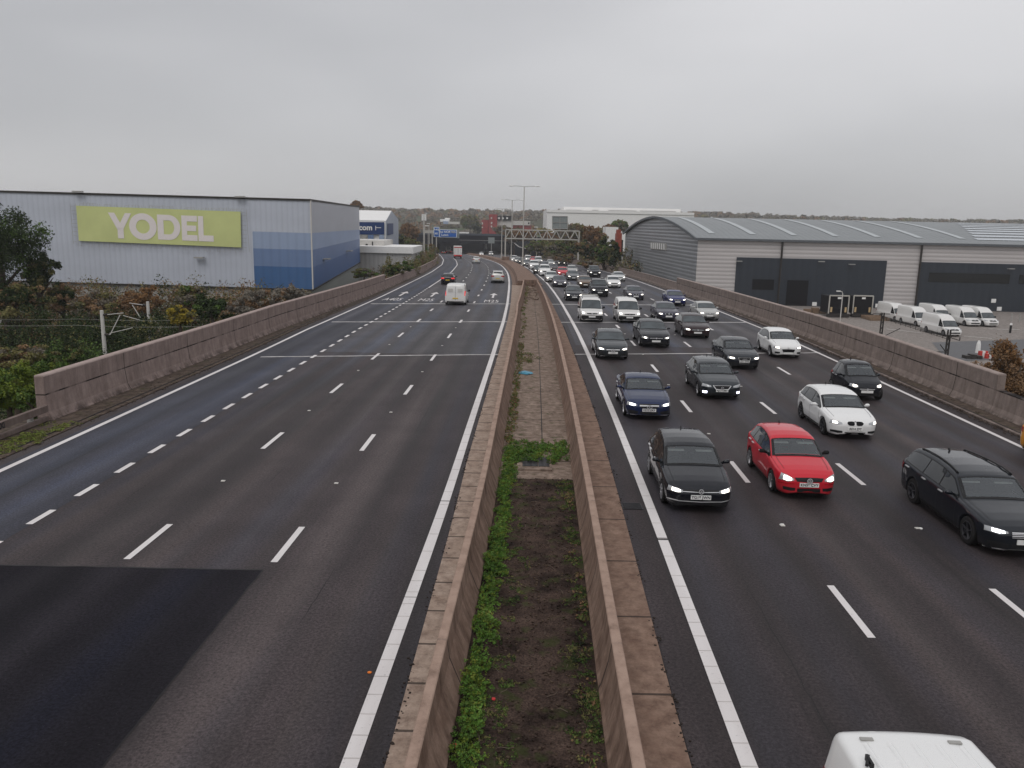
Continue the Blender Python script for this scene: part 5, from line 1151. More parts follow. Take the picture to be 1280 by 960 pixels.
# ------------------------------------------------------------------ vehicles
# local frame: front bumper at y=0, tail at y=L, x across, z up
TPL = {
 'hatch': dict(L=4.2, W=1.78, H=1.47, prof=[(0, .36), (.004, .41), (.014, .455), (.035, .50), (.07, .545), (.14, .592), (.22, .628), (.268, .652), (.285, .67), (.36, .80), (.435, .925), (.47, .958), (.55, .992), (.66, 1.0), (.78, .985), (.87, .945), (.90, .92), (.945, .80), (.972, .70), (.985, .63), (.995, .52), (1, .42)],
    belt=[(0, .40), (.06, .50), (.25, .60), (.5, .635), (.8, .66), (.95, .68), (1, .62)], ws=(.285, .432), rw=(.905, .965), sw=(.325, .895), pil=(.555, .775), wh=(.205, .815), rwh=.31, tum=.27),
 'saloon': dict(L=4.6, W=1.80, H=1.43, prof=[(0, .36), (.004, .42), (.012, .46), (.03, .505), (.07, .555), (.14, .605), (.22, .638), (.27, .66), (.29, .68), (.37, .83), (.43, .935), (.47, .965), (.55, .995), (.62, 1.0), (.70, .985), (.75, .95), (.80, .87), (.86, .76), (.885, .735), (.95, .72), (.975, .69), (.99, .60), (1, .45)],
    belt=[(0, .40), (.06, .51), (.25, .61), (.5, .645), (.8, .67), (.95, .69), (1, .62)], ws=(.29, .425), rw=(.765, .858), sw=(.335, .83), pil=(.535, .73), wh=(.19, .80), rwh=.325, tum=.28),
 'coupe': dict(L=4.68, W=1.80, H=1.39, prof=[(0, .37), (.004, .43), (.012, .47), (.03, .515), (.07, .565), (.14, .615), (.22, .648), (.285, .67), (.305, .69), (.39, .85), (.445, .945), (.48, .975), (.55, 1.0), (.62, .99), (.70, .955), (.78, .86), (.85, .76), (.90, .735), (.955, .71), (.98, .66), (.993, .58), (1, .46)],
    belt=[(0, .42), (.06, .52), (.25, .62), (.5, .66), (.8, .68), (.95, .69), (1, .62)], ws=(.305, .437), rw=(.71, .84), sw=(.35, .80), pil=(.58,), wh=(.185, .80), rwh=.33, tum=.31),
 'estate': dict(L=4.90, W=1.86, H=1.50, prof=[(0, .37), (.004, .42), (.012, .455), (.03, .50), (.07, .545), (.14, .59), (.22, .622), (.265, .645), (.285, .665), (.355, .81), (.41, .925), (.45, .958), (.53, .99), (.66, 1.0), (.82, .98), (.90, .95), (.925, .93), (.96, .82), (.982, .70), (.99, .62), (.997, .52), (1, .43)],
    belt=[(0, .40), (.06, .50), (.25, .60), (.5, .63), (.8, .655), (.95, .67), (1, .62)], ws=(.285, .405), rw=(.93, .972), sw=(.325, .93), pil=(.51, .70), wh=(.185, .785), rwh=.34, tum=.27),
 'mini': dict(L=2.72, W=1.56, H=1.54, prof=[(0, .34), (.006, .40), (.02, .45), (.05, .50), (.11, .55), (.19, .60), (.24, .635), (.265, .655), (.36, .80), (.46, .945), (.51, .975), (.62, 1.0), (.78, .99), (.87, .96), (.91, .92), (.955, .76), (.98, .62), (.994, .5), (1, .4)],
    belt=[(0, .38), (.08, .50), (.3, .59), (.6, .61), (.9, .62), (1, .58)], ws=(.265, .455), rw=(.915, .955), sw=(.33, .88), pil=(.70,), wh=(.17, .835), rwh=.29, tum=.22),
 'suv': dict(L=4.5, W=1.86, H=1.70, prof=[(0, .34), (.004, .42), (.012, .48), (.03, .54), (.07, .59), (.14, .625), (.22, .645), (.265, .66), (.285, .68), (.355, .82), (.41, .94), (.45, .97), (.55, .995), (.70, 1.0), (.84, .985), (.91, .955), (.93, .93), (.965, .80), (.985, .68), (.994, .58), (1, .40)],
    belt=[(0, .42), (.06, .54), (.25, .62), (.5, .635), (.8, .65), (.95, .66), (1, .6)], ws=(.285, .405), rw=(.935, .968), sw=(.325, .91), pil=(.52, .73), wh=(.19, .80), rwh=.36, tum=.20),
 'smallvan': dict(L=4.3, W=1.80, H=1.84, prof=[(0, .26), (.005, .34), (.015, .395), (.035, .43), (.08, .475), (.15, .51), (.20, .535), (.225, .555), (.30, .73), (.365, .90), (.40, .945), (.47, .98), (.6, 1.0), (.85, 1.0), (.95, .99), (.975, .97), (.988, .9), (.995, .6), (1, .28)],
    belt=[(0, .32), (.06, .42), (.25, .53), (.5, .55), (.8, .56), (.95, .56), (1, .5)], ws=(.225, .365), rw=None, sw=(.27, .47), pil=(), wh=(.19, .80), rwh=.31, tum=.12),
 'bigvan': dict(L=5.9, W=2.05, H=2.55, prof=[(0, .20), (.005, .27), (.015, .315), (.035, .345), (.08, .38), (.13, .41), (.16, .43), (.18, .455), (.225, .60), (.27, .73), (.295, .79), (.33, .85), (.38, .92), (.43, .97), (.50, 1.0), (.9, 1.0), (.975, .995), (.99, .97), (.996, .6), (1, .22)],
    belt=[(0, .25), (.06, .33), (.20, .43), (.5, .45), (.95, .45), (1, .42)], ws=(.18, .272), rw=None, sw=(.215, .345), pil=(), wh=(.16, .76), rwh=.35, tum=.07),
}
def prof_fn(pts, sx, sz):
    xs = [p[0] * sx for p in pts]; zs = [p[1] * sz for p in pts]
    return lambda x: float(np.interp(x, xs, zs))
class Body:
    def __init__(s, kind, L=None, W=None, H=None):
        t = TPL[kind]; s.t = t; s.kind = kind; s.L = L or t['L']; s.W = W or t['W']; s.H = H or t['H']
        s.zt = prof_fn(t['prof'], s.L, s.H); s.zb_ = prof_fn(t['belt'], s.L, s.H); s.r = t['rwh']; s.wy = [t['wh'][0] * s.L, t['wh'][1] * s.L]
    def hw(s, y):
        L = s.L; van = s.kind in ('smallvan', 'bigvan')
        f = float(np.interp(y, [0, .03, .08, .16, .30, .55, 1.0, 1.5], [.60, .70, .79, .87, .935, .972, .992, 1.0]))
        b = float(np.interp(L - y, [0, .03, .10, .25, .6, 1.2], [.90, .94, .97, .985, .995, 1.0] if van else [.70, .80, .88, .945, .98, 1.0]))
        return s.W / 2 * min(f, b)
    def zbot(s, y):
        z = float(np.interp(y, [0, .05, .4, s.L - .5, s.L - .05, s.L], [.24, .19, .18, .20, .26, .32]))
        ra = s.r + .065
        for c in s.wy:
            d = abs(y - c)
            if d < ra: z = max(z, s.r * .95 + math.sqrt(ra * ra - d * d))
        return z
    def tp(s, y):
        return 0 if s.kind in ('smallvan', 'bigvan') else .12 * max(0, min(1, (y / s.L - .48) / .45)) * 2
    def wr(s, y):
        g = s.zt(y) - min(s.zb_(y), s.zt(y) - .02); return s.hw(y) * .955 - (s.t['tum'] + .03 + s.tp(y)) * g
    def half(s, y):
        zt = s.zt(y); hw = s.hw(y); zb = min(s.zb_(y), zt - .025); g = zt - zb; w = hw * .955 - (s.t['tum'] + .03 + s.tp(y)) * g; r = min(.10, g * .62); cr = .035
        P = [(w * k, zt - cr * k * k * min(1, g * 6 + .3)) for k in (0, .3, .6)]
        z1 = zt - cr * .81 * min(1, g * 6 + .3)
        for a in (88, 62, 38, 15): a_ = math.radians(a); P.append((w - r + r * math.cos(a_), z1 - r + r * math.sin(a_)))
        for k in (.35, .75): P.append((w + (hw * .955 - w) * k, (z1 - r) * (1 - k) + zb * k))
        P.append((hw * .958, zb)); P.append((hw * .982, zb - .035)); zs = zb - .10; zo = s.zbot(y)
        zs = max(zs, zo + .03)
        for k in range(7):
            z = zs + (zo - zs) * k / 6
            wd = hw * (1.0 - .012 * max(0, (.62 - z) / .3) - (.045 * ((.34 - z) / .16) if z < .34 else 0) + (.010 if abs(z - .55) < .07 else 0)); P.append((wd, z))
        P.append((hw - .12, zo + .0)); P.append((hw * .5, zo + .02)); P.append((0, zo + .02)); return P
    def build(s, mat, parent):
        ys = set(np.round(np.linspace(0, s.L, 60), 4)) | {0.0, .008, .02, .04, .065, .1, .14, s.L - .01, s.L - .03, s.L - .06, s.L}
        for c in s.wy:
            ra = s.r + .065
            for a in np.linspace(0, PI, 15): ys.add(round(c + ra * math.cos(a), 4))
        for p in s.t['prof']: ys.add(round(p[0] * s.L, 4))
        ys = sorted(ys); rows = [s.half(y) for y in ys]; n = len(rows[0]); v = []; f = []
        for y, R in zip(ys, rows):
            v += [(x, y, z) for x, z in R] + [(-x, y, z) for x, z in R[1:-1][::-1]]
        m = 2 * n - 2
        for j in range(len(ys) - 1):
            for i in range(m): f.append((j * m + i, (j + 1) * m + i, (j + 1) * m + (i + 1) % m, j * m + (i + 1) % m))
        f.append(tuple(range(m))); f.append(tuple(range((len(ys) - 1) * m, len(ys) * m))[::-1])
        s.bvh = BVHTree.FromPolygons([Vector(p) for p in v], f)
        o = mesh_obj('body', v, f, mat, parent, smooth=True)
        o.data.polygons[-1].use_smooth = False; o.data.polygons[-2].use_smooth = False
        return o
    def cast(s, o, d, offd):
        o = Vector(o); d = Vector(d).normalized(); hit = s.bvh.ray_cast(o, d)
        if hit[0] is None: hit = s.bvh.find_nearest(o + d * 3); 
        nrm = hit[1]
        if nrm.dot(d) > 0: nrm = -nrm
        return hit[0] + nrm * offd
    def patch(s, name, fn, nu, nv, mat, parent, offd=.005, mb=None):
        v = []; f = []
        for j in range(nv + 1):
            for i in range(nu + 1): o, d = fn(i / nu, j / nv); v.append(s.cast(o, d, offd))
        for j in range(nv):
            for i in range(nu): k = j * (nu + 1) + i; f.append((k, k + 1, k + nu + 2, k + nu + 1))
        if mb is not None: mb.add(v, f); return None
        return mesh_obj(name, v, f, mat, parent, smooth=True)
    def front(s, name, poly_t, poly_b, mat, parent, offd=.006, nu=8, nv=3, mb=None, tilt=.30, sgn=1, rear=False):
        """patch seen from the front: upper and lower outline as (x, z) lists"""
        def interp(pl, u):
            us = np.linspace(0, 1, len(pl)); return float(np.interp(u, us, [p[0] for p in pl])) * sgn, float(np.interp(u, us, [p[1] for p in pl]))
        def fn(u, w):
            a = interp(poly_t, u); b = interp(poly_b, u); x = a[0] + (b[0] - a[0]) * w; z = a[1] + (b[1] - a[1]) * w
            if rear: return (x, s.L + 2, z + 2 * tilt * .4), (0, -1, -tilt * .4)
            return (x, -2.0, z + 2 * tilt), (0, 1, -tilt)
        return s.patch(name, fn, nu, nv, mat, parent, offd, mb)
def lathe(mb, prof, n=20, side=1, mi=0):
    v = []; f = []
    for (x, r) in prof:
        for k in range(n): a = 2 * PI * k / n; v.append((x * side, r * math.cos(a), r * math.sin(a)))
    for j in range(len(prof) - 1):
        for k in range(n): f.append((j * n + k, j * n + (k + 1) % n, (j + 1) * n + (k + 1) % n, (j + 1) * n + k))
    mb.add(v, f, mi)
WH = {}
def wheel(parent, x, y, r, side, rim='alloy', spokes=5):
    key = (round(r, 3), side, rim, spokes)
    if key not in WH:
        m = MB(); w = .10; lathe(m, [(-w, r * .60), (-w, r * .9), (-w * .8, r * .985), (-w * .3, r), (w * .3, r), (w * .8, r * .985), (w, r * .9), (w, r * .66)], 22, side)
        t = m.build('wheel', M['rubber'])
        m = MB(); lathe(m, [(w * .96, r * .67), (w * .90, r * .62), (w * .55, r * .60), (w * .5, 0)], 22, side); m2 = MB()
        lathe(m2, [(w * .96, r * .68), (w * 1.02, r * .66), (w * .96, r * .60), (w * .6, r * .58)], 22, side); lathe(m2, [(w * .80, r * .16), (w * .86, r * .13), (w * .86, 0)], 12, side)
        for k in range(spokes):
            a = 2 * PI * k / spokes + .3; c, s_ = math.cos(a), math.sin(a)
            m2.bar((w * .78 * side, c * r * .1, s_ * r * .1), (w * .92 * side, c * r * .62, s_ * r * .62), r * .15, w * .2)
        WH[key] = (t.data, m.build('hub_recess', M['dark']).data, m2.build('rim', M[rim]).data)
        for nm in ('wheel', 'hub_recess', 'rim'):
            o = [q for q in C.objects if q.data in WH[key] and q.parent is None]
            for q in o: bpy.data.objects.remove(q)
    t = bpy.data.objects.new('wheel', WH[key][0]); C.objects.link(t); t.parent = parent; t.location = (x, y, r)
    for nm, d in (('hub_recess', WH[key][1]), ('rim', WH[key][2])): o = bpy.data.objects.new(nm, d); C.objects.link(o); o.parent = t
PLT = {}
def plate(B, parent, text, rear=False, z=None, w=.52, h=.112):
    z = z if z is not None else (.40 if not rear else .62)
    p = B.cast((0, -1 if not rear else B.L + 1, z), (0, 1 if not rear else -1, 0), .012)
    y = min(p.y, B.cast((w / 2, -1, z), (0, 1, 0), .012).y - .0) - .004 if not rear else max(p.y, B.cast((w / 2, B.L + 1, z), (0, -1, 0), .012).y) + .004
    m = MB(); m.box(-w / 2, w / 2, y - .012, y + .012, z - h / 2, z + h / 2); o = m.build('number_plate', M['plate_y' if rear else 'plate_w'], parent)
    if text:
        R_ = Matrix.Translation((0, y - .0135, z)) @ Matrix.Rotation(PI / 2, 4, 'X') if not rear else Matrix.Translation((0, y + .0135, z)) @ Matrix.Rotation(PI, 4, 'Z') @ Matrix.Rotation(PI / 2, 4, 'X')
        text_obj('lettering', text, .108, M['plate_t'], o, R_, .0008, .0030, 1.05, .92)
    return y
def badge(parent, kind, x, y, z, r):
    """ring badges on the grille: their spokes and strokes as on the car"""
    m = MB(); n = 20
    for k in range(n):
        a, b = 2 * PI * k / n, 2 * PI * (k + 1) / n; m.bar((x + r * math.cos(a), y, z + r * math.sin(a)), (x + r * math.cos(b), y, z + r * math.sin(b)), r * .18, r * .2)
    if kind == 'star':
        for a in (90, 210, 330): m.bar((x, y, z), (x + r * math.cos(math.radians(a)), y, z + r * math.sin(math.radians(a))), r * .20, r * .2)
    if kind == 'vw':
        for a, b in (((-.42, .78), (0, .08)), ((0, .08), (.42, .78)), ((-.8, .35), (-.42, -.72)), ((-.42, -.72), (0, -.02)), ((0, -.02), (.42, -.72)), ((.42, -.72), (.8, .35))): m.bar((x + a[0] * r, y, z + a[1] * r), (x + b[0] * r, y, z + b[1] * r), r * .16, r * .2)
    if kind == 'disc': m.tube([(x, y - .004, z), (x, y + .006, z)], r * .8, 14)
    if kind == 'arrow': m.bar((x - r * .6, y, z - r * .6), (x + r * .6, y, z + r * .6), r * .2)
    if kind == 'rings':
        m = MB()
        for c in (-1.5, -.5, .5, 1.5):
            for k in range(14): a, b = 2 * PI * k / 14, 2 * PI * (k + 1) / 14; m.bar((x + c * r * .72 + r * .45 * math.cos(a), y, z + r * .45 * math.sin(a)), (x + c * r * .72 + r * .45 * math.cos(b), y, z + r * .45 * math.sin(b)), r * .1, r * .15)
    if kind == 'chevron':
        m = MB()
        for dz in (0, -.5):
            for s in (-1, 1): m.bar((x + s * r, y, z - r * .5 + dz * r), (x, y, z + r * .3 + dz * r), r * .2, r * .2)
    return m.build('badge', M['chrome'], parent)
def interior(B, root, body):
    """open the body under the windscreen and fit dashboard, seats, wheel and mirror behind the glass"""
    t = B.t; L, W, H = B.L, B.W, B.H; y0, y1 = t['ws'][0] * L + .06, t['ws'][1] * L - .05; hw = W / 2
    bm = bmesh.new(); bm.from_mesh(body.data); dele = []
    for f in bm.faces:
        c = f.calc_center_median()
        if y0 < c.y < y1 and abs(c.x) < B.wr(c.y) - .11 and c.z > B.zt(c.y) - .12: dele.append(f)
    bmesh.ops.delete(bm, geom=dele, context='FACES'); bm.to_mesh(body.data); bm.free()
    zd = B.zt(t['ws'][0] * L) - .07; yd = y0 + .02
    m = MB(); m.box(-hw + .16, hw - .16, yd, yd + .62, zd - .3, zd); m.build('dashboard', M['black'], root)
    ye = min(yd + 2.3, L - .55); m = MB(); m.box(-hw + .14, hw - .14, yd + .62, ye, .30, .36); m.box(-hw + .25, hw - .25, ye, ye + .04, .3, H - .30); m.build('cabin_floor', M['dark'], root)
    ys = yd + 1.15
    for s_ in (-1, 1):
        x = s_ * hw * .43; m = MB()
        m.box(x - .25, x + .25, ys - .45, ys + .05, .42, .58); m.tube([(x, ys, .55), (x, ys + .10, .85), (x, ys + .17, H - .42)], [.22, .25, .21], 10); m.tube([(x, ys + .17, H - .40), (x, ys + .16, H - .33), (x, ys + .16, H - .22), (x, ys + .17, H - .19)], [.05, .13, .12, .05], 8)
        m.build('front_seat', M['seat'], root, smooth=True)
    if L > 3:
        m = MB(); m.box(-hw * .72, hw * .72, ys + .85, ys + .98, .5, H - .5)
        for x in (-.4, .4): m.tube([(x, ys + .93, H - .52), (x, ys + .93, H - .33)], [.10, .10], 8)
        m.build('rear_seat', M['seat'], root)
    m = MB(); xw = -hw * .43; n = 16; r = .185
    pts = [(xw + r * math.cos(2 * PI * k / n), ys - .52 - .08 * math.sin(2 * PI * k / n), zd - .02 + r * .9 * math.sin(2 * PI * k / n)) for k in range(n + 1)]; m.tube(pts, .016, 6); m.bar((xw - r, ys - .52, zd - .02), (xw + r, ys - .52, zd - .02), .04); m.build('steering_wheel', M['black'], root)
    yv = y1 - .02; m = MB(); m.box(-.12, .12, yv - .10, yv - .07, B.zt(yv) - .16, B.zt(yv) - .10); m.build('mirror', M['black'], root)
    m = MB(); m.box(xw - .22, xw + .22, yv + .03, yv + .2, B.zt(yv) - .12, B.zt(yv) - .09); m.box(-xw - .22, -xw + .22, yv + .03, yv + .2, B.zt(yv) - .12, B.zt(yv) - .09); m.build('sun_visor', M['headlining'], root)
    root['seat'] = (xw, ys, H)
def make_person(label, cloth, skin=(.42, .26, .19), hair=(.03, .02, .015)):
    """a seated driver: one continuous skinned body, hands on the wheel"""
    J = [((0, 0, .58), .15), ((0, .02, .80), .165), ((0, .05, 1.0), .17), ((0, .05, 1.10), .10), ((0, .03, 1.16), .055), ((0, .0, 1.24), .085), ((0, -.01, 1.33), .088), ((0, 0, 1.39), .05),
         ((-.19, .04, 1.05), .075), ((-.25, -.10, .86), .055), ((-.16, -.36, .92), .040), ((-.14, -.44, .95), .036), ((.19, .04, 1.05), .075), ((.25, -.10, .86), .055), ((.16, -.36, .92), .040), ((.14, -.44, .95), .036),
         ((-.12, -.22, .60), .095), ((-.15, -.50, .62), .07), ((-.15, -.60, .35), .05), ((.12, -.22, .60), .095), ((.15, -.50, .62), .07), ((.15, -.60, .35), .05)]
    E_ = [(0, 1), (1, 2), (2, 3), (3, 4), (4, 5), (5, 6), (6, 7), (2, 8), (8, 9), (9, 10), (10, 11), (2, 12), (12, 13), (13, 14), (14, 15), (0, 16), (16, 17), (17, 18), (0, 19), (19, 20), (20, 21)]
    me = bpy.data.meshes.new('person'); me.from_pydata([j[0] for j in J], E_, []); o = bpy.data.objects.new('person', me); C.objects.link(o)
    md = o.modifiers.new('skin', 'SKIN'); o.modifiers.new('sub', 'SUBSURF').levels = 1
    for v_, j in zip(me.skin_vertices[0].data, J): v_.radius = (j[1], j[1])
    me.skin_vertices[0].data[0].use_root = True
    dg = bpy.context.evaluated_depsgraph_get(); new = bpy.data.meshes.new_from_object(o.evaluated_get(dg)); bpy.data.objects.remove(o)
    new.materials.clear(); new.materials.append(simple('driver_cloth', cloth, .9)); new.materials.append(simple('driver_skin', skin, .6)); new.materials.append(simple('driver_hair', hair, .8))
    for p in new.polygons:
        c = p.center; p.use_smooth = True
        p.material_index = 1 if (c.z > 1.14 or (c.y < -.38 and c.z > .85)) else 0
        if c.z > 1.31 or (c.z > 1.22 and c.y > .03): p.material_index = 2
    o = bpy.data.objects.new('person', new); C.objects.link(o); tag(o, label, 'person'); return o
def seat_driver(car, person):
    xw, ys, H = car['seat']; k = min(1.0, (H - .14) / 1.43); bpy.context.view_layer.update()
    person.matrix_world = car.matrix_world @ Matrix.Translation((xw, ys - .04, .40 * k - .06 * 0 - (.40 - .0) * 0 - .02)) @ Matrix.Scale(.94 * k, 4) @ Matrix.Translation((0, 0, -.40)) 
def make_car(name, label, cat, kind, paint, group=None, L=None, W=None, H=None, face='plain', reg=None, lit='warm', rails=False, rim='alloy', spokes=5, detail=2, bd=None, mirror=None, lowtrim=False, side_dark=False, rear_lit=False, rack=False, open_win=False, light=None):
    B = Body(kind, L, W, H); root = empty(name); tag(root, label, cat, group); t = B.t; L, W, H = B.L, B.W, B.H; hw = W / 2
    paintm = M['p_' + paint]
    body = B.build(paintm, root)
    see = detail >= 3
    if see: interior(B, root, body)
    m = MB(); m.box(-hw + .13, hw - .13, .25, L - .25, .17, min(.75, H * .45)); m.build('underbody', M['dark'], root)
    van = kind in ('smallvan', 'bigvan')
    # glass
    y0, y1 = t['ws'][0] * L + .03, t['ws'][1] * L - .03
    B.patch('windscreen', lambda u, w: (((u * 2 - 1) * (B.wr(y0 + (y1 - y0) * w) - .055 - .0 * w), y0 + (y1 - y0) * w, 3.2), (0, 0, -1)), 14, 8, M['clear'] if see else M['glass'], root, .007)
    if see:
        mb = MB(); wy_ = lambda w: y0 - .035 + (y1 - y0 + .055) * w
        for q0, q1 in ((-1, -.90), (.90, 1)): B.patch('', lambda u, w: (((q0 + (q1 - q0) * u) * (B.wr(wy_(w)) - .03), wy_(w), 3.2), (0, 0, -1)), 2, 10, None, None, .009, mb)
        for q0, q1 in ((0, .07), (.95, 1)): B.patch('', lambda u, w: (((u * 2 - 1) * (B.wr(wy_(q0 + (q1 - q0) * w)) - .03), wy_(q0 + (q1 - q0) * w), 3.2), (0, 0, -1)), 14, 1, None, None, .0095, mb)
        mb.build('windscreen_seal', M['black'], root, smooth=True)
    else: B.patch('windscreen_seal', lambda u, w: (((u * 2 - 1) * (B.wr(y0 - .03 + (y1 - y0 + .05) * w) - .03), y0 - .045 + (y1 - y0 + .07) * w, 3.2), (0, 0, -1)), 14, 8, M['black'], root, .004)
    if t['rw']:
        a0, a1 = t['rw'][0] * L, t['rw'][1] * L
        B.patch('rear_window', lambda u, w: (((u * 2 - 1) * (B.wr(a0 + (a1 - a0) * w) - .10), a0 + (a1 - a0) * w, 3.2), (0, 0, -1)), 10, 6, M['glass_dark'], root, .007)
    s0, s1 = t['sw'][0] * L, t['sw'][1] * L; cuts = [s0] + [p * L for p in t['pil']] + [s1]
    for sd_ in (-1, 1):
        def top(y): return min(B.zt(y) - .135, H - .14)
        mb = MB()
        B.patch('', lambda u, w: ((sd_ * 2, s0 - .05 + (s1 - s0 + .08) * u, (B.zb_(s0 - .05 + (s1 - s0 + .08) * u) + .0) * (1 - w) + max(B.zb_(s0 + (s1 - s0) * u) + .0, top(s0 - .05 + (s1 - s0 + .08) * u) + .02) * w), (-sd_, 0, 0)), 30, 5, None, None, .004, mb)
        mb.build('window_surround', M['black'], root, smooth=True)
        for k in range(len(cuts) - 1):
            c0, c1 = cuts[k] + (.03 if k else 0), cuts[k + 1] - (.03 if k < len(cuts) - 2 else 0)
            B.patch('side_window', lambda u, w: ((sd_ * 2, c0 + (c1 - c0) * u, (B.zb_(c0 + (c1 - c0) * u) + .02) * (1 - w) + max(B.zb_(c0 + (c1 - c0) * u) + .021, top(c0 + (c1 - c0) * u)) * w), (-sd_, 0, 0)), 12, 5, M['glass_dark'], root, .008)
        if detail >= 2:
            mb = MB()
            cl = [cuts[0] + .06] + cuts[1:-1] + ([cuts[-1] - .1] if not van else [cuts[-1] + .02]); zlo = .26
            for c in cl:
                yv = c - (.12 if c == cl[0] else 0)
                B.patch('', lambda u, w: ((sd_ * 2, yv + (u - .5) * .014, zlo + (B.zb_(yv) - zlo) * w if abs(yv - B.wy[1]) > .42 else B.r * 2 + .12 + (B.zb_(yv) - B.r * 2 - .12) * w), (-sd_, 0, 0)), 1, 8, None, None, .004, mb)
            B.patch('', lambda u, w: ((sd_ * 2, B.wy[0] + B.r + .12 + (B.wy[1] - B.wy[0] - 2 * B.r - .24) * u, .225 + w * .05), (-sd_, 0, 0)), 12, 1, None, None, .006, mb)
            mb.build('door_seams', M['black'], root)
            for c in cl[1:] if not van else [cl[-1]]:
                p = B.cast((sd_ * 2, c - .18, B.zb_(c) - .09), (-sd_, 0, 0), .018); m = MB(); m.box(-.018, .018, -.10, .10, -.014, .014, 0, Matrix.Translation(p)); m.build('door_handle', paintm if detail < 3 else M['chrome'], root)
        # mirror
        ym = t['ws'][0] * L + .38 if not van else t['ws'][0] * L + .30; p = B.cast((sd_ * 2, ym, B.zb_(ym) + .02), (-sd_, 0, 0), 0)
        m = MB(); hgt = .10 if not van else .15 if kind == 'smallvan' else .24
        m.tube([(p.x - sd_ * .02, ym, p.z + .0), (p.x + sd_ * .07, ym - .01, p.z + .04), (p.x + sd_ * .10, ym - .01, p.z + hgt * .6), (p.x + sd_ * .19, ym + .01, p.z + hgt * .6), (p.x + sd_ * .215, ym + .02, p.z + hgt * .6)], [.025, .045, hgt * .62, hgt * .60, hgt * .35], 8)
        m.build('door_mirror', M[mirror] if mirror else (M['black'] if van else paintm), root, smooth=True)
    # wheels
    for sd_ in (-1, 1):
        for c in B.wy: wheel(root, sd_ * (hw - .105), c, B.r, sd_, rim, spokes)
    # front face; zh = height of the headlamps
    zf = lambda k: k * H; lm = {'warm': 'headlamp', 'cool': 'headlamp_c', 'off': 'lampglass'}[lit]
    if van: hl = ([(hw * .58, .80), (hw * .72, .86), (hw * .93, .93)], [(hw * .56, .70), (hw * .74, .68), (hw * .95, .74)]); 
    else: hl = ([(hw * .53, .645), (hw * .70, .70), (hw * .90, .775)], [(hw * .52, .585), (hw * .68, .575), (hw * .93, .645)])
    if kind == 'bigvan': hl = ([(hw * .60, .92), (hw * .75, 1.0), (hw * .93, 1.10)], [(hw * .58, .82), (hw * .76, .80), (hw * .95, .88)])
    if kind == 'suv': hl = ([(hw * .55, .84), (hw * .72, .88), (hw * .90, .93)], [(hw * .54, .74), (hw * .70, .73), (hw * .92, .78)])
    if kind == 'mini': hl = ([(hw * .50, .70), (hw * .68, .76), (hw * .88, .82)], [(hw * .50, .62), (hw * .68, .60), (hw * .92, .70)])
    if face == 'polo': hl = ([(hw * .50, .62), (hw * .68, .72), (hw * .86, .80)], [(hw * .50, .58), (hw * .70, .545), (hw * .92, .62)])
    if face == 'merc_e': hl = ([(hw * .50, .66), (hw * .70, .72), (hw * .92, .80)], [(hw * .50, .62), (hw * .70, .60), (hw * .93, .68)])
    for sd_ in (-1, 1):
        o = B.front('headlight', hl[0], hl[1], M['lampglass'], root, .010, 8, 4, sgn=sd_)
        if lit != 'off':
            def inner(a, b, k0, k1): return [tuple(np.array(p) * (1 - k0) + np.array(q_) * k0) for p, q_ in zip(a, b)], [tuple(np.array(p) * (1 - k1) + np.array(q_) * k1) for p, q_ in zip(a, b)]
            ti, bi = inner(hl[0], hl[1], .18, .84)
            def trim(pl, a, b): us = np.linspace(0, 1, len(pl)); return [(float(np.interp(u, us, [p[0] for p in pl])), float(np.interp(u, us, [p[1] for p in pl]))) for u in np.linspace(a, b, 4)]
            a_, b_ = light or (.20, .78)
            B.front('lit_lens', trim(ti, a_, b_), trim(bi, a_, b_), M[lm], o, .016, 6, 3, sgn=sd_)
            if False: B.front('indicator', trim(ti, .88, .97), trim(bi, .88, .97), M['amber'], o, .015, 2, 2, sgn=sd_)
    G_ = lambda nm, tp, bt, mt, offd=.007, nu=8, nv=2: B.front(nm, tp, bt, M[mt], root, offd, nu, nv)
    zpl = .42
    if face == 'golf':
        G_('grille', [(-hw * .52, .655), (0, .66), (hw * .52, .655)], [(-hw * .52, .60), (0, .585), (hw * .52, .60)], 'black'); G_('grille_chrome', [(-hw * .52, .612), (0, .600), (hw * .52, .612)], [(-hw * .52, .598), (0, .586), (hw * .52, .598)], 'chrome', .010)
        G_('lower_grille', [(-hw * .80, .40), (0, .36), (hw * .80, .40)], [(-hw * .74, .27), (0, .245), (hw * .74, .27)], 'black'); G_('bumper_trim', [(-hw * .92, .43), (-hw * .6, .365), (0, .345), (hw * .6, .365), (hw * .92, .43)], [(-hw * .92, .405), (-hw * .6, .345), (0, .325), (hw * .6, .345), (hw * .92, .405)], 'chrome', .012, 16, 1)
        bdp = B.cast((0, -1, .63 + .05), (0, 1, -.05), .02); badge(root, 'vw', 0, bdp.y - .05, bdp.z - .02, .062); zpl = .46
    elif face == 'polo':
        G_('grille', [(-hw * .48, .66), (0, .67), (hw * .48, .66)], [(-hw * .40, .55), (0, .53), (hw * .40, .55)], 'black'); bdp = B.cast((0, -1, .66), (0, 1, -.05), .02); badge(root, 'vw', 0, bdp.y - .05, bdp.z - .04, .07)
        G_('lower_grille', [(-hw * .38, .36), (0, .36), (hw * .38, .36)], [(-hw * .38, .26), (0, .25), (hw * .38, .26)], 'black')
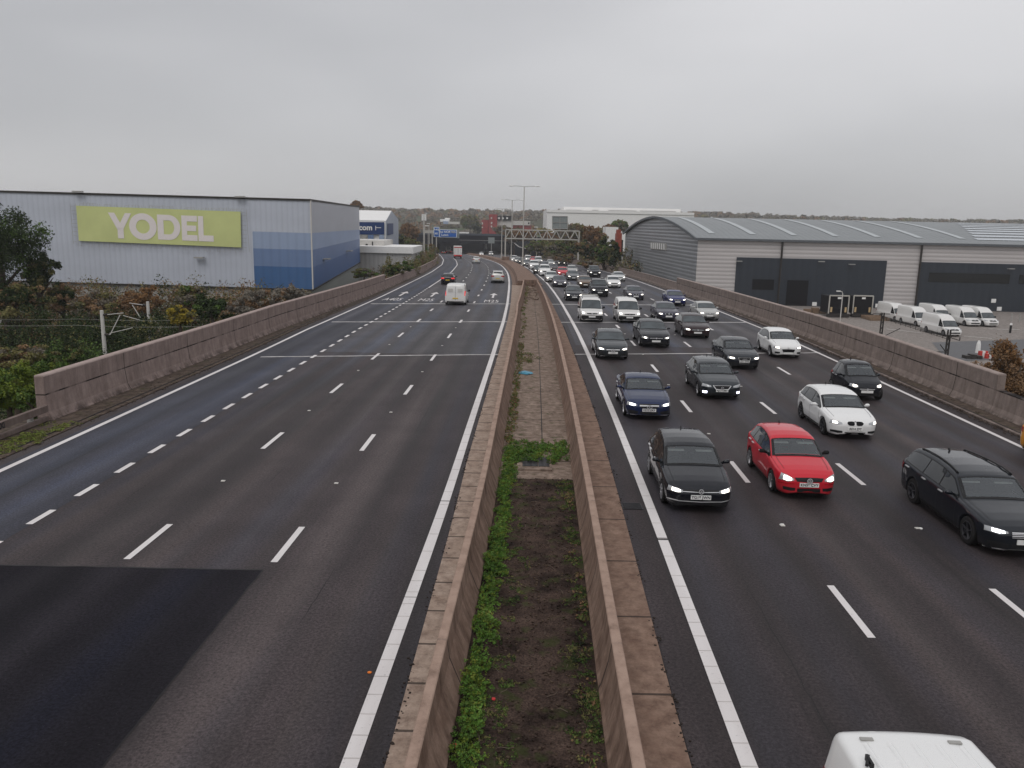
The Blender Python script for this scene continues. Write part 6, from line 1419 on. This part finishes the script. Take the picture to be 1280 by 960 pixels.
        for s in (-1, 1): B.front('lower_intake', [(hw * .44, .37), (hw * .62, .385), (hw * .82, .42)], [(hw * .46, .29), (hw * .62, .29), (hw * .80, .33)], M['black'], root, .008, 6, 2, sgn=s); B.front('bumper_seam', [(hw * .50, .50), (hw * .7, .50), (hw * .92, .54)], [(hw * .50, .475), (hw * .7, .475), (hw * .92, .515)], M['taildim'], root, .006, 6, 1, sgn=s)
        zpl = .46
    elif face == 'kidney':
        for s in (-1, 1):
            B.front('grille', [(.03, .675), (.10, .695), (.24, .685), (.285, .635)], [(.03, .565), (.08, .53), (.22, .535), (.28, .60)], M['dark'], root, .012, 8, 3, sgn=s); B.front('grille_frame', [(.018, .69), (.10, .71), (.25, .70), (.302, .635)], [(.018, .55), (.08, .515), (.23, .52), (.297, .60)], M['chrome' if paint != 'white' else 'p_white'], root, .008, 8, 3, sgn=s)
            B.front('lower_intake', [(hw * .50, .34), (hw * .68, .36), (hw * .90, .41)], [(hw * .50, .27), (hw * .68, .27), (hw * .88, .33)], M['black'], root, .008, 6, 2, sgn=s)
        G_('lower_grille', [(-hw * .42, .30), (0, .30), (hw * .42, .30)], [(-hw * .38, .23), (0, .225), (hw * .38, .23)], 'black'); bdp = B.cast((0, -1, .74), (0, 1, -.08), .012); badge(root, 'disc', 0, bdp.y, bdp.z, .035); zpl = .42
    elif face in ('merc', 'merc_e', 'merc_c'):
        G_('grille', [(-hw * .42, .665), (0, .67), (hw * .42, .665)], [(-hw * .36, .50), (0, .485), (hw * .36, .50)], 'black', .008); bdp = B.cast((0, -1, .62), (0, 1, -.05), .03); badge(root, 'star', 0, bdp.y - .06, bdp.z - .04, .09)
        for z in ((.60, .57) if face != 'merc_e' else (.635, .60, .56, .525)): G_('grille_bar', [(-hw * .41, z + .012), (0, z + .012), (hw * .41, z + .012)], [(-hw * .41, z - .006), (0, z - .006), (hw * .41, z - .006)], 'chrome', .014, 8, 1)
        G_('lower_grille', [(-hw * .40, .36), (0, .35), (hw * .40, .36)], [(-hw * .36, .27), (0, .26), (hw * .36, .27)], 'black')
        for s in (-1, 1): B.front('lower_intake', [(hw * .46, .37), (hw * .66, .41), (hw * .88, .45)], [(hw * .48, .28), (hw * .66, .27), (hw * .86, .31)], M['black'], root, .008, 6, 2, sgn=s)
        G_('bumper_trim', [(-hw * .88, .285), (-hw * .5, .245), (0, .235), (hw * .5, .245), (hw * .88, .285)], [(-hw * .88, .262), (-hw * .5, .222), (0, .212), (hw * .5, .222), (hw * .88, .262)], 'chrome' if face != 'merc_c' else 'galv', .014, 14, 1); zpl = .42
    elif face == 'volvo':
        G_('grille_frame', [(-hw * .44, .655), (0, .66), (hw * .44, .655)], [(-hw * .32, .485), (0, .465), (hw * .32, .485)], 'chrome', .006); G_('grille', [(-hw * .405, .645), (0, .65), (hw * .405, .645)], [(-hw * .29, .505), (0, .488), (hw * .29, .505)], 'black', .010)
        bdp = B.cast((0, -1, .62), (0, 1, -.05), .02); badge(root, 'arrow', 0, bdp.y - .045, bdp.z - .03, .055)
        for s in (-1, 1): B.front('foglight', [(hw * .70, .41), (hw * .79, .42), (hw * .88, .45)], [(hw * .70, .33), (hw * .79, .33), (hw * .87, .36)], M['drl'], root, .014, 5, 3, sgn=s)
        G_('lower_grille', [(-hw * .60, .33), (0, .32), (hw * .60, .33)], [(-hw * .56, .25), (0, .24), (hw * .56, .25)], 'black'); zpl = .43
    elif face == 'audi':
        G_('grille_frame', [(-hw * .36, .665), (0, .67), (hw * .36, .665)], [(-hw * .27, .335), (0, .325), (hw * .27, .335)], 'galv', .006, 8, 4); G_('grille', [(-hw * .335, .655), (0, .66), (hw * .335, .655)], [(-hw * .25, .35), (0, .34), (hw * .25, .35)], 'black', .011, 8, 4)
        bdp = B.cast((0, -1, .64), (0, 1, -.05), .02); badge(root, 'rings', 0, bdp.y - .045, bdp.z - .03, .075)
        for s in (-1, 1): B.front('lower_intake', [(hw * .46, .40), (hw * .66, .41), (hw * .88, .44)], [(hw * .46, .30), (hw * .66, .30), (hw * .86, .33)], M['black'], root, .008, 6, 2, sgn=s)
        zpl = .46
    elif face == 'fiesta':
        G_('grille_frame', [(-hw * .46, .54), (0, .56), (hw * .46, .54)], [(-hw * .38, .36), (0, .34), (hw * .38, .36)], 'chrome', .006, 8, 3); G_('grille', [(-hw * .43, .53), (0, .548), (hw * .43, .53)], [(-hw * .355, .37), (0, .352), (hw * .355, .37)], 'dark', .011, 8, 3)
        bdp = B.cast((0, -1, .68), (0, 1, -.08), .012); badge(root, 'disc', 0, bdp.y, bdp.z, .04)
        for s in (-1, 1): B.front('lower_intake', [(hw * .56, .38), (hw * .70, .40), (hw * .86, .43)], [(hw * .56, .30), (hw * .70, .29), (hw * .84, .33)], M['black'], root, .008, 6, 2, sgn=s)
        zpl = .31
    elif van:
        zb = .34 if kind == 'smallvan' else .5
        trimc = 'black' if (lowtrim or kind == 'bigvan') else 'dark'
        if lowtrim: B.front('bumper', [(-hw * .99, .60), (-hw * .5, .56), (0, .56), (hw * .5, .56), (hw * .99, .60)], [(-hw * .97, .24), (-hw * .5, .22), (0, .21), (hw * .5, .22), (hw * .97, .24)], M['black'], root, .012, 24, 5)
        G_('grille', [(-hw * .48, .74 if kind == 'smallvan' else .92), (0, .76 if kind == 'smallvan' else .94), (hw * .48, .74 if kind == 'smallvan' else .92)], [(-hw * .44, .66 if kind == 'smallvan' else .72), (0, .64 if kind == 'smallvan' else .70), (hw * .44, .66 if kind == 'smallvan' else .72)], 'black', .014)
        if kind == 'bigvan': G_('lower_grille', [(-hw * .6, .5), (0, .5), (hw * .6, .5)], [(-hw * .6, .36), (0, .35), (hw * .6, .36)], 'black')
        bdp = B.cast((0, -1, .74 if kind == 'smallvan' else .86), (0, 1, -.05), .03); badge(root, 'chevron' if face == 'chevron' else 'disc', 0, bdp.y, bdp.z - .03, .07); zpl = .46 if kind == 'smallvan' else .58
    else:
        z1_, z0_ = {'suv': (.86, .68), 'mini': (.58, .48)}.get(kind, (.655, .545))
        G_('grille', [(-hw * .46, z1_), (0, z1_ + .01), (hw * .46, z1_)], [(-hw * .40, z0_), (0, z0_ - .01), (hw * .40, z0_)], 'black'); G_('grille_bar', [(-hw * .42, (z1_ + z0_) / 2 + .012), (hw * .42, (z1_ + z0_) / 2 + .012)], [(-hw * .42, (z1_ + z0_) / 2 - .008), (hw * .42, (z1_ + z0_) / 2 - .008)], 'chrome', .012, 8, 1)
        G_('lower_grille', [(-hw * .70, .37), (0, .36), (hw * .70, .37)], [(-hw * .64, .26), (0, .25), (hw * .64, .26)], 'black'); bdp = B.cast((0, -1, (z1_ + z0_) / 2 + .05), (0, 1, -.05), .02); badge(root, bd or 'disc', 0, bdp.y - .03, bdp.z, .045)
        if kind == 'suv': zpl = .52
        if light == 'fog': pass
    plate(B, root, reg, False, zpl)
    # wiper cowl and bonnet gap
    yc = t['ws'][0] * L
    B.patch('cowl', lambda u, w: (((u * 2 - 1) * (B.wr(yc) - .10), yc - .035 + .055 * w, 3.2), (0, 0, -1)), 12, 1, M['black'], root, .009)
    if detail >= 2 and not van:
        mb = MB()
        for s in (-1, 1): B.patch('', lambda u, w: ((s * (B.wr(.35 + (yc - .4) * w) - .13 + .012 * u), .35 + (yc - .4) * w, 3.2), (0, 0, -1)), 1, 10, None, None, .003, mb)
        mb.build('bonnet_gap', M['black'], root)
        p = B.cast((0, L * .80 if kind != 'coupe' else L * .66, 3), (0, 0, -1), .0); m = MB(); m.bar(p, p + Vector((0, .06, .06)), .03, .05); m.build('aerial', M['black'], root)
    # tail
    if van: tl = ([(hw * .86, 1.35 if kind == 'smallvan' else 1.2), (hw * .93, 1.35 if kind == 'smallvan' else 1.2)], [(hw * .85, .90 if kind == 'smallvan' else .8), (hw * .93, .90 if kind == 'smallvan' else .8)])
    else: tl = ([(hw * .50, .90 * H / 1.47), (hw * .80, .93 * H / 1.47), (hw * .95, .95 * H / 1.47)], [(hw * .50, .78 * H / 1.47), (hw * .80, .76 * H / 1.47), (hw * .95, .78 * H / 1.47)])
    for sd_ in (-1, 1): B.front('tail_light', tl[0], tl[1], M['tail' if rear_lit else 'taildim'], root, .012, 6, 3, sgn=sd_, rear=True)
    plate(B, root, None, True, .62 if not van else .66)
    B.front('rear_bumper_trim', [(-hw * .8, .40), (0, .38), (hw * .8, .40)], [(-hw * .76, .28), (0, .27), (hw * .76, .28)], M['black'], root, .010, 10, 2, rear=True)
    if van and kind == 'smallvan' or kind == 'bigvan':
        mb = MB(); B.front('', [(-.012, H * .93), (.012, H * .93)], [(-.012, .45), (.012, .45)], None, None, .006, 1, 10, mb, rear=True); mb.build('rear_door_gap', M['black'], root)
    if rails or rack:
        for s in (-1, 1):
            pts = []
            for k in range(7): y = (.44 + k * .07) * L; x = s * (B.wr(y) - .09); p = B.cast((x, y, 3.2), (0, 0, -1), .03); pts.append(p)
            m = MB(); m.tube(pts, .022, 6)
            for k in (0, 3, 6): m.bar(pts[k], pts[k] - Vector((0, 0, .05)), .05)
            m.build('roof_rail', M['black'], root)
    if rack:
        for k in (.45, .62, .82): y = k * L; p = B.cast((0, y, 3.2), (0, 0, -1), .10); m = MB(); m.bar((-B.wr(y) + .08, y, p.z), (B.wr(y) - .08, y, p.z), .05); m.build('roof_bar', M['galv'], root)
    root['len'] = L
    return root
def drop(root, px, py, lane_c, back=False, frontoff=0.0, X=None):
    """set a vehicle on the road: the given point is the ground under its near bumper"""
    P = ground(px, py + .7 + .009 * (py - 320), .12); x = P.x if X is None else X; D = P.y
    dx = (lane_c(D + 3) - lane_c(D - 1)) / 4; a = math.atan(dx); L = root['len']; sl = math.atan((ZR(D + L) - ZR(D)) / L)
    if not back:
        root.rotation_euler = (sl, 0, -a); root.location = (x, D, ZR(D) + .005)
    else:
        root.rotation_euler = (-sl, 0, PI - a); root.location = (x + math.sin(a) * L, D + L * math.cos(a), ZR(D + L) + .005)
    if 'len' in root: pass
    return root
def lit_pool(): pass
Rm = [cR0, lane('R1'), lane('R2'), lane('R3'), cR4]
G1 = 'vehicles queueing towards the footbridge'
golf = make_car('hatchback', 'black five door hatchback with chrome smile trim leading the lane beside the solid line', 'car', 'hatch', 'black', G1, L=4.25, W=1.79, face='golf', reg='YG18 JWN', detail=3, mirror='p_black', spokes=6)
drop(golf, 875, 634, cR0)
polo = make_car('hatchback', 'bright red hatchback, the only bright red car near the camera', 'car', 'hatch', 'red', G1, L=3.92, W=1.66, H=1.47, face='polo', reg='KN56 CVY', detail=3, mirror='rubber', spokes=8); drop(polo, 1010, 618, lane('R1'))
bmw = make_car('hatchback', 'white hatchback with twin kidney grille behind the small black city car', 'car', 'hatch', 'white', G1, L=4.12, W=1.77, H=1.43, face='kidney', reg='RE14 ZFT', detail=3, rim='alloy_dark', light=(.55, .85)); drop(bmw, 1068, 544, lane('R2'))
smart = make_car('city_car', 'tiny black two door city car in the lane next to the tall parapet', 'car', 'mini', 'black', G1, face='plain', detail=3, light=(.2, .7)); drop(smart, 1083, 496, lane('R3'))
est = make_car('estate_car', 'charcoal estate car with roof rails cut off by the right frame edge', 'car', 'estate', 'charcoal', G1, face='merc_e', detail=3, rails=True, rim='alloy_dark', lit='cool', reg=None); drop(est, 1283, 690, lane('R2'))
coupe = make_car('coupe', 'dark blue coupe with star grille and silver lip in the lane beside the solid line', 'car', 'coupe', 'blue', G1, face='merc', detail=3, lit='cool', reg='KE17 OKP'); drop(coupe, 811, 520, cR0)
v40 = make_car('hatchback', 'dark grey hatchback with glowing violet fog lights', 'car', 'hatch', 'darkgrey', G1, L=4.37, W=1.80, H=1.44, face='volvo', detail=3, lit='off', reg='AJ13 OMV'); drop(v40, 902, 495, lane('R1'))
a3 = make_car('saloon', 'dark grey saloon with four ring grille between the violet lit car and the white hatchback', 'car', 'saloon', 'charcoal', G1, L=4.40, face='audi', detail=3, reg='LD11 DXK'); drop(a3, 930, 458, lane('R2'))
fie = make_car('hatchback', 'white small hatchback hugging the white edge line under the tall parapet', 'car', 'hatch', 'white', G1, L=3.97, W=1.72, H=1.49, face='fiesta', detail=3); drop(fie, 985, 444, lane('R3'))
mer = make_car('saloon', 'dark grey saloon with star grille behind the blue coupe', 'car', 'saloon', 'darkgrey', G1, face='merc', detail=2, lit='warm'); drop(mer, 766, 446, cR0)
mon = make_car('hatchback', 'black large hatchback behind the violet lit car with lit fog lamps', 'car', 'saloon', 'black', G1, L=4.75, W=1.88, H=1.49, face='plain', light=(.3, .7)); drop(mon, 820, 431, lane('R1'))
foc = make_car('hatchback', 'very dark maroon hatchback beside the black large hatchback', 'car', 'hatch', 'maroon', G1, L=4.35, W=1.82, H=1.5, face='plain'); drop(foc, 872, 420, lane('R2'))
old = make_car('saloon', 'pale silver older saloon in the outer lane behind the white small hatchback', 'car', 'saloon', 'silver', G1, L=4.5, W=1.74, H=1.41, face='plain'); drop(old, 887, 398, lane('R3'))
b3 = make_car('saloon', 'dark purple grey saloon behind the maroon hatchback', 'car', 'saloon', 'purple', G1, face='kidney', H=1.42); drop(b3, 836, 399, lane('R2'))
blu = make_car('hatchback', 'vivid blue car in the outer lane behind the silver saloon', 'car', 'saloon', 'brightblue', G1, L=4.3, H=1.44, face='plain'); drop(blu, 847, 380, lane('R3'))
sal = make_car('saloon', 'grey purple saloon behind the right hand white van', 'car', 'saloon', 'purple', G1, L=4.4, face='kidney'); drop(sal, 795, 373, lane('R2'))
va1 = make_car('van', 'small white van with roof bars beside the solid white line', 'van', 'smallvan', 'vanwhite', G1, face='plain', lowtrim=True, rack=True, detail=2); drop(va1, 740, 400, cR0)
va2 = make_car('van', 'small white van without roof bars, right of the one with roof bars', 'van', 'smallvan', 'vanwhite', G1, L=4.38, W=1.81, H=1.80, face='chevron', lowtrim=True, detail=2); drop(va2, 787, 401, lane('R1'))
hat = make_car('hatchback', 'dark hatchback directly behind the white van with roof bars', 'car', 'hatch', 'charcoal', G1, face='plain', H=1.52); drop(hat, 718, 374, cR0)
mpv = make_car('people_carrier', 'tall black people carrier behind the white van without roof bars', 'van', 'suv', 'black', G1, L=4.6, W=1.9, H=1.88, face='plain'); drop(mpv, 750, 369, lane('R1'))
ora = make_car('hatchback', 'orange yellow car of which only the tail corner shows at the right frame edge', 'car', 'hatch', 'orange', G1, L=4.2); ora.rotation_euler = (0, 0, -.01)
_p = ground(1277, 564); ora.location = (_p.x + .60, _p.y - 4.15, 0)
# white vehicle cut by the bottom edge: only its roof shows
rv_ = make_car('van', 'white roofed van cut off by the bottom frame edge', 'van', 'smallvan', 'white', None, L=4.7, W=1.88, H=1.86, rails=False, detail=2); 
P = at_z(1120, 917, 1.80); rv_.rotation_euler = (0, 0, -.03); rv_.location = (P.x - .06, P.y - 4.55, 0)
for (x, y) in ((-.48, 4.36), (.48, 4.36)):
    m = MB(); m.box(x - .07, x + .07, y - .02, y + .03, 1.835, 1.85); m.build('roof_slot', M['galv'], rv_)
B_ = Body('smallvan', 4.7, 1.88, 1.86)
for x in (-.52, -.26, 0, .26, .52):
    m = MB(); n_ = 12
    for k in range(n_):
        y0_, y1_ = 2.0 + 2.3 * k / n_, 2.0 + 2.3 * (k + 1) / n_; w_ = B_.wr(3); zz_ = lambda x_, y_: B_.zt(y_) - .035 * (x_ / w_) ** 2
        m.add([(x - .03, y0_, zz_(x - .03, y0_) + .001), (x - .012, y0_, zz_(x, y0_) + .013), (x + .012, y0_, zz_(x, y0_) + .013), (x + .03, y0_, zz_(x + .03, y0_) + .001), (x - .03, y1_, zz_(x - .03, y1_) + .001), (x - .012, y1_, zz_(x, y1_) + .013), (x + .012, y1_, zz_(x, y1_) + .013), (x + .03, y1_, zz_(x + .03, y1_) + .001)], [(0, 1, 5, 4), (1, 2, 6, 5), (2, 3, 7, 6)])
    m.build('roof_rib', M['p_white'], rv_)
s = -1
m = MB(); m.box(s * .62 - .015, s * .62 + .015, 3.85, 4.02, 1.80, 1.90); m.bar((s * .68, 3.86, 1.88), (s * .60, 4.02, 1.88), .03); m.build('roof_bracket', M['black'], rv_)
# small cars farther back: copies with their own paint and label
def recolor(o, paint):
    for ch in o.children:
        b_ = ch.name.split('.')[0]
        if b_ in ('body', 'door_mirror', 'door_handle') and ch.data.materials and ch.data.materials[0].name.startswith('paint_'):
            ch.material_slots[0].link = 'OBJECT'; ch.material_slots[0].material = M['p_' + paint]
SKIP_FAR = ('door_handle', 'door_seams', 'bonnet_gap', 'aerial', 'hub_recess', 'badge', 'indicator', 'cowl', 'lettering', 'bumper_trim', 'grille_bar', 'windscreen_seal', 'rear_bumper_trim', 'lower_intake', 'foglight', 'grille_chrome')
src = dict(hatch=hat, saloon=sal, suv=mpv, van=va2, golf=golf, coupe=coupe, old=old)
far = [('hatch', 'white', 768, 358, 'R2', 'white car diagonally behind the tall black people carrier', 'hatchback'),
 ('old', 'palesil', 775, 350, 'R3', 'pale silver car nearest the right edge line behind the white one', 'saloon'),
 ('hatch', 'bronze', 732, 358, 'R1', 'bronze grey hatchback close behind the dark hatchback', 'hatchback'),
 ('suv', 'charcoal', 744, 345, 'R2', 'black pickup like car with broad dark nose in the far queue', 'pickup'),
 ('hatch', 'grey', 717, 349, 'R1', 'mid grey hatchback ahead of the red car', 'hatchback'),
 ('hatch', 'silver', 716, 341, 'R2', 'pale silver car tucked behind the mid grey hatchback', 'hatchback'),
 ('saloon', 'purple', 700, 357, 'cR0', 'purple grey saloon beside the solid line in the far queue', 'saloon'),
 ('hatch', 'palesil', 690, 351, 'cR0', 'silver hatchback behind the purple grey saloon', 'hatchback'),
 ('hatch', 'red', 704, 344, 'R1', 'small red car in the middle of the far queue', 'hatchback'),
 ('golf', 'maroon', 693, 338, 'R1', 'dark red car diagonally behind the small red one', 'hatchback'),
 ('suv', 'white', 681.5, 343.5, 'cR0', 'white and grey off roader beside the solid line', 'off_roader'),
 ('hatch', 'darkgrey', 674, 341, 'cR0', 'dark car half hidden behind the white and grey off roader', 'hatchback'),
 ('saloon', 'purple', 682, 334, 'R1', 'purple grey car above the white and grey off roader', 'saloon'),
 ('suv', 'white', 668, 335.5, 'cR0', 'white off roader where the solid line bends', 'off_roader'),
 ('hatch', 'grey', 659, 331.5, 'cR0', 'grey car beside the bend of the reserve', 'hatchback'),
 ('van', 'vanwhite', 661, 325.5, 'cR0', 'white van at the bend right of the tallest lamp post', 'van'),
 ('van', 'white', 674, 328, 'R1', 'white van with dark windscreen under the gantry', 'van'),
 ('hatch', 'red', 667.5, 326.5, 'R1', 'red car between the two white vans under the gantry', 'hatchback'),
 ('hatch', 'charcoal', 702, 330.5, 'R3', 'dark car with one lamp visible at the right side of the far queue', 'hatchback'),
 ('suv', 'white', 643.5, 327, 'cR0', 'white car at the left edge of the bend before the lamp post', 'off_roader'),
 ('hatch', 'silver', 648, 327.5, 'cR0', 'silver car with bright lamp next to the white one on the bend', 'hatchback'),
 ('hatch', 'darkgrey', 653, 328.5, 'cR0', 'dark grey car with bright lamp behind the tallest lamp post', 'hatchback'),
 ('saloon', 'palesil', 689, 331, 'R2', 'pale car behind the dark red one in the far queue', 'saloon'),
 ('van', 'white', 614, 318.5, 'cR0', 'white lorry cab with pale top nearest the grey sign board', 'van'),
 ('hatch', 'white', 602, 318.5, 'cR0', 'white car with lamps lit nearest the bridge pier', 'hatchback'),
 ('hatch', 'palesil', 598, 315.5, 'cR0', 'pale car following the one nearest the pier under the bridge', 'hatchback'),
 ('suv', 'white', 588, 313.8, 'cR0', 'white off roader emerging from under the bridge', 'off_roader')]
for k, paintn, px, py, ln, lab, nm in far:
    c = cR0 if ln == 'cR0' else lane(ln); o = copy_tree(src[k], None, SKIP_FAR); o.name = nm; o['label'] = lab; o['category'] = 'van' if k == 'van' else 'car'
    recolor(o, paintn)
    drop(o, px, py, c)
# left carriageway, seen from behind
G2 = 'vehicles driving away on the left carriageway'
lv = make_car('van', 'white panel van seen from behind in the third lane', 'van', 'smallvan', 'vanwhite', G2, L=4.9, W=1.98, H=1.98, lit='off', detail=2, rear_lit=True)
for s in (-1, 1):
    m = MB(); m.box(s * .45 - .22, s * .45 + .22, 4.895, 4.915, 1.25, 1.55); m.build('door_panel', M['offwhite'], lv)
drop(lv, 569, 379, lane('L2'), True)
dk = make_car('hatchback', 'black car with glowing red tail lamps left of the white panel van', 'car', 'hatch', 'black', G2, L=4.3, W=1.8, lit='off', rear_lit=True); drop(dk, 559.5, 354, lane('L1'), True)
sv = make_car('off_roader', 'silver grey off roader alone in the lane beside the reserve', 'car', 'suv', 'silver', G2, L=4.5, H=1.66, lit='off', rear_lit=False); drop(sv, 622, 352, cLR, True)
o = copy_tree(sv, None, SKIP_FAR); o.name = 'hatchback'; o['label'] = 'pale car on the bend beyond the silver grey off roader'; o['category'] = 'car'; recolor(o, 'palesil'); drop(o, 595.5, 328, lane('L3'), True)
for px, py, pn_, lab in ((554.5, 316.8, 'charcoal', 'dark car just short of the bridge on the left carriageway'), (566, 315.4, 'palesil', 'tiny pale car between the coach and the lorry'), (551, 314, 'grey', 'grey car in the shade of the bridge at the left')):
    o = copy_tree(dk, None, SKIP_FAR); o.name = 'hatchback'; o['label'] = lab; o['category'] = 'car'; recolor(o, pn_); drop(o, px, py, lane('L2'), True)
def lorry(label, px, py, c, w, h, l, colour, rear='white', red=True, nm='lorry'):
    P = ground(px, py, .4); D = P.y; a = math.atan((c(D + 5) - c(D - 5)) / 10); root = empty(nm, (P.x, D, ZR(D)), -a); tag(root, label, nm, G2); hw = w / 2
    m = MB(); m.box(-hw, hw, 0, l, 1.0, h); m.build('box_body', M[colour], root)
    m = MB()
    for s in (-1, 1): m.box(s * hw * .5 - hw * .46, s * hw * .5 + hw * .46, -.06, -.001, 1.2, h - .18)
    m.build('rear_door', M[rear], root)
    if red:
        m = MB(); m.box(-hw * .98, hw * .98, -.10, -.061, h - .42, h - .12); m.box(-hw - .02, hw + .02, -.12, .3, .75, 1.12); m.build('red_trim', simple('lorry_red', (.50, .03, .03), .5), root)
        m = MB()
        for k in range(4): m.box(-hw * .75 + k * hw * .45, -hw * .75 + k * hw * .45 + .09, -.09, -.062, 1.5, h - .6)
        m.build('door_bars', M['galv'], root)
    m = MB(); m.box(-hw * .9, hw * .9, .05, l - .3, .5, .95); m.build('chassis', M['dark'], root)
    for s in (-1, 1):
        for y in (1.2, l - 1.0):
            m = MB(); lathe(m, [(-.2, 0), (-.2, .48), (.2, .48), (.2, 0)], 16, 1); o_ = m.build('wheel', M['rubber'], root); o_.location = (s * (hw - .25), y, .48)
        m = MB(); m.box(s * (hw - .3) - .15, s * (hw - .3) + .15, -.13, -.02, .8, 1.0); m.build('tail_light', M['tail'], root)
    m = MB(); m.box(-hw, hw, l + .2, l + 1.8, .6, min(2.9, h)); m.build('cab', M[colour], root)
    return root
lorry('white box lorry with red rear frame passing under the blue sign', 572.5, 321.5, lane('L2'), 2.5, 3.75, 9.0, 'offwhite')
lc = lorry('white coach with dark rear window far away under the bridge', 560.8, 315.8, lane('L2'), 2.5, 3.2, 8.0, 'offwhite', 'white', False, 'coach')
m = MB(); m.box(-1.0, 1.0, -.12, -.07, 2.0, 2.9); m.build('rear_window', M['glass_b'], lc)
# parked vans in the yard
G3 = 'white vans parked in the yard'
pv = make_car('van', 'white high roofed van parked nearest the camera in the yard', 'van', 'bigvan', 'vanwhite', G3, L=5.6, W=1.98, H=2.36, lit='off', detail=2)
def park(o, px, py, a):
    P = at_z(px, py, YZ + .1); o.location = (P.x, P.y, YZ); o.rotation_euler = (0, 0, a)
park(pv, 1194, 420, .10)
for px, py, a, lab in ((1158, 408, .10, 'white high roofed van parked left of and behind the nearest one'), (1131, 402, .12, 'white high roofed van at the left end of the row by the dark mast'),
    (1219, 407.5, .10, 'white high roofed van behind and right of the nearest one'), (1241.5, 408, .12, 'white high roofed van at the right end of the row near the bollards'), (1184, 404.5, .10, 'white high roofed van mostly hidden behind the nearest one')):
    o = copy_tree(pv, None, ('lettering',)); o['label'] = lab; park(o, px, py, a)
# ------------------------------------------------------------------ haze
hz = Mat('haze_air'); hz.nt.nodes.clear(); out = hz.n('ShaderNodeOutputMaterial'); pvn = hz.n('ShaderNodeVolumePrincipled')
pvn.inputs['Color'].default_value = (.96, .97, 1, 1); pvn.inputs['Density'].default_value = .00027; pvn.inputs['Anisotropy'].default_value = .2
hz.nt.links.new(pvn.outputs[0], out.inputs['Volume'])
m = MB(); m.box(-1750, 1750, -80, 2240, -24, 60); o = m.build('haze', hz.m); o['kind'] = 'stuff'
for car, lab, cl in ((golf, 'driver in dark top at the wheel of the black hatchback with chrome trim', (.05, .055, .07)), (polo, 'driver in pale top at the wheel of the bright red hatchback', (.30, .30, .30)), (bmw, 'driver in dark blue top at the wheel of the white twin kidney hatchback', (.03, .04, .09)),
                     (coupe, 'driver in grey top at the wheel of the dark blue coupe', (.12, .12, .13)), (v40, 'driver in brown top in the grey hatchback with violet fog lights', (.12, .07, .04)), (est, 'driver in black top at the wheel of the charcoal estate car', (.02, .02, .02)), (a3, 'driver in white shirt in the dark saloon with four rings', (.55, .55, .55)), (fie, 'driver in navy top in the white small hatchback by the parapet', (.02, .03, .08)), (smart, 'driver in red top in the tiny black city car', (.25, .03, .03))):
    seat_driver(car, make_person(lab, cl))
for o in C.objects:
    for k_ in ('len', 'seat'):
        if k_ in o: del o[k_]
